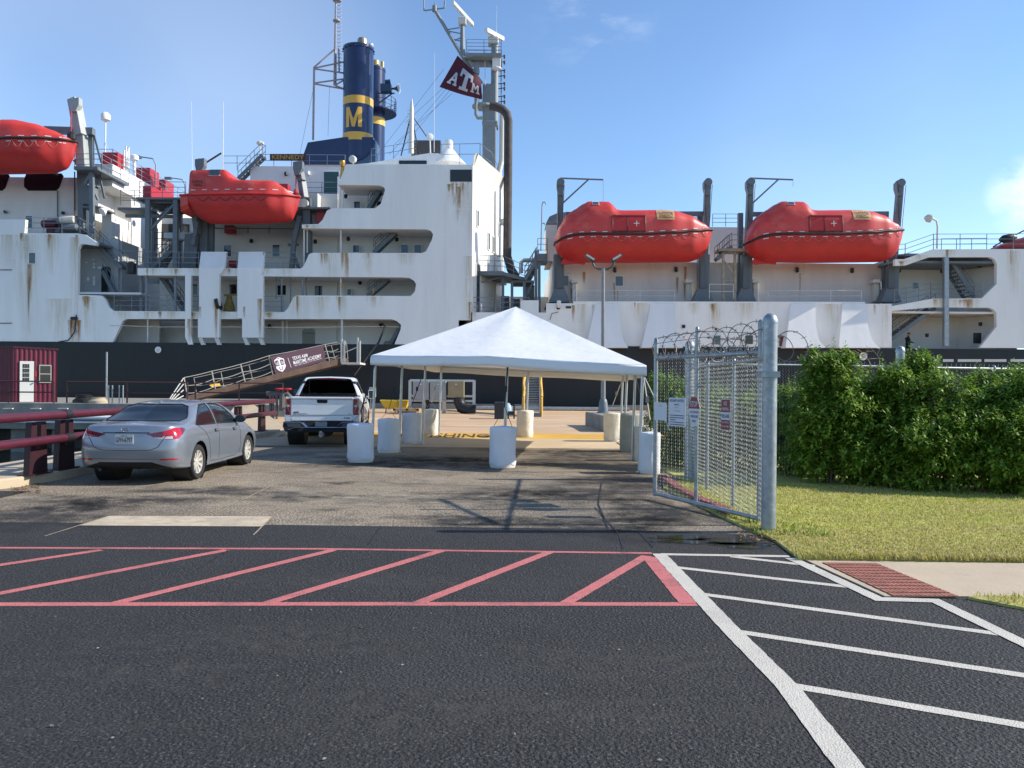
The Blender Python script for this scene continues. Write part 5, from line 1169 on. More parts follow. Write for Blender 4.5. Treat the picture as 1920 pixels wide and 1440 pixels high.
# eave ring: front-left, left x2, back-left, back centre, back-right, right x2, front-right, front centre
ring = [PT[i] for i in (0,1,2,3,4,5,6,7,8,9)]
cen = sum(ring, Vector())/len(ring)
def outw(p, k): d = (p-cen); d.z = 0; return p+d.normalized()*k
ring = [outw(p, .10)+Vector((0,0,.03)) for p in ring]
ring[9] = ring[0].lerp(ring[8], .47)+Vector((-.03,-.17,.07))
apex = P(967,575,cen.y+.2)
mb = MB(); n = len(ring); NS = 8
def rpt(i, t): return ring[i].lerp(ring[(i+1)%n], t)
per = []
for i in range(n):
    for k in range(6): per.append((i, k/6))
vs = []; fs = []; m_ = len(per); NR = 12
for r in range(NR+1):
    for (i, t) in per:
        e = rpt(i, t); f = r/NR; p = apex.lerp(e, f); sag = sin(pi*f)*.10*(sin(pi*t)*.35+.18)
        sag += .02*sin(t*pi*6+f*3)*f*f; p.z -= sag
        if f > .93: p.z -= .02*(f-.93)/.07*sin(t*pi)
        vs.append(p)
for r in range(NR):
    for j in range(m_): fs.append((r*m_+j, r*m_+(j+1)%m_, (r+1)*m_+(j+1)%m_, (r+1)*m_+j))
mb.add(vs, fs); mb.build('canopy', FAB, tent, smooth=22)
mb = MB(); vs = []; fs = []
for r in range(4):
    for j, (i, t) in enumerate(per):
        e = rpt(i, t); o_ = outw(e, .02+.004*r+.012*sin(j*1.7+r)); hgt = .215+.012*sin(j*.9)
        vs.append(Vector((o_.x, o_.y, e.z-.01-hgt*r/3)))
for r in range(3):
    for j in range(m_): fs.append((r*m_+j, r*m_+(j+1)%m_, (r+1)*m_+(j+1)%m_, (r+1)*m_+j))
mb.add(vs, fs); o = mb.build('valance', FAB, tent, smooth=60)
o.modifiers.new('thickness', 'SOLIDIFY').thickness = .006
for i, (b, t) in enumerate(zip(PB, PT)):
    mb = MB(); mb.tube([b, t], .032, 10); mb.lathe([(.07,0),(.07,.02)], b, n=12); mb.build('pole', STEELP, tent, smooth=50)
mb = MB()
for i in (0,1,2,3,4,5,6,7,8): 
    a = PT[i]; b = PT[(i+1)%9] if i < 8 else PT[0]; mb.tube([a, b], .03, 8)
for i in (0,3,5,8): mb.tube([PT[i], apex-Vector((0,0,.12))], .025, 8)
mb.build('roof_frame', STEELP, tent, smooth=50)
# ballast barrels under white covers, and their straps
COVER = M('white_fabric_cover', (.70,.71,.73), .75, var=.06, vscale=3, bump=.5, bscale=6, bdist=.04)
CRIM = M('barrel_plastic', (.66,.64,.58), .5)
COVY = M('yellowed_fabric_cover', (.69,.645,.55), .75, var=.12, vscale=4, bump=.5, bscale=6, bdist=.04)  # cream tint, warmer than the white covers
bar_specs = [((672,868),795,50,0,'at the front left tent pole, nearest the pickup truck',COVER),((726,849.5),786,42,1,'second back along the left side of the tent',COVER),((770,832.5),775,38,2,'third back along the left side of the tent, before the pallet',COVER),
    ((807,819),768,30,3,'at the back left tent pole, in front of the grey cabinets',COVY),((942,878),801,51,9,'standing alone under the middle of the tent front',COVER),((984,821.5),770,32,4,'at the back middle tent pole below the yellow stair',COVY),
    ((1150,828.5),775,34,5,'at the back right tent pole before the lamp post',COVY),((1212,865),800,42,7,'pale, half hidden behind the front right barrel',COVY),((1221,889),812,40,8,'bluish, seen behind the gate edge at the front right pole',COVER)]
for (g, yt, wpx, pi_, lab, mt) in bar_specs:
    b = G(*g); d = b.y; r = wpx/2*d/F; h = P(g[0], yt, d).z; b = Vector((b.x, b.y+r*.8, 0))
    root = thing('ballast_barrel', 'white covered ballast barrel '+lab, 'barrel', b, 0, 'fabric covered ballast barrels around the tent')
    mb = MB(); mb.lathe([(r*.93,0),(r*.95,.02),(r*.95,.14),(r*.9,.15)], b, n=28); mb.build('barrel_base', CRIM, root, smooth=40)
    mb = MB(); rnd = random.Random(len(lab)*7+pi_); nA = 40; prof = [(.98,.08),(1.0,.14),(.97,.3),(.985,.6),(1.0,.9),(.99,.965),(.93,1.0),(.5,1.012),(0,1.03)]
    ph = [rnd.uniform(0,6) for _ in range(6)]; vs = []; fs = []
    for k, (rr, hh) in enumerate(prof):
        for j in range(nA):
            a_ = 2*pi*j/nA; wob = 1+.018*sin(a_*5+ph[0]+hh*3)+.016*sin(a_*9+ph[1]-hh*6)+.012*sin(a_*3+ph[2]+hh*9)
            wob = 1+(wob-1)*(1 if rr > .6 else 0); zz = h*hh+(.025*sin(a_*4+ph[3])*(1 if k == 0 else 0))
            vs.append(b+Vector((cos(a_)*r*rr*wob, sin(a_)*r*rr*wob, zz)))
    for k in range(len(prof)-1):
        for j in range(nA): fs.append((k*nA+j, k*nA+(j+1)%nA, (k+1)*nA+(j+1)%nA, (k+1)*nA+j))
    mb.add(vs, fs); mb.build('fabric_cover', mt, root, smooth=60)
    top = PT[pi_]; mb = MB(); knot = b+Vector((0,0,h+.25 if pi_ != 9 else h+.3))
    if pi_ == 9: knot = Vector((top.x-.05, b.y-.06, h+.42))
    mb.bar(top-Vector((0,0,.1)), knot, .03, .008)
    for s_ in (-1, 1): mb.bar(knot, b+Vector((s_*r*.7,0,h*.99)), .022, .006)
    m2 = top.lerp(knot, .62); mb.obox(m2, Vector((1,0,0)), Vector((0,1,0)), Vector((0,0,1)), .03, .02, .06)
    mb.build('tie_strap', M('black_strap',(.03,.03,.032),.8) if pi_ in (0,1,2,9) else M('grey_strap',(.33,.31,.28),.8), tent)
b = G(1180,848); mb = MB(); mb.lathe([(.30,0),(.31,.05),(.31,.5),(.30,.95),(.24,1.0),(0,1.0)], Vector((b.x+.1,b.y+.3,0)), n=24); tag(mb.build('ballast_barrel', M('bare_grey_barrel',(.36,.355,.32),.8,var=.2,vscale=3), smooth=40), 'grey uncovered barrel between the back right and front right tent poles', 'barrel')
mb = MB(); mb.tube([PT[8]-Vector((0,0,.15)), G(1262,905)+Vector((.0,.3,.9))], .012, 5); mb.build('guy_line', M('guy_line_grey',(.4,.4,.38),.8), tent)
# ------------------------------------------------------------------ lamp post
lb = P(1131,781,40.5); lb.z = .0
yl = 30.8; zb = DZ
sl_ = yl/F
mb = MB(); bx = P(1120,790,yl).x
blk = MB(); x0, x1 = P(1097,790,yl-4).x, P(1160,790,yl-4).x
q1 = G(1097,797,DZ); q2 = G(1131,809,DZ); blk.prism([(q1.x,q1.y,DZ-.05),(q2.x,q2.y,DZ-.05),(q2.x+3,q2.y-.3,DZ-.05),(q2.x+3,q1.y-1,DZ-.05)],(0,0,.6))
o = blk.build('concrete_plinth', DARKC, bevel=.06); tag(o, 'raised concrete plinth carrying the lamp post on the dock', 'plinth')
lamp = thing('street_lamp', 'tall grey lamp post with two square floodlights on curved arms', 'street lamp', Vector((P(1131,770,yl).x, yl, DZ+.5)))
c_ = Vector((P(1131,770,yl).x, yl, DZ+.55))
mb = MB(); mb.lathe([(.25,0),(.25,.03),(.20,.06),(.16,.4),(.13,.52),(.10,.55)], c_, n=12); mb.build('pole_base', SHIP_GREY, lamp, smooth=40)
mb = MB(); mb.tube([c_, P(1131,504,yl)], [.095,.062], 14); mb.lathe([(.08,-.15),(.08,.05)], P(1131,505,yl), n=12); mb.build('pole', M('lamp_pole_grey',(.22,.235,.24),.5,var=.2,vscale=3), lamp, smooth=50)
for s_ in (-1, 1):
    L_ = [(1131,505),(1131+s_*8,505),(1131+s_*16,501),(1131+s_*20,493),(1131+s_*21,483)]
    mb = MB(); mb.tube(pl(L_, yl), .042, 8); a_ = mb.build('lamp_arm', M('lamp_arm_dark',(.07,.075,.08),.5), lamp, smooth=50)
    mb = MB(); hc = P(1131+s_*25, 483.5, yl); ax = Vector((cos(radians(32)), 0, -s_*-sin(radians(32)))) if s_ > 0 else Vector((cos(radians(32)),0,-sin(radians(32))))
    ay = Vector((0,1,0)); az = ax.cross(ay); mb.obox(hc, ax, ay, az, .22, .18, .05); mb.obox(hc-ax*.1*s_-Vector((0,0,.06)), ax, ay, az, .09, .09, .045); hd = mb.build('floodlight', M('floodlight_casing',(.05,.055,.06),.5), a_)
    mb = MB(); mb.obox(hc+az*.052*(1 if az.z > 0 else -1), ax, ay, az, .19, .15, .005); mb.obox(hc-Vector((0,.182,0)), ax, ay, az, .18, .004, .035) ; mb.build('lens', M('lamp_lens',(.55,.55,.5),.3), a_)
# ------------------------------------------------------------------ gate, posts, fences
def chain(mb, a, b, z0, z1, pitch=.055, r=.0019):
    a = Vector(a); b = Vector(b); d = b-a; Lh = d.length; d.normalize(); nrm = Vector((-d.y, d.x, 0))
    n = int(Lh/pitch); m_ = int((z1-z0)/(pitch/2))
    for i in range(n+1):
        pts = []
        for j in range(m_+1):
            x = i*pitch+(pitch*.5 if j % 2 else 0)*(1)
            pts.append(a+d*min(x, Lh)+nrm*(.004 if (i+j) % 2 else -.004)+Vector((0,0,z0+j*pitch/2)))
        # each wire zig-zags between its two neighbours
        pts = [p+d*((pitch*.0)) for p in pts]
        mb.tube(pts, r, 3, cap=False)
def post(mb, p, h, r, n=14): mb.lathe([(r,0),(r,h-.05),(r*1.06,h-.05),(r*1.06,h-.02),(r*.85,h+r*.35),(r*.4,h+r*.75),(0,h+r*.8)], p, n=n)
PG = G(1441,998); 
mb = MB(); post(mb, PG, P(1448,598,PG.y).z, .083, 24); 
for k in range(9): mb.lathe([(.0845,0),(.0845,.006)], PG+Vector((0,0,.35+k*.235)), n=24)
o = mb.build('gate_post', STEEL, smooth=40); tag(o, 'thick galvanised gate post with domed cap, nearest the camera', 'fence post', 'thick galvanised fence posts')
mb = MB(); zc_ = P(1445,702,PG.y).z; mb.obox(PG+Vector((-.02,-.0,zc_)), Vector((1,0,0)), Vector((0,1,0)), Vector((0,0,1)), .11,.1,.035); h_ = mb.build('hinge_clamp', STEEL, o, local=True); h_.location = (0,0,0)
PF = G(1290,870); PF = Vector((PG.x+.22, PG.y+5.2, 0))
mb = MB(); post(mb, PF, P(1281,645,PF.y).z, .083, 20); tag(mb.build('fence_post', STEEL, smooth=40), 'thick galvanised post with domed cap seen through the gate mesh', 'fence post', 'thick galvanised fence posts')
PC = P(1688,655,15.4); PCb = Vector((PC.x, 15.4, 0))
mb = MB(); post(mb, PCb, PC.z, .083, 20); tag(mb.build('fence_post', STEEL, smooth=40), 'thick galvanised post with domed cap rising above the green bush', 'fence post', 'thick galvanised fence posts')
# swing gate
GA = G(1424,985); GA = Vector((GA.x, GA.y, 0)); GBx = G(1228,925, .10); GB = Vector((GBx.x, GBx.y, 0))
gate = thing('swing_gate', 'open chain link gate topped with barbed wire coils', 'gate', GA)
zlo, zhi = .10, P(1424,661,GA.y).z; zhf = P(1228,672,GB.y).z
gd = (GB-GA).normalized()
def gp(t, z): return GA.lerp(GB, t)+Vector((0,0,z))
for t, zt_, r in ((0,P(1428,603,GA.y).z,.036),(.56,P(1312,622,GA.y+1.9).z,.028),(1,P(1229,636,GB.y).z,.032)):
    mb = MB(); post(mb, gp(t,.06), zt_-.06, r, 12); mb.build('upright', STEEL, gate, smooth=40)
mb = MB(); mb.tube([gp(0,zhi), gp(1,zhf)], .03, 10); mb.build('top_rail', STEEL, gate, smooth=50)
mb = MB(); mb.tube([gp(0,zlo-.02), gp(1,zlo)], .03, 10); mb.build('bottom_rail', STEEL, gate, smooth=50)
mb = MB(); chain(mb, gp(0,0), gp(1,0), zlo, zhi+.06, .048, .0027); mb.build('chain_mesh', WIRE, gate)
mb = MB(); n = 46
for i in range(n+1): mb.bar(gp(i/n,zhi+.02), gp(i/n,zhi+.075)+Vector((.012*(-1)**i,0,0)), .012)
mb.build('selvage_barbs', WIRE, gate)
RAZ = M('barbed_coil_steel', (.16,.14,.13), .55, .4)
def coil(p0, p1, r, turns, name, parent, flat_=.0, z=0):
    mb = MB(); pts = []; d = Vector(p1)-Vector(p0); a, b = frame(d); n = turns*24
    for i in range(n+1):
        t = i/n; a_ = 2*pi*turns*t; rr = r*(1+.08*sin(a_*.37)); pts.append(Vector(p0)+d*t+a*cos(a_)*rr+b*sin(a_)*rr)
    mb.tube(pts, .006, 4)
    for i in range(0, n, 3):
        p = pts[i]; t_ = (pts[min(i+1,n)]-pts[max(i-1,0)]).normalized(); u_, v_ = frame(t_)
        mb.bar(p-u_*.03, p+u_*.03, .006); mb.bar(p-v_*.026+t_*.008, p+v_*.026+t_*.008, .006)
    return mb.build(name, RAZ, parent)
coil(gp(.0,zhi+.22), gp(1,zhf+.15), .165, 8, 'barbed_coil', gate)
mb = MB(); mb.tube([gp(0,P(1428,640,GA.y).z), gp(.5,zhi+.25), gp(1,zhf+.22)], .004, 4); mb.tube([gp(0,P(1428,625,GA.y).z), gp(.5,zhi+.33), gp(1,zhf+.3)], .004, 4); mb.build('barbed_strand', RAZ, gate)
# signs on the gate
def sign(name, label, t, z0, z1, wd, shape, colours, texts):
    c_ = gp(t, (z0+z1)/2); nrm = Vector((gd.y, -gd.x, 0)); 
    if nrm.x > 0: nrm = -nrm
    c_ += nrm*.03; ex = -gd; ex = gd if False else ex
    ex = Vector((0,0,1)).cross(nrm); H = z1-z0
    mb = MB(); pts = [c_+ex*x*wd+Vector((0,0,y*H)) for x, y in shape]; mb.prism(pts, -nrm*.004); o = mb.build(name, WHITE if colours[0] is None else colours[0]); tag(o, label, 'sign')
    for (poly, mt) in colours[1:]:
        mb = MB(); mb.prism([c_+nrm*.0025+ex*x*wd+Vector((0,0,y*H)) for x, y in poly], nrm*.001); q = mb.build('coloured_panel', mt, o, local=True)
    for (tx, x, y, w_, h_, mt) in texts:
        mb = MB(); put_text(mb, tx, c_+nrm*.006+ex*x*wd+Vector((0,0,y*H)), ex, Vector((0,0,1)), w_*wd, h_*H, .02); mb.build('lettering', mt, o, local=True, recalc=False)
    return o
SQ = [(-.5,-.5),(.5,-.5),(.5,.5),(-.5,.5)]
SIGNR = M('sign_red', (.22,.012,.025), .4); SIGNW = M('sign_white', (.60,.62,.66), .45); SIGNB = M('sign_blue_ink', (.03,.06,.13), .5); GREYI = M('sign_grey_ink', (.25,.28,.34), .5)
def zz(py, t): q = gp(t, 0); return P(1300, py, q.y).z
def gt(px):                                            # parameter along the gate for a pixel column
    lo, hi = -.1, 1.1
    for _ in range(40):
        m_ = (lo+hi)/2; q = gp(m_, 1.3); X = 960+q.x/q.y*F
        if X > px: lo = m_
        else: hi = m_
    return (lo+hi)/2
def wdt(xa, xb): return (gp(gt(xa),0)-gp(gt(xb),0)).length
t_ = gt(1241.5); sign('paper_notice', 'blank pale paper notice on the gate, beside its far end upright', t_, zz(788.5,t_), zz(755,t_), wdt(1230,1252.5), SQ, [SIGNW], [('NOTICE',0,.30,.3,.05,GREYI)])
t_ = gt(1273); 
sign('security_notice', 'white notice headed SECURITY with blue bars and small print', t_, zz(799.5,t_), zz(746,t_), wdt(1257.5,1289), SQ,
     [SIGNW]+[([(-.42,y-.014),(.42-(.5 if i==2 else 0),y-.014),(.42-(.5 if i==2 else 0),y+.014),(-.42,y+.014)],SIGNB) for i,y in enumerate((-.12,-.20,-.28,-.36,-.44))],
     [('SECURITY NOTICE',0,.40,.84,.09,SIGNB),('MARSEC',0,.26,.28,.05,SIGNB),('LEVEL 1',0,.16,.22,.035,GREYI),('ALL VISITORS MUST',0,.04,.42,.03,GREYI)])
t_ = gt(1305.5)
OCT = [(-.22,-.5),(.22,-.5),(.5,-.02),(.5,.12),(.26,.5),(-.26,.5),(-.5,.12),(-.5,-.02)]
sign('stop_sign', 'red and white elongated octagon sign reading STOP above AUTHORIZED VEHICLES ONLY', t_, zz(798.5,t_), zz(744.5,t_), wdt(1294.5,1316), OCT,
     [SIGNW,([(-.5,.10),(.5,.10),(.5,.12),(.26,.5),(-.26,.5),(-.5,.12)],SIGNR)], [('STOP',0,.26,.62,.19,SIGNW),('AUTHORIZED',0,-.02,.78,.075,SIGNR),('VEHICLES',0,-.17,.66,.085,SIGNB),('ONLY',0,-.33,.38,.085,SIGNB)])
t_ = gt(1364.5)
sign('fire_lane_sign', 'narrow red and white NO PARKING FIRE LANE sign', t_, zz(806,t_), zz(748,t_), wdt(1356,1373), SQ,
     [SIGNW,([(-.48,.08),(.48,.08),(.48,.485),(-.48,.485)],SIGNR),([(-.48,-.485),(.48,-.485),(.48,-.17),(-.48,-.17)],SIGNR)],
     [('NO',0,.36,.34,.14,SIGNW),('PARKING',0,.185,.72,.10,SIGNW),('FIRE LANE',0,-.045,.86,.12,SIGNB),('NO STOPPING',0,-.25,.76,.06,SIGNW),('AT ANY TIME',0,-.38,.76,.06,SIGNW)])
# side fence behind the gate and the fence along the lawn
def fence(a, b, z0, z1, label, posts, pr=.028, pitch=.06, coil_=None, twr_=.0018, ph=None):
    a = Vector(a); b = Vector(b); root = thing('chain_link_fence', label, 'fence', a)
    mb = MB(); mb.tube([a+Vector((0,0,z1)), b+Vector((0,0,z1))], .022, 8); mb.build('top_rail', STEEL, root, smooth=50)
    for t in posts:
        mb = MB(); post(mb, a.lerp(b, t), (ph or z1)+.04, pr, 10); mb.build('post', STEEL, root, smooth=40)
    mb = MB(); chain(mb, a, b, z0, z1+.05, pitch, twr_); mb.build('chain_mesh', WIRE, root)
    mb = MB(); n = int((b-a).length/.11)
    for i in range(n+1): mb.bar(a.lerp(b,i/n)+Vector((0,0,z1+.03)), a.lerp(b,i/n)+Vector((.01,0,z1+.085)), .010)
    mb.build('selvage_barbs', WIRE, root)
    if coil_: coil(a+Vector((0,0,z1+.2)), b+Vector((0,0,z1+.2)), .15, coil_, 'barbed_coil', root)
    return root
fence(PG+Vector((.0,.1,0)), PF, .03, 2.03, 'chain link side fence running back from the gate post behind the gate', (.33,.68), coil_=7, twr_=.0026)
fence(PF+Vector((.1,.0,0)), PCb, .03, P(1560,685.5,15.0).z, 'chain link fence along the back of the lawn, left of the domed post', (.0,.33,.66), twr_=.0026)
zR = P(1850,692,16.4).z
fence(PCb+Vector((.1,.1,0)), Vector((14.5,17.2,0)), .03, zR, 'chain link fence behind the bushes, right of the domed post', (.3,.6,.9), twr_=.0026)
coil(PG+Vector((.02,.2,2.25)), PG+Vector((.22,.75,2.22)), .24, 1, 'barbed_coil', None) if False else None
mb = MB(); zg_ = P(1850,700,40).z
gr = MB(); a_ = P(1735,695,26); 
for k in range(60): gr.bar(Vector((12.5+k*.35,27,0)), Vector((12.5+k*.35,27,1.75)), .16, .02)
for z in (.5,1.62): gr.bar(Vector((12.4,26.95,z)), Vector((34,26.95,z)), .07)
tag(gr.build('louvred_fence', M('weathered_grey_fence',(.20,.24,.25),.6)), 'grey slatted fence far behind the bushes on the right', 'fence')
mb = MB(); cc = G(1478,997); 
# a second coil hangs loose beyond the near post
c0 = PG+Vector((.05,.02,2.17)); pts = [c0+Vector((.20+.20*cos(a_),.03*sin(a_*2),.18*sin(a_))) for a_ in [2*pi*i/30 for i in range(31)]]
mb.tube(pts, .006, 4); 
for p in pts[::3]: mb.bar(p-Vector((.03,0,.01)), p+Vector((.03,0,.01)), .006)
pts = [c0+Vector((.14+.16*cos(a_),.2+.03*sin(a_*2),-.02+.16*sin(a_))) for a_ in [2*pi*i/30 for i in range(31)]]; mb.tube(pts, .006, 4)
mb.build('barbed_coil', RAZ, gate)
# ------------------------------------------------------------------ maroon guard rail along the slip
M_POST = M('dark_maroon_post', (.034,.009,.013), .5, var=.2, vscale=4)  # pipe maroon darkened: the posts' shaded look is put into the colour
XR = G(94,884,kz).x
rail = thing('guard_rail', 'maroon steel guard rail with two fat pipes along the slip edge', 'guard rail', Vector((XR, 13, kz)))
zt1_ = P(100,778,G(94,884,kz).y).z; zt2_ = P(100,822,G(94,884,kz).y).z
ysp = [13.0-.0, G(123,879,kz).y]
y1_ = G(63,889,kz).y; y2_ = G(124,879,kz).y; stp = y2_-y1_
yend = 26.8
ys = [y1_+stp*k for k in range(-4, int((yend-y1_)/ (stp))+1)]
ys = [y1_-stp*5, y1_, y2_]+[y2_+2.35*k for k in range(1, 6)]
for y in ys:
    if y < SY0-4: continue
    mb = MB(); b = Vector((XR-.05-.016*(y-13.3), y, kz))
    if y > SY0:
        mb.prism([b+Vector((0,-.26,.02)),b+Vector((0,.26,.02)),b+Vector((0,.20,zt1_-kz-.1)),b+Vector((0,.06,zt1_-kz-.1)),b+Vector((0,.05,.42)),b+Vector((0,-.05,.42)),b+Vector((0,-.06,zt1_-kz-.1)),b+Vector((0,-.20,zt1_-kz-.1))], (.10,0,0))
        mb.box(b.x-.06,b.x+.16,b.y-.32,b.y+.32,kz,kz+.02); mb.build('rail_post', M_POST, rail)
for nm, z, xo in (('top_pipe',zt1_,0),('middle_pipe',zt2_,.03)):
    cuts = [SY0-6, 13.9, yend]
    for a, b in zip(cuts[:-1], cuts[1:]):
        mb = MB(); mb.tube([(XR+.15+xo-.016*(a-13.3),a+.05,z),(XR+.15+xo-.016*(b-13.3),b-.05,z)], .073, 14); mb.build(nm, MAROON, rail, smooth=50)
    mb = MB(); mb.tube([(XR+.15+xo-.008,13.8,z),(XR+.15+xo-.01,14.0,z)], .080, 14); mb.build('rubber_sleeve', BLACK, rail, smooth=50)
# ------------------------------------------------------------------ finger pier, guard booth, pier fittings
YPR = 38.4; zp_ = P(200,757,YPR).z
mb = MB(); mb.box(-90, P(536,770,YPR).x, YPR, 53.9, -.55, zp_)
for k in range(26): mb.box(-60+k*2.0-.35, -60+k*2.0+.35, YPR+.5, YPR+1.3, -3, -.54)
mb.box(-90,-12.3,YPR+3,53,-3,-.56)
pier = mb.build('concrete_pier', DARKC); tag(pier, 'weathered concrete finger pier across the slip below the ship', 'pier')
for i, px in enumerate((14,66,117)):
    mb = MB(); prect(mb, px-9,765.3,px+9,767.2,YPR-.12,.1); mb.build('ledge_cleat', CREAM, pier, local=True)
for y0, r in ((782,.10),(791,.045)):
    mb = MB(); mb.tube([P(-200,y0-1.5,YPR-.6), P(470,y0+3,YPR-.6)], r, 8); tag(mb.build('mooring_pipe', WHITE, smooth=50), 'white horizontal pipe along the pier face, '+('thick upper one' if r > .06 else 'thin lower one'), 'pipe')
BX0, BY0 = P(27,700,YPR+1.2).x, YPR+1.2
booth = thing('guard_booth', 'maroon corrugated metal booth with white door on the pier', 'booth', Vector((BX0, BY0, zp_)))
bh = P(27,650,BY0).z-zp_; bd = 3.1; 
bx1 = BX0; bL = 3.4
ang = radians(28)
# sunlit end wall recedes to the right; long wall faces the camera
E0 = Vector((BX0,BY0,zp_)); eW = P(107.5,757,BY0+.9); eW.z = zp_; ed = (eW-E0); ew = ed.length; ed.normalize(); en = Vector((ed.y,-ed.x,0))
def booth_pt(x, z, o_=0): return E0+ed*x+Vector((0,0,z))+en*o_
def corr(mb, p0, d, nrm, L_, z0, z1, pitch=.2, dep=.035):
    n = int(L_/pitch*4); pts = []
    for i in range(n+1):
        ph = i % 4; pts.append(p0+d*(L_*i/n)+nrm*(dep if ph in (1,2) else 0))
    mb.add([p+Vector((0,0,z0)) for p in pts]+[p+Vector((0,0,z1)) for p in pts], [(i,i+1,n+2+i,n+1+i) for i in range(n)])
mb = MB(); corr(mb, E0, ed, en, ew, 0, bh-.05); corr(mb, E0, Vector((-1,.1,0)).normalized(), Vector((-.1,-1,0)).normalized(), bL, 0, bh-.05)
bk = -en*2.6; L0 = E0+Vector((-1,.1,0)).normalized()*bL
mb.prism([E0+Vector((.01,.03,0)),booth_pt(ew-.01,0,-.02),booth_pt(ew-.01,0,-.02)+Vector((-bL,.3,0))+Vector((0,1.5,0)),L0+Vector((0,.1,0))], (0,0,bh-.03)); mb.build('wall', M('booth_maroon',(.125,.011,.03),.4,var=.15,vscale=3), booth)
mb = MB(); mb.prism([booth_pt(-.05,bh-.06,.06),booth_pt(ew+.05,bh-.12,.06),booth_pt(ew+.05,bh-.12,.06)+Vector((-bL,1.8,0)),L0+Vector((0,-.06,bh-.06))], (0,0,.08)); mb.build('roof', MAROON, booth)
fx = lambda px: (px-27)/(107.5-27)*ew
def bz(py): return (757-py)/(757-650.)*bh
def bpanel(mb, x0, y0, x1, y1, o0, o1):
    a = [booth_pt(fx(x), bz(y), o0) for x, y in ((x0,y1),(x1,y1),(x1,y0),(x0,y0))]; mb.prism(a, en*(o1-o0))
mb = MB(); bpanel(mb, 37,677.5,63,756,.03,.08); dr = mb.build('door', M('door_white',(.72,.70,.64),.5), booth)
mb = MB()
for i in range(3):
    for j in range(4): bpanel(mb, 42.2+i*4.4,683+j*8.8,45.8+i*4.4,690.5+j*8.8,.081,.09)
mb.build('pane', DKGLASS, dr); mb = MB(); mb.lathe([(.03,0),(.04,.05)], booth_pt(fx(61),bz(720),.08), en, 8); mb.build('handle', STEEL, dr)
mb = MB(); bpanel(mb, 73,684,96,719,.035,.07); wn = mb.build('window', M('booth_window_frame',(.45,.42,.38),.5), booth)
mb = MB(); bpanel(mb, 75,686,94.2,700.5,.071,.078); bpanel(mb, 75,702.5,94.2,717,.071,.078); mb.build('pane', DKGLASS, wn)
mb = MB(); bpanel(mb, 65,697,68.5,707,.05,.06); mb.build('notice', M('red_notice',(.5,.03,.03),.5), booth)
# railing on the pier, posts
BR = M('brown_pier_railing', (.07,.03,.028), .55)
def prail(pts, label, nr=2, h=1.05, mt=None, post=2.6):
    o = railing(pts, h=h, n=nr, post=post, r=.035, mat=mt or BR, parent=tent) if False else None
    mb = railing(pts, h=h, n=nr, post=post, r=.035, build=False); o = mb.build('pier_railing', mt or BR, smooth=60); tag(o, label, 'railing'); return o
prail([Vector((P(108,757,YPR+.6).x,YPR+1.4,zp_)), Vector((P(345,757,YPR+1).x,YPR+1.4,zp_))], 'low brown pipe railing on the pier right of the maroon booth')
prail([Vector((P(-70,757,YPR+.3).x,YPR+.3,zp_)), Vector((P(101,757,YPR+.3).x,YPR+.3,zp_))], 'brown pipe railing in front of the maroon booth')
prail([Vector((P(352,757,YPR+4).x,YPR+5,zp_)), Vector((P(520,757,YPR+4).x,YPR+5,zp_))], 'brown pipe railing on the pier below the gangway')
mb = MB(); a_ = Vector((P(199.5,757,YPR+.9).x,YPR+.9,zp_)); mb.tube([a_, Vector((a_.x,a_.y,P(199,660,YPR+.9).z))], .045, 8); tag(mb.build('pier_pole', STEEL, smooth=50), 'thin grey vertical pole standing on the pier', 'pole')
for px, lab in ((207,'left'),(227,'right')):
    mb = MB(); x0 = P(px-3.5,757,YPR+.8).x; x1 = P(px+3.5,757,YPR+.8).x; zt_ = P(px,722.5,YPR+.8).z
    mb.tube([(x0,YPR+.8,zp_),(x0,YPR+.8,zt_),(x1,YPR+.8,zt_),(x1,YPR+.8,zp_)], .035, 8)
    tag(mb.build('pipe_hoop', STEEL, smooth=50), ('grey hoop barrier on the pier next to the thin pole' if lab == 'left' else 'grey hoop barrier on the pier, farther from the thin pole'), 'barrier', 'grey pipe hoops on the pier')
for px, w_, lab in ((160,.5,'dark bollard drum on the pier beside the booth'),(200,.45,'tan coil of rope at the foot of the thin pole')):
    mb = MB(); c_ = Vector((P(px,757,YPR+1.5).x,YPR+.75+(0 if w_<.5 else .6),zp_)); mb.lathe([(w_,0),(w_,.12),(w_*.7,.25),(w_*.75,.4 if w_ > .45 else .3),(0,.42 if w_ > .45 else .3)], c_, n=14); tag(mb.build('bollard' if w_ > .45 else 'rope_coil', BLACK if w_ > .45 else KERB, smooth=40), lab, 'bollard' if w_ > .45 else 'rope')
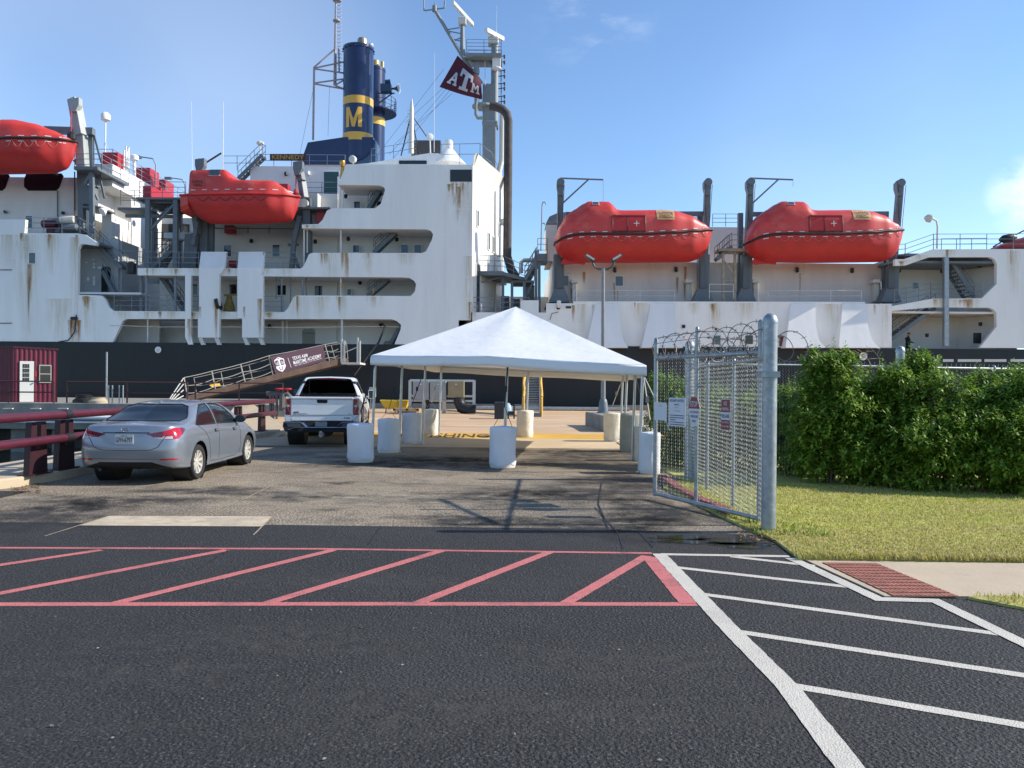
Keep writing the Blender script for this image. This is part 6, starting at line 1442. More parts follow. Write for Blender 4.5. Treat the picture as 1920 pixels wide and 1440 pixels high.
# ------------------------------------------------------------------ gangway with banner
YG0, YG1 = 44.0, 51.5
def gy(px): return YG0+(px-340)/(640-340)*(YG1-YG0)
def GP(px, py): return P(px, py, gy(px))
gang = thing('gangway', 'rusty brown gangway with rope railings sloping up to the ship', 'gangway', GP(340,750))
WOODB = M('rusty_gangway_brown', (.095,.055,.038), .8, var=.35, vscale=1.5, bump=.2, bscale=8)
wv = Vector((.25,.95,0)).normalized()*.85
mb = MB(); mb.prism([GP(348,743),GP(640,671),GP(643,677),GP(640,683),GP(352,752)], wv); mb.build('walkway', WOODB, gang)
for s_ in (0, 1):
    o_ = wv*s_; mb = MB(); st_ = [(345,708,352,750),(397,696,405,737),(451,683,461,723),(504,667,513,709),(609,646,619,681),(638,640,641,672)]
    for i,(xa,ya,xb,yb) in enumerate(st_): mb.tube([GP(xa,ya)+o_, GP(xb,yb)+o_], .036 if s_ == 0 else .022, 6)
    mb.build('stanchions', M('gangway_grey_paint',(.42,.39,.34),.6,var=.3,vscale=4), gang, smooth=50)
    mb = MB()
    for f in (0, .36, .70):
        pts = []
        for i in range(len(st_)-1):
            a = GP(*st_[i][:2]).lerp(GP(*st_[i][2:]), f); b = GP(*st_[i+1][:2]).lerp(GP(*st_[i+1][2:]), f)
            for k in range(6): q = a.lerp(b, k/6)+o_; q.z -= .10*sin(pi*k/6)*(1 if f else .2); pts.append(q)
        mb.tube(pts, .018 if s_ == 0 else .011, 5)
    mb.build('rope_rail', M('pale_rope',(.36,.34,.30),.8), gang)
mb = MB()
for k in range(4): mb.tube([GP(344,709+k*11)+Vector((0,0,0)), GP(318+k*3,748+k*1.0)-Vector((0,.0,0))], .03, 5)
mb.tube([GP(316,752), GP(352,752)], .06, 6); mb.build('lower_ladder', CREAM, gang)
mb = MB(); mb.prism([GP(392,722),GP(408,718),GP(410,723),GP(398,726)], (0,.3,0)); mb.build('yellow_bracket', YELP, gang)
zgl = P(655,680,52).z
mb = MB(); mb.box(P(641,680,51.5).x, P(676,680,51.5).x, 51.3, 53.4, zgl-.12, zgl); 
for px, h in ((641,1.5),(646,1.4),(671,1.6),(675,1.4)): mb.bar(Vector((P(px,680,51.5).x,51.4,zgl)), Vector((P(px,680,51.5).x,51.4,zgl+h)), .1)
mb.bar(P(646,661,51.5),P(672,650,51.5),.05); mb.build('landing_stage', CREAM, gang)
mb = MB(); mb.prism(pl([(650,654),(652,650),(690,647),(692,652),(690,690),(652,690)], D-.1), (0,.04,0)); mb.build('gangway_port', BLACK, ship)
mb = MB(); mb.tube([P(718,607,D+.1),P(722,612,D-.3),P(710,642,D-1.5),P(690,668,D-2.2)], .07, 6); mb.tube([P(690,668,D-2.2),P(664,704,D-3)], .05, 5); mb.build('gangway_hoist', BLACK, ship)
# banner
BA, BB, BC_, BD = (506.5,668.5), (606,646.5), (611,676), (517,702)
bn = thing('banner', 'maroon banner with white emblem tied along the gangway', 'banner', GP(506,690))
def bp(u, v, off=0):
    x = (BA[0]+(BB[0]-BA[0])*u)*(1-v)+(BD[0]+(BC_[0]-BD[0])*u)*v; y = (BA[1]+(BB[1]-BA[1])*u)*(1-v)+(BD[1]+(BC_[1]-BD[1])*u)*v
    y += .8*sin(u*9)*(1 if v < .5 else -.5)*.6
    q = P(x, y, gy(x)-.12-off); return q
mb = MB(); n, m_ = 20, 6
mb.add([bp(i/n, j/m_) for i in range(n+1) for j in range(m_+1)], [(i*(m_+1)+j, i*(m_+1)+j+1, (i+1)*(m_+1)+j+1, (i+1)*(m_+1)+j) for i in range(n) for j in range(m_)]); mb.build('banner_cloth', M('banner_maroon',(.055,.014,.035),.6), bn, smooth=180)
BW = M('banner_white', (.68,.66,.70), .6)
mb = MB()
def btext(tx, u0, u1, v0, v1, bold=.03): put_text(mb, tx, 0, 0, 0, u1-u0, v1-v0, bold, fn=lambda x, y: bp((u0+u1)/2+x, (v0+v1)/2-y, .03))
btext('TEXAS A&M', .385, .675, .30, .50); btext('MARITIME ACADEMY', .385, .93, .53, .75); btext('FIRST AND UNIVERSITY OF GALVESTON', .39, .93, .79, .835, .01)
mb.build('lettering', BW, bn, recalc=False)
mb = MB(); mb.add([bp(.305,.28,.03),bp(.312,.28,.03),bp(.325,.86,.03),bp(.318,.86,.03)],[(0,1,2,3)]); mb.build('divider', BW, bn)
mb = MB(); sh = [(.055,.24),(.10,.17),(.125,.12),(.15,.12),(.175,.17),(.22,.24),(.235,.30),(.225,.55),(.235,.68),(.20,.84),(.14,.97),(.08,.86),(.045,.70),(.055,.55),(.045,.30)]
mb.add([bp(u,v,.03) for u,v in sh],[tuple(range(len(sh)))]); em = mb.build('emblem', BW, bn)
mb = MB(); MB_ = M('banner_maroon_detail',(.055,.014,.035),.6)
for s_ in (-1,1):
    q = [(.14+s_*.075,.29),(.14+s_*.02,.27),(.14+s_*.018,.60),(.14+s_*.075,.60)]; mb.add([bp(u,v,.05) for u,v in q],[(0,1,2,3)])
for (u,v) in ((.135,.18),(.105,.72),(.165,.72),(.12,.82),(.155,.82)): mb.add([bp(u-.008,v-.03,.05),bp(u+.008,v-.03,.05),bp(u+.008,v+.03,.05),bp(u-.008,v+.03,.05)],[(0,1,2,3)])
mb.build('emblem_detail', MB_, em)
mb = MB()
for s_ in (-1,1):
    for i in range(3): u = .14+s_*(.034+.016*i); mb.add([bp(u-.004,.34+.04*i,.06),bp(u+.004,.34+.04*i,.06),bp(u+.004,.56,.06),bp(u-.004,.56,.06)],[(0,1,2,3)])
mb.build('emblem_bars', BW, em)
# ------------------------------------------------------------------ yellow-sided stair ladder against the hull
YS = 41.2
F0, F1 = Vector((P(998,784,YS).x,YS,DZ)), Vector((P(999,700,54).x,54.3,4.9))
lad = thing('boarding_stair', 'grey boarding stair with yellow padded handrails climbing to the ship', 'stairs', F0)
dv = F1-F0; hd = Vector((1,0,0))
mb = MB()
for i in range(52):
    c_ = F0.lerp(F1, (i+.5)/52); mb.obox(c_+Vector((0,0,.12)), hd, Vector((0,1,0)), Vector((0,0,1)), .37, .11, .018)
mb.build('treads', STEEL, lad)
for s_ in (-1, 1):
    mb = MB(); o_ = hd*.40*s_; mb.bar(F0+o_+Vector((0,0,.1)), F1+o_+Vector((0,0,.1)), .07, .24); mb.build('stringer', SHIP_GREY, lad)
    mb = MB(); o_ = hd*.46*s_; pts = [F0.lerp(F1,k/14)+o_+Vector((.035*sin(k*2.1),0,1.0)) for k in range(15)]; mb.tube(pts, [.075+.022*sin(k*3.3+s_) for k in range(15)], 8); mb.tube([pts[0], pts[0]-Vector((0,.12,.5)), F0+o_-Vector((0,.05,0))], .075, 8)
    for k in range(1,14,3): mb.tube([pts[k], F0.lerp(F1,k/14)+o_], .03, 5)
    mb.build('padded_handrail', M('yellow_wrap',(.62,.36,.06),.7,var=.2,vscale=8), lad, smooth=60)
mb = MB(); mb.box(F0.x-.45,F0.x+.45,F0.y-.45,F0.y+.05,DZ,DZ+.2); mb.build('bottom_step', SHIP_GREY, lad)
# ------------------------------------------------------------------ shore power cabinets, cart, crates, pipes
YC_ = 45.3
fr_ = thing('cabinet_rack', 'aluminium rack holding grey electrical cabinets on the dock', 'electrical rack', P(828,775,YC_))
mb = MB()
for px in (769,889): mb.bar(Vector((P(px,713,YC_).x,YC_,DZ)), P(px,713,YC_), .16)
for y in (713,742,751): mb.bar(P(769,y,YC_), P(889,y+1,YC_), .12)
for px in (795,833): mb.bar(Vector((P(px,713,YC_).x,YC_+.05,DZ)), P(px,752,YC_), .2)
mb.build('rack_frame', STEELP, fr_)
GCAB = M('grey_cabinet', (.30,.305,.30), .5, var=.1, vscale=2)
for x0,x1,y0,y1,mt in ((774,804,714.5,750,GCAB),(806,836,714.5,750,GCAB),(840,870,714.5,745.5,M('tan_cabinet',(.30,.24,.13),.6,var=.15,vscale=2))):
    mb = MB(); prect(mb,x0,y0,x1,y1,YC_-.55,.5); cb = mb.build('cabinet', mt, fr_, bevel=.02); mb = MB(); prect(mb,x0+13,y0+5.5,x0+17,y0+6.5,YC_-.58,.03); mb.build('handle', WHITE, cb)
mb = MB(); mb.tube([P(861,745,YC_-.3),P(861,755,YC_-.3),P(866,765,YC_-.4),P(876,769,YC_-.5),P(892,770,YC_-.5)], .32, 12); mb.build('cable_conduit', BLACK, fr_, smooth=50); mb = MB(); mb.tube([P(800,750,YC_-.2),P(803,760,YC_-.2),P(800,768,YC_-.2)], .1, 8); mb.build('cable_conduit', BLACK, fr_, smooth=50)
def crate(px, py0, py1, wpx, Y, label, name, mt, bev=.03):
    mb = MB(); z0 = DZ; c_ = P(px,py1,Y); x0, x1 = P(px-wpx/2,py0,Y).x, P(px+wpx/2,py0,Y).x; return mb, x0, x1, P(px,py0,Y).z
mb = MB(); Yb = 37.6; x0, x1, zt_ = P(927,755,Yb).x, P(945,755,Yb).x, P(936,754,Yb).z; mb.box(x0,x1,Yb,Yb+.8,DZ,zt_); mb.box(x0-.02,x1+.02,Yb-.02,Yb+.82,zt_-.15,zt_-.02); tag(mb.build('utility_bin', M('charcoal_bin',(.018,.022,.026),.5), bevel=.03), 'tall charcoal bin on the dock behind the middle tent pole', 'bin')
mb = MB(); c_ = Vector((P(950,770,Yb+.3).x,Yb+.6,DZ)); zt_ = P(950,756,Yb).z; mb.lathe([(.28,0.25),(.28,zt_-.35),(.22,zt_-.2),(.1,zt_-.12)], c_, n=20); dr_ = mb.build('water_cooler', M('pale_blue_plastic',(.35,.5,.6),.35), smooth=40); tag(dr_, 'blue topped white cylinder beside the charcoal bin', 'water cooler')
mb = MB(); x0, x1, zt_ = P(953,760,Yb+.6).x, P(964,760,Yb+.6).x, P(958,759,Yb+.6).z
for x in (x0,x1): mb.bar((x,Yb+.5,DZ),(x,Yb+.5,zt_),.07)
mb.box(x0,x1,Yb+.3,Yb+.9,DZ+.2,zt_*.62); mb.bar((x0,Yb+.5,zt_),(x1,Yb+.5,zt_),.07); tag(mb.build('hand_cart', BLACK), 'black hand cart with upright handle right of the blue cylinder', 'cart')
for px, lab in ((730.5,'yellow plastic wheelbarrow tub, left of the pair near the left tent poles'),(752.5,'yellow plastic wheelbarrow tub, right of the pair, behind the pallet')):
    Yw = 45+ (0 if px < 740 else 1.2); c_ = P(px,758,Yw); w_ = .46; root = thing('yellow_tub', lab, 'tub', Vector((c_.x,Yw,DZ)), 0, 'yellow tubs on the dock')
    mb = MB(); T = [Vector((c_.x+a*w_,Yw+b*.35,c_.z+.25)) for a,b in ((-1.15,-1),(1,-1),(1,1),(-1.15,1))]; Bq = [Vector((c_.x+a*w_,Yw+b*.25,c_.z-.22)) for a,b in ((-.5,-1),(.7,-1),(.7,1),(-.5,1))]
    mb.add(T+Bq, [(0,1,5,4),(1,2,6,5),(2,3,7,6),(3,0,4,7),(4,5,6,7),(0,3,2,1)]); mb.build('tub', M('yellow_plastic',(.62,.42,.03),.4), root, bevel=.05)
    mb = MB(); 
    for a in (-.4,.6): mb.bar(Vector((c_.x+a*w_,Yw,c_.z-.2)), Vector((c_.x+a*w_*1.2,Yw,DZ)), .05)
    mb.build('stand', BLACK, root)
mb = MB(); Yp = 43.0; x0, x1 = P(737,765,Yp).x, P(785,765,Yp).x; zt_ = P(760,766,Yp).z
for k in range(3): mb.box(x0,x1,Yp+.5*k,Yp+.5*k+.12,zt_-.16,zt_-.03)
for k in range(6): mb.box(x0,x1,Yp+k*.22,Yp+k*.22+.12,zt_-.03,zt_)
for k in range(2): mb.box(x0,x1,Yp-.02,Yp+.05,zt_-.16-.12*k,zt_-.1-.12*k)
for x in (x0,(x0+x1)/2,x1-.12): mb.box(x,x+.12,Yp,Yp+1.3,DZ+.3,zt_-.16)
pal = mb.build('wooden_pallet', M('raw_pallet_wood',(.45,.30,.15),.8,var=.25,vscale=6)); tag(pal, 'raw wooden pallet raised on a black bin between the left tent poles', 'pallet')
mb = MB(); mb.box(x0+.25,x1-.25,Yp+.1,Yp+1.1,DZ,DZ+.29); mb.box(x0+.2,x1-.2,Yp+.05,Yp+1.15,DZ+.2,DZ+.25); tag(mb.build('low_bin', BLACK, bevel=.02), 'black low bin carrying the wooden pallet', 'bin')
for (xa,ya,xb,yb,r,lab) in ((893,769,1180,771,.13,'grey dockside pipe along the deck edge, upper of two'),(905,763,985,762,.09,'pale short pipe behind the charcoal bin'),(1015,776,1110,775,.09,'thin grey dockside pipe right of the boarding stair')):
    mb = MB(); Y = 51.6 if r > .1 else 52.2; a_ = P(xa,ya,Y); b_ = P(xb,yb,Y); a_.z = b_.z = max(DZ+r, a_.z*.3+.2); mb.tube([a_,b_], r, 10)
    for k in range(4): q = a_.lerp(b_,(k+.5)/4); mb.bar(Vector((q.x,Y,DZ)), q, .16)
    tag(mb.build('dock_pipe', STEEL, smooth=50), lab, 'pipe')
mb = MB(); mb.box(-11.2,2,53.3,53.9,DZ,DZ+.35); mb.box(6,40,53.3,53.9,DZ,DZ+.35); o = mb.build('dock_stringer', DARKC); tag(o, 'low concrete edge beam along the dock below the hull', 'edge beam')
# hydrant manifold left of the truck
Ym = 36.0
man = thing('hydrant_manifold', 'dark pipe manifold with red valve wheels behind the pickup truck', 'manifold', Vector((P(515,775,Ym).x,Ym,DZ)))
mb = MB()
for px in (507,512,519): mb.tube([Vector((P(px,770,Ym).x,Ym,DZ)), P(px,740,Ym)], .06, 8)
mb.tube([P(500,738,Ym),P(538,738,Ym),P(545,746,Ym)], .11, 10); mb.tube([P(530,738,Ym),P(530,770,Ym)], .16, 10); mb.build('pipework', M('manifold_grey',(.10,.10,.11),.6,var=.4,vscale=5), man, smooth=50)
for px in (523,539):
    mb = MB(); c_ = P(px,731,Ym); mb.lathe([(.16,0),(.2,.04),(.16,.08)], c_, n=14); mb.tube([c_, P(px,738,Ym)], .04, 6); mb.build('valve_wheel', REDP, man, smooth=40)
mb = MB(); prect(mb,529,744,537,764,Ym-.4,.4); tag(mb.build('tan_post', KERB), 'tan square post beside the valve manifold', 'post')
mb = MB(); Ye = 49; prect(mb,692,726,703,745,Ye,.4); prect(mb,694,745,696,768,Ye+.1,.1); prect(mb,700,745,702,768,Ye+.1,.1); tag(mb.build('junction_box', M('pale_green_grey',(.33,.40,.38),.5), bevel=.02), 'pale green grey electrical box behind the front left tent pole', 'electrical box')
# ------------------------------------------------------------------ vehicles
def crom(p0, p1, p2, p3, t):
    t2 = t*t; t3 = t2*t
    return (p1*2+(p2-p0)*t+(p0*2-p1*5+p2*4-p3)*t2+(p1*3-p0-p2*3+p3)*t3)*.5
def spline_row(pts, n, soft=1.0):
    out = []
    m_ = len(pts)
    for i in range(m_-1):
        p0 = pts[max(i-1,0)]; p1 = pts[i]; p2 = pts[i+1]; p3 = pts[min(i+2,m_-1)]
        for k in range(n): out.append(crom(p0,p1,p2,p3,k/n)*soft+p1.lerp(p2,k/n)*(1-soft))
    out.append(pts[-1]); return out
def loft(hoops, nu, nv, softv=.85, softu=1.0):
    """hoops: lists of control points along the length; returns a fine grid for one side"""
    H = [spline_row([Vector(p) for p in h], nv, softv) for h in hoops]
    cols = list(zip(*H)); G_ = [spline_row(list(c_), nu, softu) for c_ in cols]
    return [[G_[j][i] for j in range(len(G_))] for i in range(len(G_[0]))]
def inpoly(x, y, poly):
    c_ = False; n = len(poly); j = n-1
    for i in range(n):
        xi, yi = poly[i]; xj, yj = poly[j]
        if (yi > y) != (yj > y) and x < (xj-xi)*(y-yi)/(yj-yi)+xi: c_ = not c_
        j = i
    return c_
def wheel(root, c_, side, R, wdt_, rimr, spokes, rimmat):
    c_ = Vector(c_); ax = Vector((side,0,0))
    mb = MB(); w = wdt_/2
    mb.lathe([(rimr*.98,-w*.9),(R*.93,-w),(R*.985,-w*.8),(R,-w*.45),(R,w*.45),(R*.985,w*.8),(R*.93,w),(rimr*1.08,w*.97),(rimr,w*.80),(rimr*.98,w*.2)], c_, ax, 40, cap=False)
    for k in (-.3,0,.3): mb.lathe([(R*1.002,w*k-.004),(R*1.002,w*k+.004)], c_, ax, 40, cap=False, k=1)
    ty = mb.build('wheel', [M('tyre_rubber',(.017,.017,.018),.85,bump=.2,bscale=80), BLACK], root, smooth=35, local=True)
    mb = MB(); mb.lathe([(rimr,w*.82),(rimr*.96,w*.80),(rimr*.93,w*.35),(rimr*.90,-w*.5)], c_, ax, 40, cap=False)
    for i in range(spokes):
        a_ = 2*pi*i/spokes+.2; u = Vector((0,cos(a_),sin(a_))); v = Vector((0,-sin(a_),cos(a_)))
        mb.add([c_+ax*w*.55+u*rimr*.12+v*rimr*.09, c_+ax*w*.55+u*rimr*.12-v*rimr*.09, c_+ax*w*.72+u*rimr*.95-v*rimr*.13, c_+ax*w*.72+u*rimr*.95+v*rimr*.13,
                c_+ax*w*.25+u*rimr*.12+v*rimr*.09, c_+ax*w*.25+u*rimr*.12-v*rimr*.09, c_+ax*w*.45+u*rimr*.95-v*rimr*.13, c_+ax*w*.45+u*rimr*.95+v*rimr*.13],
               [(0,1,2,3),(0,3,7,4),(1,5,6,2),(4,7,6,5)])
    mb.lathe([(rimr*.2,w*.3),(rimr*.2,w*.62),(rimr*.12,w*.68),(0,w*.68)], c_, ax, 16)
    mb.build('rim', rimmat, ty, smooth=30, local=True)
    mb = MB(); mb.lathe([(rimr*.9,-w*.4),(0,-w*.4)], c_, ax, 24); mb.build('brake_disc', M('brake_dark',(.02,.02,.02),.6), ty, local=True)
SILV = M('silver_car_paint', (.26,.285,.325), .30, .55, coat=.7)
ALLOY = M('alloy_rim', (.70,.67,.60), .35, .45)
TAIL = M('tail_light_red', (.42,.004,.012), .12, coat=1.0); TAILD = M('tail_light_dark_red', (.12,.004,.01), .15, coat=1.0); CLEARL = M('reverse_lens', (.45,.45,.46), .2)
CARGLASS = M('tinted_car_glass', (.010,.014,.018), .04, spec=.9)
PLASTIC = M('black_car_plastic', (.010,.010,.011), .6, spec=.3)
CHROME = M('chrome', (.75,.75,.76), .12, 1.0)
def make_sedan():
    root = thing('parked_car', 'silver sedan parked along the maroon guard rail', 'car', G(270,905).to_tuple())
    Hs = [
     [(0,-.66,.30),(0,-.86,.28),(0,-.955,.36),(0,-.985,.58),(0,-.965,.80),(0,-.935,.985),(0,-.90,1.035),(0,-.76,1.065)],
     [(0,-.66,.30),(.40,-.85,.28),(.42,-.945,.36),(.43,-.975,.58),(.43,-.955,.80),(.42,-.925,.985),(.38,-.885,1.035),(0,-.66,1.073)],
     [(0,-.62,.30),(.68,-.78,.28),(.735,-.885,.36),(.755,-.905,.58),(.75,-.885,.80),(.69,-.855,.975),(.60,-.81,1.03),(0,-.57,1.082)],
     [(0,-.5,.28),(.78,-.60,.26),(.865,-.70,.36),(.885,-.70,.60),(.872,-.69,.82),(.80,-.66,.985),(.69,-.62,1.04),(0,-.48,1.09)],
     [(0,-.33,.25),(.79,-.36,.24),(.880,-.38,.36),(.893,-.38,.60),(.888,-.38,.84),(.82,-.40,.995),(.69,-.41,1.065),(0,-.36,1.105)],
     [(0,0,.22),(.79,0,.22),(.880,0,.36),(.893,0,.60),(.888,0,.84),(.825,0,.995),(.65,-.02,1.185),(0,-.06,1.24)],
     [(0,.35,.2),(.79,.35,.2),(.876,.35,.32),(.890,.35,.60),(.884,.35,.83),(.825,.35,.99),(.605,.30,1.325),(0,.26,1.375)],
     [(0,.8,.2),(.79,.8,.2),(.865,.8,.30),(.880,.8,.58),(.878,.8,.82),(.825,.8,.985),(.575,.80,1.385),(0,.80,1.432)],
     [(0,1.3,.2),(.79,1.3,.2),(.862,1.3,.30),(.876,1.3,.58),(.876,1.3,.81),(.822,1.3,.975),(.575,1.28,1.395),(0,1.26,1.437)],
     [(0,1.8,.2),(.79,1.8,.2),(.862,1.8,.30),(.876,1.8,.57),(.874,1.8,.80),(.815,1.8,.960),(.59,1.74,1.345),(0,1.70,1.395)],
     [(0,2.2,.2),(.79,2.2,.2),(.868,2.2,.32),(.882,2.2,.57),(.876,2.2,.79),(.805,2.2,.945),(.62,2.12,1.225),(0,2.06,1.275)],
     [(0,2.6,.2),(.79,2.6,.22),(.878,2.6,.34),(.892,2.6,.57),(.880,2.6,.77),(.79,2.6,.915),(.66,2.56,1.01),(0,2.50,1.06)],
     [(0,3.0,.22),(.78,3.0,.24),(.868,3.0,.34),(.885,3.0,.56),(.862,3.0,.73),(.75,3.0,.85),(.60,3.0,.925),(0,3.02,.965)],
     [(0,3.35,.24),(.70,3.30,.25),(.80,3.34,.33),(.815,3.36,.52),(.78,3.33,.66),(.67,3.30,.76),(.55,3.30,.80),(0,3.40,.83)],
     [(0,3.45,.26),(.45,3.46,.26),(.52,3.52,.33),(.53,3.54,.50),(.50,3.52,.62),(.44,3.46,.69),(.36,3.44,.71),(0,3.50,.72)],
     [(0,3.48,.27),(0,3.53,.27),(0,3.56,.34),(0,3.58,.50),(0,3.56,.62),(0,3.53,.68),(0,3.53,.70),(0,3.53,.71)]]
    NU, NV = 30, 22
    g = loft(Hs, NU, NV, .9)
    nI, nJ = len(g), len(g[0])
    SW1 = [(-.02,1.005),(.10,.995),(.9,.985),(.93,1.375),(.62,1.355),(.42,1.28),(.22,1.17)]
    SW2 = [(1.00,.985),(2.12,.955),(2.02,1.075),(1.74,1.26),(1.45,1.36),(1.03,1.378)]
    RW = [(-.66,1.085),(.66,1.085),(.70,1.13),(.56,1.33),(.42,1.37),(-.42,1.37),(-.56,1.33),(-.70,1.13)]
    TLr = [(.34,.885),(.58,.925),(.86,.985),(1.08,.985),(1.20,.955),(1.06,.87),(.93,.80),(.70,.785),(.50,.82)]
    parts = {k: MB() for k in ('body','rear','diff','screen')}; parts.update({(k, s_): MB() for k in ('side','quarter','tail','taild','rev') for s_ in (1,-1)})
    whl = [(0.0,.325),(2.70,.325)]
    for sgn in (1, -1):
        for i in range(nI-1):
            for j in range(nJ-1):
                q = [g[i][j],g[i][j+1],g[i+1][j+1],g[i+1][j]]; c_ = (q[0]+q[1]+q[2]+q[3])/4
                y, z, x = c_.y, c_.z, c_.x; jj = j/NV; ii = i/NU
                if x > .45 and z < .8 and any(sqrt((y-wy)**2+(z-wz)**2) < .385 for wy, wz in whl): continue
                key = 'body'
                arc = x+max(0, y+.90)*.95
                if 5.02 < jj < 6.0 and x > .5 and inpoly(y, z, SW1): key = 'side'
                elif 5.02 < jj < 6.0 and x > .5 and inpoly(y, z, SW2): key = 'quarter'
                elif y < .36 and z > 1.06 and jj > 5.9 and inpoly(x, z, RW): key = 'rear'
                elif y > 1.75 and y < 2.6 and z > 1.05 and jj > 6.05: key = 'screen'
                elif y < -.4 and jj < 5.6 and z < 1.0 and inpoly(arc, z, TLr):
                    key = 'taild' if (arc < .62 and z > .83) or arc > 1.04 or z < .80 else ('rev' if z < .848 and arc < .80 else 'tail')
                elif y < -.55 and inpoly(arc, z, [(.56,.43),(.90,.43),(.95,.455),(.60,.465)]): key = 'tail'
                elif y < -.5 and z < .40 and x < .74 and (z < .40-.10*max(0,(x-.45)/.3)): key = 'diff'
                mb = parts[key] if key in parts else parts[(key, sgn)]
                if sgn > 0: mb.add(q, [(0,1,2,3)])
                else: mb.add([Vector((-v.x, v.y, v.z)) for v in q], [(3,2,1,0)])
    bvhv = [v for r in g for v in r]; bvhf = [(i*nJ+j, i*nJ+j+1, (i+1)*nJ+j+1, (i+1)*nJ+j) for i in range(nI-1) for j in range(nJ-1)]
    bvh = BVHTree.FromPolygons(bvhv, bvhf)
    def side(y, z, off=.0):
        h = bvh.ray_cast(Vector((3,y,z)), Vector((-1,0,0))); return (h[0]+Vector((off,0,0))) if h[0] else Vector((.88+off,y,z))
    def rear(x, z, off=.0):
        h = bvh.ray_cast(Vector((abs(x),-4,z)), Vector((0,1,0))); p = h[0] if h[0] else Vector((x,-.95,z)); return Vector((x, p.y-off, z))
    def top(x, y, off=.0):
        h = bvh.ray_cast(Vector((abs(x),y,4)), Vector((0,0,-1))); p = h[0]; return Vector((x, y, p.z+off))
    def done(key, name, mat):
        o = parts[key].build(name, mat, root, local=True, recalc=False)
        bm = bmesh.new(); bm.from_mesh(o.data); bmesh.ops.remove_doubles(bm, verts=bm.verts, dist=.0004); bmesh.ops.recalc_face_normals(bm, faces=bm.faces); bm.to_mesh(o.data); bm.free()
        smoothset(o.data, 60); return o
    body = done('body', 'body', SILV); done('rear', 'rear_window', CARGLASS); done('screen', 'windscreen', CARGLASS)
    for s_ in (1, -1):
        for k_, n_, m_ in (('side','rear_door_window',CARGLASS),('quarter','front_door_window',CARGLASS),('tail','tail_light',TAIL),('taild','tail_light_surround',TAILD),('rev','reversing_light',CLEARL)): done((k_, s_), n_, m_)
    done('diff', 'rear_diffuser', PLASTIC)
    # shut lines, lip, trims
    mb = MB(); r = .0055
    for s_ in (1, -1):
        f = lambda p: Vector((p.x*s_, p.y, p.z))
        for L_ in ([(.02,1.0),(.10,.95),(.30,.85),(.46,.68),(.52,.45),(.54,.30)], [(.965,1.0),(.98,.8),(.985,.5),(.985,.27)], [(2.14,.95),(2.16,.8),(2.20,.5),(2.12,.28)], [(.54,.29),(.985,.265),(2.12,.275)]):
            pts = []
            for (a, b), (c_, d) in zip(L_[:-1], L_[1:]):
                for k in range(6): t = k/6; pts.append(f(side(a+(c_-a)*t, b+(d-b)*t, .0)))
            mb.tube(pts, r, 4)
    tl = [(-.70,.90),(-.62,.78),(-.55,.66),(-.42,.612),(0,.60),(.42,.612),(.55,.66),(.62,.78),(.70,.90)]; pts = []
    for (a, b), (c_, d) in zip(tl[:-1], tl[1:]):
        for k in range(5): t = k/5; pts.append(rear(a+(c_-a)*t, b+(d-b)*t))
    mb.tube(pts, .006, 4); pts = [rear(-.40+.8*k/12, .905) for k in range(13)]; mb.tube(pts, .011, 4); pts = [rear(-.8+1.6*k/20, .455) for k in range(21)]; mb.tube(pts, .004, 4)
    mb.build('shut_line', M('shut_line_dark',(.02,.022,.026),.7), body, local=True)
    mb = MB()
    for s_ in (1, -1):
        for L_ in (SW1, SW2):
            pts = []
            for k, (a, b) in enumerate(L_):
                c_, d = L_[(k+1)%len(L_)]
                for t in (0,.25,.5,.75): p = side(a+(c_-a)*t, b+(d-b)*t, .002); pts.append(Vector((p.x*s_,p.y,p.z)))
            mb.tube(pts, .012, 5, closed=True)
    pts = []
    for k, (a, b) in enumerate(RW):
        c_, d = RW[(k+1)%len(RW)]
        for t in (0,.2,.4,.6,.8): pts.append(rear(a+(c_-a)*t, b+(d-b)*t, .002))
    mb.tube(pts, .014, 5, closed=True)
    mb.build('window_trim', PLASTIC, body, local=True)
    for s_ in (1, -1):
        for y, z in ((.86,.865),(1.86,.835)):
            p = side(y, z, .02); p.x *= s_; mb = MB(); mb.obox(p, Vector((0,1,0)), Vector((1,0,0)), Vector((0,0,1)), .095, .018, .017); mb.build('door_handle', SILV, body, local=True, bevel=.008)
            p = side(y-.05, z-.004, .004); p.x *= s_; mb = MB(); mb.obox(p, Vector((0,1,0)), Vector((1,0,0)), Vector((0,0,1)), .05, .012, .028); mb.build('handle_recess', PLASTIC, body, local=True)
        p = side(2.02, 1.0, .0); mb = MB(); c_ = Vector((s_*(p.x+.13), 2.05, 1.03)); mb.lathe([(.05,-.06),(.085,-.05),(.095,.0),(.08,.07),(.03,.11)], c_, (0,1,0), 14)
        for v in mb.v: v.x = c_.x+(v.x-c_.x)*1.25; v.z = c_.z+(v.z-c_.z)*.85
        mb.bar(Vector((s_*p.x*.97,2.08,.985)), c_, .06, .04); mi = mb.build('wing_mirror', PLASTIC, root, local=True, smooth=50)
        mb = MB(); mb.lathe([(.072,0),(.072,.006)], c_-Vector((0,.062,0)), (0,1,0), 14)
        for v in mb.v: v.x = c_.x+(v.x-c_.x)*1.25; v.z = c_.z+(v.z-c_.z)*.85
        mb.build('mirror_glass', M('mirror_glass',(.05,.075,.08),.05,.5), mi, local=True)
    # plate, emblem, fin, exhaust, arches
    p = rear(0,.80,.012); mb = MB(); mb.obox(Vector((-.02,p.y,.795)), Vector((1,0,0)), Vector((0,1,0)), Vector((0,0,1)), .155,.006,.08); plt = mb.build('number_plate', M('plate_white',(.55,.56,.54),.4), root, local=True)
    mb = MB(); yb = p.y-.0085
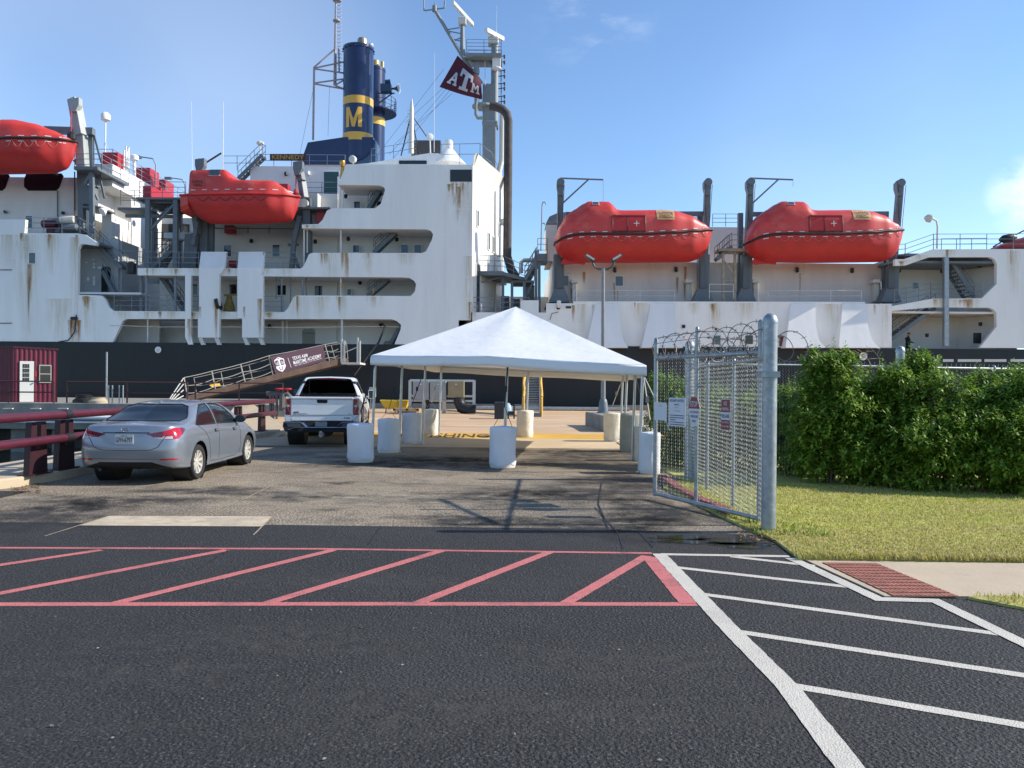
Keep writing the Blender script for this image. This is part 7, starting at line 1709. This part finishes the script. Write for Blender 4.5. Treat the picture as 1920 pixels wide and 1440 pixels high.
    put_text(mb, 'GFH-6797', Vector((-.02,yb,.785)), Vector((1,0,0)), Vector((0,0,1)), .285, .088, .02); put_text(mb, 'TEXAS', Vector((-.02,yb,.852)), Vector((1,0,0)), Vector((0,0,1)), .11, .018, .02)
    mb.build('lettering', M('plate_ink',(.02,.025,.04),.5), plt, local=True, recalc=False)
    mb = MB(); p = rear(0,.955,.012); ring_ = [Vector((-.02+.062*cos(a_), p.y-.0+.004, .962+.034*sin(a_))) for a_ in [2*pi*k/24 for k in range(24)]]; mb.tube(ring_, .0055, 5, closed=True)
    mb.bar(Vector((-.055,p.y,.94)), Vector((-.035,p.y,.988)), .012,.008); mb.bar(Vector((.000,p.y,.936)), Vector((.020,p.y,.984)), .012,.008); mb.tube([Vector((-.045,p.y,.957)),Vector((-.02,p.y,.966)),Vector((.005,p.y,.967))], .005, 4); mb.build('emblem', CHROME, body, local=True)
    mb = MB(); b = top(.0,.33); mb.prism([b+Vector((0,-.02,-.01)),b+Vector((0,.16,-.01)),b+Vector((0,.03,.055)),b+Vector((0,-.01,.06))], (.02,0,0)); mb.build('shark_fin_antenna', SILV, body, local=True, bevel=.006)
    mb = MB(); mb.tube([Vector((-.45,-.95,.27)),Vector((-.45,-.5,.27))], .03, 8); mb.tube([Vector((0,-.5,.27)),Vector((0,2.9,.22))], .05, 6); mb.box(-.70,.70,-.72,3.2,.26,.30); mb.build('underbody', BLACK, root, local=True)
    for wy, wz in whl:
        for s_ in (1, -1):
            mb = MB(); mb.lathe([(.395,-.36),(.395,-.02)], Vector((s_*.87,wy,wz)), (s_,0,0), 28, cap=False); mb.lathe([(.395,-.36),(.0,-.36)], Vector((s_*.87,wy,wz)), (s_,0,0), 28, cap=False); mb.build('wheel_well', BLACK, root, local=True)
            wheel(root, (s_*.775,wy,.32), s_, .32, .205, .215, 10, ALLOY)
    # seats seen through the glass, sticker
    mb = MB(); p = Vector((.28,.21,1.18)); mb.obox(Vector((.30,.05,1.16)), Vector((1,0,0)), Vector((0,.8,.6)).normalized(), Vector((0,-.6,.8)).normalized(), .03,.002,.05)
    mb.build('window_sticker', M('sticker_pale_green',(.35,.45,.40),.6), root, local=True)
    return root
car = make_sedan(); car.location = (-6.32, 14.05, .006); car.rotation_euler = (0, 0, radians(.5)); car.scale = (.95, 1, .95)
# ------------------------------------------------------------------ pickup truck
WTRUCK = M('white_truck_paint', (.70,.715,.74), .28, coat=.5)
def rbox(mb, x0, x1, y0, y1, z0, z1, k=None): mb.box(x0,x1,y0,y1,z0,z1,k)
def make_truck():
    root = thing('pickup_truck', 'white pickup truck with black rear bumper parked beside the tent', 'pickup truck', (0,0,0))
    # lower body: side sections swept along, open bed; y=0 at the tailgate face, forward +
    def side_prof(y, wid):
        return [(wid*.93,.52),(wid*.985,.60),(wid,.80),(wid*.995,1.02),(wid*.985,1.16),(wid*.955,1.30),(wid*.93,1.335)]
    ys = [0,.06,.3,.8,1.3,1.72]
    mb = MB(); W_ = 1.0
    for s_ in (1,-1):
        rows = []
        for y in ys:
            pr = side_prof(y, W_*(.985 if y < .05 else 1)); rows.append([Vector((s_*x,y,z)) for x,z in pr]+[Vector((s_*(pr[-1][0]-.12),y,1.335)),Vector((s_*(pr[-1][0]-.12),y,.80))])
        fine = [];  n = len(rows[0])
        NY = 40
        for i in range(NY+1):
            y = 1.72*i/NY; pr = side_prof(y, W_*(.985+.015*min(1,y/.15)))
            fine.append([Vector((s_*x,y,z)) for x,z in spline2(pr,4)]+[Vector((s_*(pr[-1][0]-.12),y,1.335)),Vector((s_*(pr[-1][0]-.12),y,.80))])
        n = len(fine[0])
        for i in range(NY):
            for j in range(n-1):
                q = [fine[i][j],fine[i][j+1],fine[i+1][j+1],fine[i+1][j]]; c_ = (q[0]+q[2])/2
                if sqrt((c_.y-1.02)**2+(c_.z-.42)**2) < .50 and abs(c_.x) > .9: continue
                mb.add(q, [(0,1,2,3)] if s_ > 0 else [(3,2,1,0)])
        mb.add(fine[0], [tuple(range(n))])
    mb.box(-.85,.85,.05,1.72,.78,.82); mb.build('cargo_bed', WTRUCK, root, local=True, smooth=40)
    mb = MB(); mb.prism([Vector((-.815,-.02,.70)),Vector((-.815,.06,.70)),Vector((-.815,.06,1.33)),Vector((-.815,.035,1.345)),Vector((-.815,-.03,1.34)),Vector((-.815,-.035,1.30)),Vector((-.815,-.005,1.26)),Vector((-.815,-.012,1.0)),Vector((-.815,-.02,.86)),Vector((-.815,-.012,.84))], (1.63,0,0)); tg = mb.build('tailgate', WTRUCK, root, local=True, bevel=.008)
    mb = MB(); mb.prism([Vector((-.14,-.018,1.27)),Vector((.14,-.018,1.27)),Vector((.14,-.018,1.20)),Vector((.11,-.018,1.175)),Vector((-.11,-.018,1.175)),Vector((-.14,-.018,1.20))], (0,.02,0)); mb.build('tailgate_handle', PLASTIC, tg, local=True, bevel=.005)
    mb = MB(); mb.box(-.79,.79,-.0215,-.01,.848,.856); mb.build('shut_line', M('truck_shut_line',(.08,.09,.1),.7), tg, local=True)
    mb = MB(); put_text(mb, 'SILVERADO', Vector((-.57,-.0235,.885)), Vector((1,0,0)), Vector((0,0,1)), .36, .033, .02); put_text(mb, 'LT', Vector((.735,-.0235,.885)), Vector((1,0,0)), Vector((0,0,1)), .07, .028, .02); put_text(mb, 'K206', Vector((.66,-.0265,.775)), Vector((1,0,0)), Vector((0,0,1)), .155, .05, .02)
    mb.box(-.745,-.615,-.0225,-.018,.915,.945); mb.build('lettering', PLASTIC, tg, local=True, recalc=False)
    for s_ in (1,-1):
        mb = MB(); x0 = s_*.825; mb.prism([Vector((x0,-.025,.86)),Vector((s_*.965,-.015,.86)),Vector((s_*.972,-.01,1.05)),Vector((s_*.955,-.015,1.12)),Vector((s_*.975,-.01,1.17)),Vector((s_*.955,-.01,1.28)),Vector((x0,-.025,1.30))], (0,.10,0)); t_ = mb.build('tail_light', M('truck_tail_red',(.20,.006,.015),.15,coat=1), root, local=True, bevel=.01)
        mb = MB(); mb.box(min(s_*.855,s_*.93),max(s_*.855,s_*.93),-.028,-.012,1.07,1.13); mb.build('reversing_light', CLEARL, t_, local=True)
        mb = MB(); mb.box(min(s_*.825,s_*.97),max(s_*.825,s_*.97),-.015,.05,.68,.855); mb.build('corner_panel', WTRUCK, root, local=True, bevel=.01)
    # bumper
    mb = MB(); mb.prism([Vector((-1.0,-.10,.68)),Vector((1.0,-.10,.68)),Vector((1.02,-.13,.56)),Vector((.95,-.2,.42)),Vector((.5,-.24,.40)),Vector((-.5,-.24,.40)),Vector((-.95,-.2,.42)),Vector((-1.02,-.13,.56))], (0,.20,0)); bp_ = mb.build('rear_bumper', PLASTIC, root, local=True, bevel=.02)
    mb = MB()
    for s_ in (1,-1):
        mb.tube([Vector((s_*1.0,-.14,.665)),Vector((s_*.55,-.155,.665)),Vector((s_*.38,-.25,.53)),Vector((s_*.70,-.25,.525)),Vector((s_*.86,-.225,.47))], .014, 6)
    mb.tube([Vector((-.38,-.25,.53)),Vector((.38,-.25,.53))], .012, 6); mb.build('chrome_step_trim', CHROME, bp_, local=True, smooth=50)
    mb = MB(); mb.prism([Vector((.36,-.262,.54)),Vector((.30,-.262,.54)),Vector((.46,-.262,.66)),Vector((.52,-.262,.66))],(0,.01,0)) if False else mb.prism([Vector((-.40,-.262,.54)),Vector((-.34,-.262,.54)),Vector((-.46,-.20,.66)),Vector((-.53,-.20,.66))],(0,.01,0)); mb.build('bumper_glint_panel', CHROME, bp_, local=True)
    for s_ in (1,-1):
        mb = MB(); mb.prism([Vector((s_*.58,-.235,.64)),Vector((s_*.90,-.225,.64)),Vector((s_*.86,-.24,.545)),Vector((s_*.52,-.25,.545))],(0,.02,0)); mb.build('corner_step', M('dark_step',(.045,.055,.06),.5), bp_, local=True)
    mb = MB(); mb.box(-.155,.155,-.25,-.235,.555,.69); pt = mb.build('number_plate', M('dirty_plate',(.22,.24,.25),.5), bp_, local=True)
    mb = MB(); put_text(mb, 'TEXAS', Vector((0,-.2515,.665)), Vector((1,0,0)), Vector((0,0,1)), .1,.018,.02); mb.build('lettering', PLASTIC, pt, local=True, recalc=False)
    mb = MB(); mb.box(-.05,.05,-.33,.2,.30,.40); mb.lathe([(.03,0),(.03,.06),(.042,.1),(.03,.14)], Vector((0,-.36,.30)), n=12); mb.bar(Vector((0,-.38,.29)),Vector((0,-.2,.29)),.08,.02); mb.build('tow_hitch', STEEL, root, local=True)
    # frame, axle, exhaust, mud guards
    mb = MB(); mb.box(-.75,.75,.1,5.0,.42,.60); mb.tube([Vector((-.85,1.02,.40)),Vector((.85,1.02,.40))],.08,10); mb.lathe([(.17,-.14),(.17,.14)],Vector((.05,1.02,.38)),(0,1,0),14); mb.tube([Vector((.62,.0,.36)),Vector((.62,1.5,.36))],.05,8); mb.build('underbody', BLACK, root, local=True)
    # cab
    def cab(y, wb, wt, zb, zt): return [(0,y,.55),(wb*.95,y,.50),(wb,y,.70),(wb,y,.98),(wb*.985,y,1.22),(wb*.96,y,1.36),(wt,y+(zt-1.36)*.0,zt-.09),(wt*.80,y,zt-.01),(0,y,zt)]
    Hs = [[(0,1.74,.55),(.80,1.74,.50),(.84,1.74,.70),(.84,1.74,.98),(.84,1.74,1.22),(.83,1.745,1.36),(.665,1.93,1.78),(.56,2.0,1.855),(0,2.0,1.88)],
          [(0,1.75,.55),(.90,1.75,.50),(.95,1.75,.70),(.95,1.75,.98),(.93,1.75,1.22),(.90,1.76,1.36),(.72,1.94,1.78),(.62,2.02,1.865),(0,2.02,1.89)],
          [(0,1.80,.55),(.94,1.80,.50),(1.0,1.80,.70),(1.0,1.80,.98),(.985,1.80,1.22),(.95,1.83,1.36),(.745,2.02,1.79),(.64,2.12,1.885),(0,2.12,1.91)],
          [(0,2.3,.55),(.95,2.3,.50),(1.0,2.3,.70),(1.0,2.3,.98),(.985,2.3,1.22),(.955,2.3,1.36),(.755,2.4,1.80),(.65,2.4,1.895),(0,2.4,1.92)],
          [(0,3.0,.55),(.95,3.0,.50),(1.0,3.0,.70),(1.0,3.0,.98),(.985,3.0,1.22),(.955,3.0,1.36),(.755,2.95,1.80),(.65,2.95,1.89),(0,2.95,1.915)],
          [(0,3.7,.55),(.95,3.7,.50),(1.0,3.7,.70),(1.0,3.7,.98),(.985,3.7,1.22),(.955,3.7,1.34),(.76,3.45,1.74),(.66,3.42,1.83),(0,3.40,1.86)],
          [(0,4.1,.55),(.95,4.1,.50),(1.0,4.1,.70),(1.0,4.1,.98),(.985,4.1,1.20),(.95,4.1,1.28),(.82,4.0,1.36),(.7,4.0,1.38),(0,3.98,1.40)],
          [(0,4.8,.55),(.95,4.8,.50),(1.02,4.8,.70),(1.02,4.8,.98),(.99,4.8,1.16),(.94,4.8,1.24),(.82,4.8,1.29),(.6,4.8,1.31),(0,4.8,1.33)],
          [(0,5.4,.50),(.92,5.35,.48),(.98,5.4,.66),(.98,5.4,.92),(.95,5.38,1.08),(.90,5.38,1.16),(.78,5.38,1.20),(.5,5.4,1.22),(0,5.4,1.24)],
          [(0,5.5,.5),(.5,5.6,.48),(.55,5.62,.66),(.55,5.62,.92),(.53,5.6,1.06),(.5,5.56,1.12),(.4,5.52,1.15),(.3,5.52,1.17),(0,5.52,1.18)],
          [(0,5.5,.5),(0,5.6,.48),(0,5.64,.66),(0,5.64,.92),(0,5.62,1.06),(0,5.58,1.12),(0,5.54,1.15),(0,5.54,1.17),(0,5.54,1.18)]]
    NU, NV = 20, 14; g = loft(Hs, NU, NV, .6, .75); pb = {k: MB() for k in ('cab','glass','side','screen','side2')}
    for s_ in (1,-1):
        for i in range(len(g)-1):
            for j in range(len(g[0])-1):
                q = [g[i][j],g[i][j+1],g[i+1][j+1],g[i+1][j]]; c_ = (q[0]+q[2])/2; ii, jj = i/NU, j/NV
                if abs(c_.x) > .7 and sqrt((c_.y-4.75)**2+(c_.z-.42)**2) < .50: continue
                k = 'cab'
                if ii < 1.6 and 1.385 < c_.z < 1.795 and jj > 4.6 and c_.x < .80-.42*(c_.z-1.385): k = 'glass'
                elif 5.1 < jj < 6.0 and 1.9 < c_.y < 3.95 and 1.39 < c_.z < 1.78 and not 2.82 < c_.y < 2.92 and c_.y < 3.95-(c_.z-1.38)*1.1: k = 'side' if s_ > 0 else 'side2'
                elif 3.45 < c_.y < 4.0 and jj > 6.2 and c_.z > 1.41: k = 'screen'
                pb[k].add(q if s_ > 0 else [Vector((-v.x,v.y,v.z)) for v in q], [(0,1,2,3)] if s_ > 0 else [(3,2,1,0)])
    for k, nm, mt in (('cab','cab_and_bonnet',WTRUCK),('glass','rear_window',CARGLASS),('side','side_window',CARGLASS),('side2','side_window',CARGLASS),('screen','windscreen',CARGLASS)):
        o = pb[k].build(nm, mt, root, local=True, recalc=False); bm = bmesh.new(); bm.from_mesh(o.data); bmesh.ops.remove_doubles(bm, verts=bm.verts, dist=.0005); bmesh.ops.recalc_face_normals(bm, faces=bm.faces); bm.to_mesh(o.data); bm.free(); smoothset(o.data, 40)
    mb = MB(); mb.obox(Vector((0,1.985,1.835)), Vector((1,0,0)), Vector((0,1,.2)).normalized(), Vector((0,-.2,1)).normalized(), .26,.03,.025); mb.build('high_brake_light', TAILD, root, local=True, bevel=.01)
    mb = MB(); mb.tube([Vector((-.93,1.72,1.35)),Vector((.93,1.72,1.35))],.015,5); mb.box(-.93,.93,.08,1.73,1.30,1.325); mb.build('bed_cover', PLASTIC, root, local=True)
    mb = MB()
    for s_ in (1,-1):
        for y in (2.87,1.92,3.92): mb.tube([Vector((s_*1.0,y,.58)),Vector((s_*1.001,y,.98)),Vector((s_*.987,y,1.22)),Vector((s_*.957,y,1.35))],.006,4)
        mb.tube([Vector((s_*1.0,1.735,.52)),Vector((s_*1.0,1.735,1.33))],.012,4)
    mb.build('shut_line', M('truck_gap',(.03,.03,.035),.7), root, local=True)
    for s_ in (1,-1):
        for y in (2.1,3.05): mb = MB(); mb.obox(Vector((s_*1.015,y,1.13)), Vector((0,1,0)), Vector((1,0,0)), Vector((0,0,1)), .11,.025,.02); mb.build('door_handle', PLASTIC, root, local=True, bevel=.006)
        mb = MB(); c_ = Vector((s_*1.16,3.72,1.38)); mb.obox(c_, Vector((1,0,0)), Vector((0,1,0)), Vector((0,0,1)), .11,.05,.14); mb.bar(Vector((s_*.95,3.75,1.30)), c_-Vector((0,0,.06)), .07,.05); mi = mb.build('wing_mirror', WTRUCK if s_ > 0 else PLASTIC, root, local=True, bevel=.025); mb = MB(); mb.obox(c_-Vector((0,.054,0)), Vector((1,0,0)), Vector((0,1,0)), Vector((0,0,1)), .09,.004,.12); mb.build('mirror_glass', M('truck_mirror',(.06,.08,.09),.05,.5), mi, local=True)
        for wy in (1.02,4.75):
            mb = MB(); mb.lathe([(.50,-.45),(.50,-.01)], Vector((s_*.985,wy,.42)), (s_,0,0), 26, cap=False); mb.lathe([(.50,-.45),(0,-.45)], Vector((s_*.985,wy,.42)), (s_,0,0), 26, cap=False); mb.build('wheel_well', BLACK, root, local=True)
            wheel(root, (s_*.87,wy,.405), s_, .405, .27, .24, 6, ALLOY)
    mb = MB(); mb.box(-1.02,-.98,1.9,4.1,.36,.44) ; mb.box(.98,1.02,1.9,4.1,.36,.44); mb.build('side_step', PLASTIC, root, local=True)
    return root
def spline2(pts, n):
    v = spline_row([Vector((a,b,0)) for a,b in pts], n, .7); return [(p.x,p.y) for p in v]
truck = make_truck(); truck.location = (-5.12, 21.6, .006); truck.rotation_euler = (0, 0, radians(7.5))
# ------------------------------------------------------------------ bushes, grass
def leafmat(name, c1, c2, c3):
    m = bpy.data.materials.new(name); m.use_nodes = True; nt = m.node_tree; n = nt.nodes; b = n['Principled BSDF']; o = n['Material Output']
    oi = n.new('ShaderNodeNewGeometry'); cr = n.new('ShaderNodeValToRGB'); e = cr.color_ramp.elements
    e[0].position = 0; e[0].color = (*c1,1); e[1].position = 1; e[1].color = (*c3,1); x = e.new(.55); x.color = (*c2,1)
    nt.links.new(oi.outputs['Random Per Island'], cr.inputs[0]); nt.links.new(cr.outputs[0], b.inputs['Base Color'])
    b.inputs['Roughness'].default_value = .5; b.inputs['Specular IOR Level'].default_value = .35
    tr = n.new('ShaderNodeBsdfTranslucent'); nt.links.new(cr.outputs[0], tr.inputs[0])
    ml = n.new('ShaderNodeMixShader'); ml.inputs[0].default_value = .36
    nt.links.new(b.outputs[0], ml.inputs[1]); nt.links.new(tr.outputs[0], ml.inputs[2]); nt.links.new(ml.outputs[0], o.inputs[0])
    return m
LEAF = leafmat('glossy_green_leaf', (.075,.15,.014), (.155,.27,.024), (.30,.42,.05))
BARK = M('twig_bark', (.10,.075,.05), .9)
def leaf(vs, fs, p, d, up, L_, w_):
    a = d.cross(up); 
    if a.length < 1e-4: a = Vector((1,0,0))
    a.normalize(); n = a.cross(d); o = len(vs)
    vs += [p, p+d*L_*.45+a*w_*.5-n*L_*.03, p+d*L_-n*L_*.12, p+d*L_*.45-a*w_*.5-n*L_*.03, p+d*L_*.45+n*L_*.02]
    fs += [(o,o+1,o+4),(o+1,o+2,o+4),(o+2,o+3,o+4),(o+3,o,o+4)]
def bush(name, label, cx, cy, rx, ry, h, nclump, leaves, seed, blobs, group='green bushes along the fence', lf=(.085,.14)):
    """shoots fill a lumpy volume made of several blobs (x, y, z, radius)"""
    R_ = random.Random(seed); root = thing(name, label, 'bush', (cx, cy, .03), 0, group)
    vs = []; fs = []; st = MB()
    for bi, (bx, by, bz, br) in enumerate(blobs):
        c0 = Vector((cx+bx, cy+by, bz))
        for _ in range(int(nclump*br*br)):
            while True:
                u = Vector((R_.gauss(0,1), R_.gauss(0,1), R_.gauss(0,1)))
                if u.length > .1: break
            u.normalize(); rr = br*(R_.random()**.35)*(1+.12*R_.gauss(0,1))
            p = c0+Vector((u.x*rr, u.y*rr*.85, u.z*rr*.9))
            if p.z < .06: continue
            d = (u+Vector((R_.uniform(-.4,.4), R_.uniform(-.4,.4), .55))).normalized()
            sl = R_.uniform(.07,.20); tip = p+d*sl
            for k in range(leaves):
                t = (k+.5)/leaves; q = p.lerp(tip, t); a_ = k*2.4+R_.random(); e1, e2 = frame(d)
                ld = (e1*cos(a_)+e2*sin(a_)+d*(.25+.6*t)+Vector((0,0,-.25))).normalized()
                L_ = R_.uniform(*lf)*(1.1-.45*t); leaf(vs, fs, q, ld, (d*.5+Vector((.35,-.1,1.0))).normalized(), L_, L_*.46)
        # stray upright shoots
        for _ in range(int(7*br/.5)):
            a_ = R_.uniform(0, 2*pi); q0 = c0+Vector((cos(a_)*br*.6, sin(a_)*br*.5, br*.72)); d = Vector((R_.uniform(-.35,.35),R_.uniform(-.3,.3),1)).normalized(); ln = R_.uniform(.12,.36); nl_ = int(ln/.022)
            for k in range(nl_):
                q = q0+d*ln*k/nl_; a2 = k*2.4; e1, e2 = frame(d); ld = (e1*cos(a2)+e2*sin(a2)+d*.5).normalized(); L_ = R_.uniform(*lf)*(1.0-.5*k/nl_); leaf(vs, fs, q, ld, (d*.5+Vector((.35,-.1,1.0))).normalized(), L_, L_*.46)
        # stems
        for _ in range(4 if br > .3 else 0):
            b = Vector((cx+bx*.8+R_.uniform(-.25,.25), cy+by+R_.uniform(-.2,.2), .0)); e = c0+Vector((R_.uniform(-.4,.4),R_.uniform(-.3,.3),R_.uniform(0,.6)))*br
            st.tube([b, b.lerp(e,.5)+Vector((R_.uniform(-.1,.1),R_.uniform(-.1,.1),0)), e], [.018,.013,.006], 5)
    me = bpy.data.meshes.new('foliage'); off = wloc(root); me.from_pydata([v-off for v in vs], [], fs); me.materials.append(LEAF); o = bpy.data.objects.new('foliage', me); C.objects.link(o); o.parent = root
    me.polygons.foreach_set('use_smooth', [True]*len(me.polygons))
    st.build('stems', BARK, root); return root
def bx(px, py, Y): p = P(px, py, Y); return p
def blobs_px(lst, cx, cy):
    out = []
    for (px, py, Y, rpx) in lst: p = P(px, py, Y); out.append((p.x-cx, Y-cy, p.z, rpx*Y/F))
    return out
D1 = 1000
def mkb(label, lst, seed, dens=D1, lv=9):
    cx = sum(P(a[0],800,a[2]).x for a in lst)/len(lst); cy = sum(a[2] for a in lst)/len(lst)
    bl = blobs_px(lst, cx, cy); R_ = random.Random(seed+50); ex = []
    for (bx_, by_, bz_, br_) in bl:
        for _ in range(3):
            u = Vector((R_.uniform(-.8,1), R_.uniform(-1,.2), R_.uniform(-.2,1))).normalized()*br_*R_.uniform(.85,1.08)
            ex.append((bx_+u.x, by_+u.y, max(.15,bz_+u.z), br_*R_.uniform(.30,.46)))
    return bush('green_bush', label, cx, cy, 1, 1, 2, dens, lv, seed, [(a,b,c_,d*.9) for a,b,c_,d in bl]+ex)
mkb('dense green bush filling the fence corner nearest the gate post', [(1545,720,14.6,46),(1590,735,14.4,52),(1525,790,14.3,50),(1580,800,14.2,62),(1540,855,14.1,56),(1605,860,14.0,56),(1510,860,15.2,50),(1500,770,15.9,40),(1478,800,16.2,44),(1480,850,16.0,46),(1465,760,16.6,34),(1572,690,14.7,24),(1630,770,14.4,46)], 11)
mkb('tall green bush around the domed fence post, spilling furthest onto the lawn', [(1705,715,14.6,40),(1720,690,14.7,22),(1690,760,14.3,58),(1760,770,13.9,60),(1660,820,14.0,60),(1730,830,13.5,70),(1800,820,13.4,62),(1690,880,13.4,52),(1770,880,13.0,58),(1835,865,13.0,52),(1640,870,13.8,54),(1830,780,13.9,46)], 12)
mkb('green bush at the right border in front of the slatted fence', [(1900,770,13.6,62),(1945,760,13.6,66),(1880,820,13.3,56),(1930,830,13.0,70),(1890,885,12.8,54),(1950,885,12.6,58),(1860,760,14.3,40),(1985,800,13.2,80),(1900,725,14.3,30),(1858,742,14.4,44),(1862,800,13.6,56),(1850,850,13.2,52)], 13)
mkb('green bush seen through the gate mesh beyond the side fence', [(1250,760,17.2,34),(1285,775,16.8,40),(1245,800,17.0,34),(1290,815,16.6,40),(1335,800,16.4,42),(1380,790,16.4,44),(1420,800,16.4,46),(1330,760,16.8,30),(1250,845,17.0,36),(1300,855,16.8,40),(1350,850,16.6,44),(1410,845,16.5,46),(1240,725,17.4,22),(1268,735,17.2,24)], 14, 800, 8)
# bare twigs above the fence
R_ = random.Random(5); mb = MB()
for px in (1605,1618,1635,1650):
    p = P(px,690,14.9); d = Vector((R_.uniform(-.3,.3),0,1)).normalized()
    pts = [p]
    for k in range(6): d = (d+Vector((R_.uniform(-.6,.6),R_.uniform(-.2,.2),R_.uniform(-.3,.3)))).normalized(); pts.append(pts[-1]+d*.09)
    mb.tube(pts, [.008-.001*k for k in range(7)], 4)
    for k in (2,3,4): e = pts[k]+Vector((R_.uniform(-.2,.2),0,R_.uniform(-.02,.15))); mb.tube([pts[k], e], .004, 4)
tag(mb.build('bare_twigs', M('dry_twig',(.30,.25,.18),.9)), 'bare dry twigs sticking up above the bush and fence', 'twigs')
# lawn grass
def grass(name, poly, n, hmin, hmax, seed, mat, kind='stuff', dens=None):
    R_ = random.Random(seed); xs = [p[0] for p in poly]; ys = [p[1] for p in poly]; vs = []; fs = []; k = 0
    while k < n:
        x = R_.uniform(min(xs), max(xs)); y = min(ys)+(max(ys)-min(ys))*R_.random()**1.5
        if not inpoly(x, y, poly): continue
        k += 1; h = R_.uniform(hmin, hmax); a_ = R_.uniform(0, 2*pi); w_ = R_.uniform(.003,.006)*(1+y*.03); l_ = R_.uniform(.2,.9)*h
        dx, dy = cos(a_), sin(a_); b = Vector((x,y,lz-.002)); t = b+Vector((dx*l_,dy*l_,h)); m_ = b+Vector((dx*l_*.35,dy*l_*.35,h*.65)); s_ = Vector((-dy,dx,0))*w_
        o = len(vs); vs += [b-s_, b+s_, m_+s_*.8, m_-s_*.8, t]; fs += [(o,o+1,o+2,o+3),(o+3,o+2,o+4)]
    me = bpy.data.meshes.new(name); me.from_pydata(vs, [], fs); me.materials.append(mat); ob = bpy.data.objects.new(name, me); C.objects.link(ob); ob['kind'] = kind; return ob
def grassmat():
    m = leafmat('grass_blade', (.58,.47,.20), (.44,.46,.085), (.33,.41,.065)); nt = m.node_tree; n = nt.nodes; b = n['Principled BSDF']; cr = b.inputs['Base Color'].links[0].from_socket
    t = n.new('ShaderNodeTexCoord'); mp = n.new('ShaderNodeMapping'); mp.inputs['Scale'].default_value = (.7,1.3,1); nt.links.new(t.outputs['Object'], mp.inputs[0])
    no = n.new('ShaderNodeTexNoise'); no.inputs['Scale'].default_value = .75; no.inputs['Detail'].default_value = 5; nt.links.new(mp.outputs[0], no.inputs['Vector'])
    sx = n.new('ShaderNodeSeparateXYZ'); nt.links.new(t.outputs['Object'], sx.inputs[0])
    gr = n.new('ShaderNodeMapRange'); gr.inputs[1].default_value = 10.5; gr.inputs[2].default_value = 8.0; gr.inputs[4].default_value = .27; nt.links.new(sx.outputs[1], gr.inputs[0])
    ad = n.new('ShaderNodeMath'); nt.links.new(no.outputs[0], ad.inputs[0]); nt.links.new(gr.outputs[0], ad.inputs[1])
    mr = n.new('ShaderNodeMapRange'); mr.inputs[1].default_value = .46; mr.inputs[2].default_value = .68; mr.inputs[4].default_value = .85; nt.links.new(ad.outputs[0], mr.inputs[0])
    mx = n.new('ShaderNodeMix'); mx.data_type = 'RGBA'; mx.inputs['B'].default_value = (.48,.36,.17,1); nt.links.new(mr.outputs[0], mx.inputs['Factor']); nt.links.new(cr, mx.inputs['A']); nt.links.new(mx.outputs['Result'], b.inputs['Base Color'])
    return m
GRASSM = grassmat()
near = [(p[0], p[1]) for p in lawn[:4]]+[(11,13.3),(5.0,13.6),(3.35,14.3)]+[(p[0],p[1]) for p in lawn[7:]]
grass('lawn_grass', near, 75000, .012, .035, 3, GRASSM)
ed = []
R_ = random.Random(9)
eg = [lawn[0], lawn[1], lawn[2], Vector((9.5,7.65,0))]
edge = [(lawn[0].x-.02,lawn[0].y-.03),(9.5,7.60),(9.5,7.78),(lawn[0].x-.02,lawn[0].y+.15)]
grass('lawn_edge_grass', edge, 5000, .03, .07, 4, GRASSM)
e2 = [(g2[0].x,g2[0].y),(g2[1].x,g2[1].y),(9,5.6),(9,6.2),(g2[4].x,g2[4].y),(g2[5].x,g2[5].y)]
grass('strip_grass', e2, 2500, .02, .05, 5, GRASSM)
we = [(PG.x-.25,PG.y-.35),(PG.x+.6,PG.y-.45),(PG.x+.6,PG.y+.4),(PG.x-.1,PG.y+.6)]
grass('gate_weeds', we, 260, .02, .07, 6, LEAF)
# dry leaves and litter on the paving
R_ = random.Random(21); mb = MB()
for _ in range(70):
    px, py = R_.uniform(0,1500), R_.uniform(1010,1440); g_ = G(px,py,.013); s_ = R_.uniform(.004,.013); a_ = R_.uniform(0,6)
    e1 = Vector((cos(a_),sin(a_),0))*s_; e2_ = Vector((-sin(a_),cos(a_),.2))*s_*.5; mb.quad(g_-e1, g_-e2_, g_+e1, g_+e2_+Vector((0,0,.003)))
struct('pavement_litter', mb, M('pale_litter',(.22,.21,.19),.9), kind='stuff')
mb = MB()
for _ in range(400):
    g_ = G(R_.uniform(1385,1470), R_.uniform(985,1016), .03) if R_.random() < .5 else G(R_.uniform(20,75), R_.uniform(902,925), .012); s_ = R_.uniform(.01,.03); a_ = R_.uniform(0,6)
    e1 = Vector((cos(a_),sin(a_),0))*s_; e2_ = Vector((-sin(a_),cos(a_),.3))*s_*.5; mb.quad(g_-e1, g_-e2_, g_+e1, g_+e2_+Vector((0,0,.006)))
struct('leaf_litter', mb, M('brown_leaf_litter',(.17,.10,.045),.9), kind='stuff')
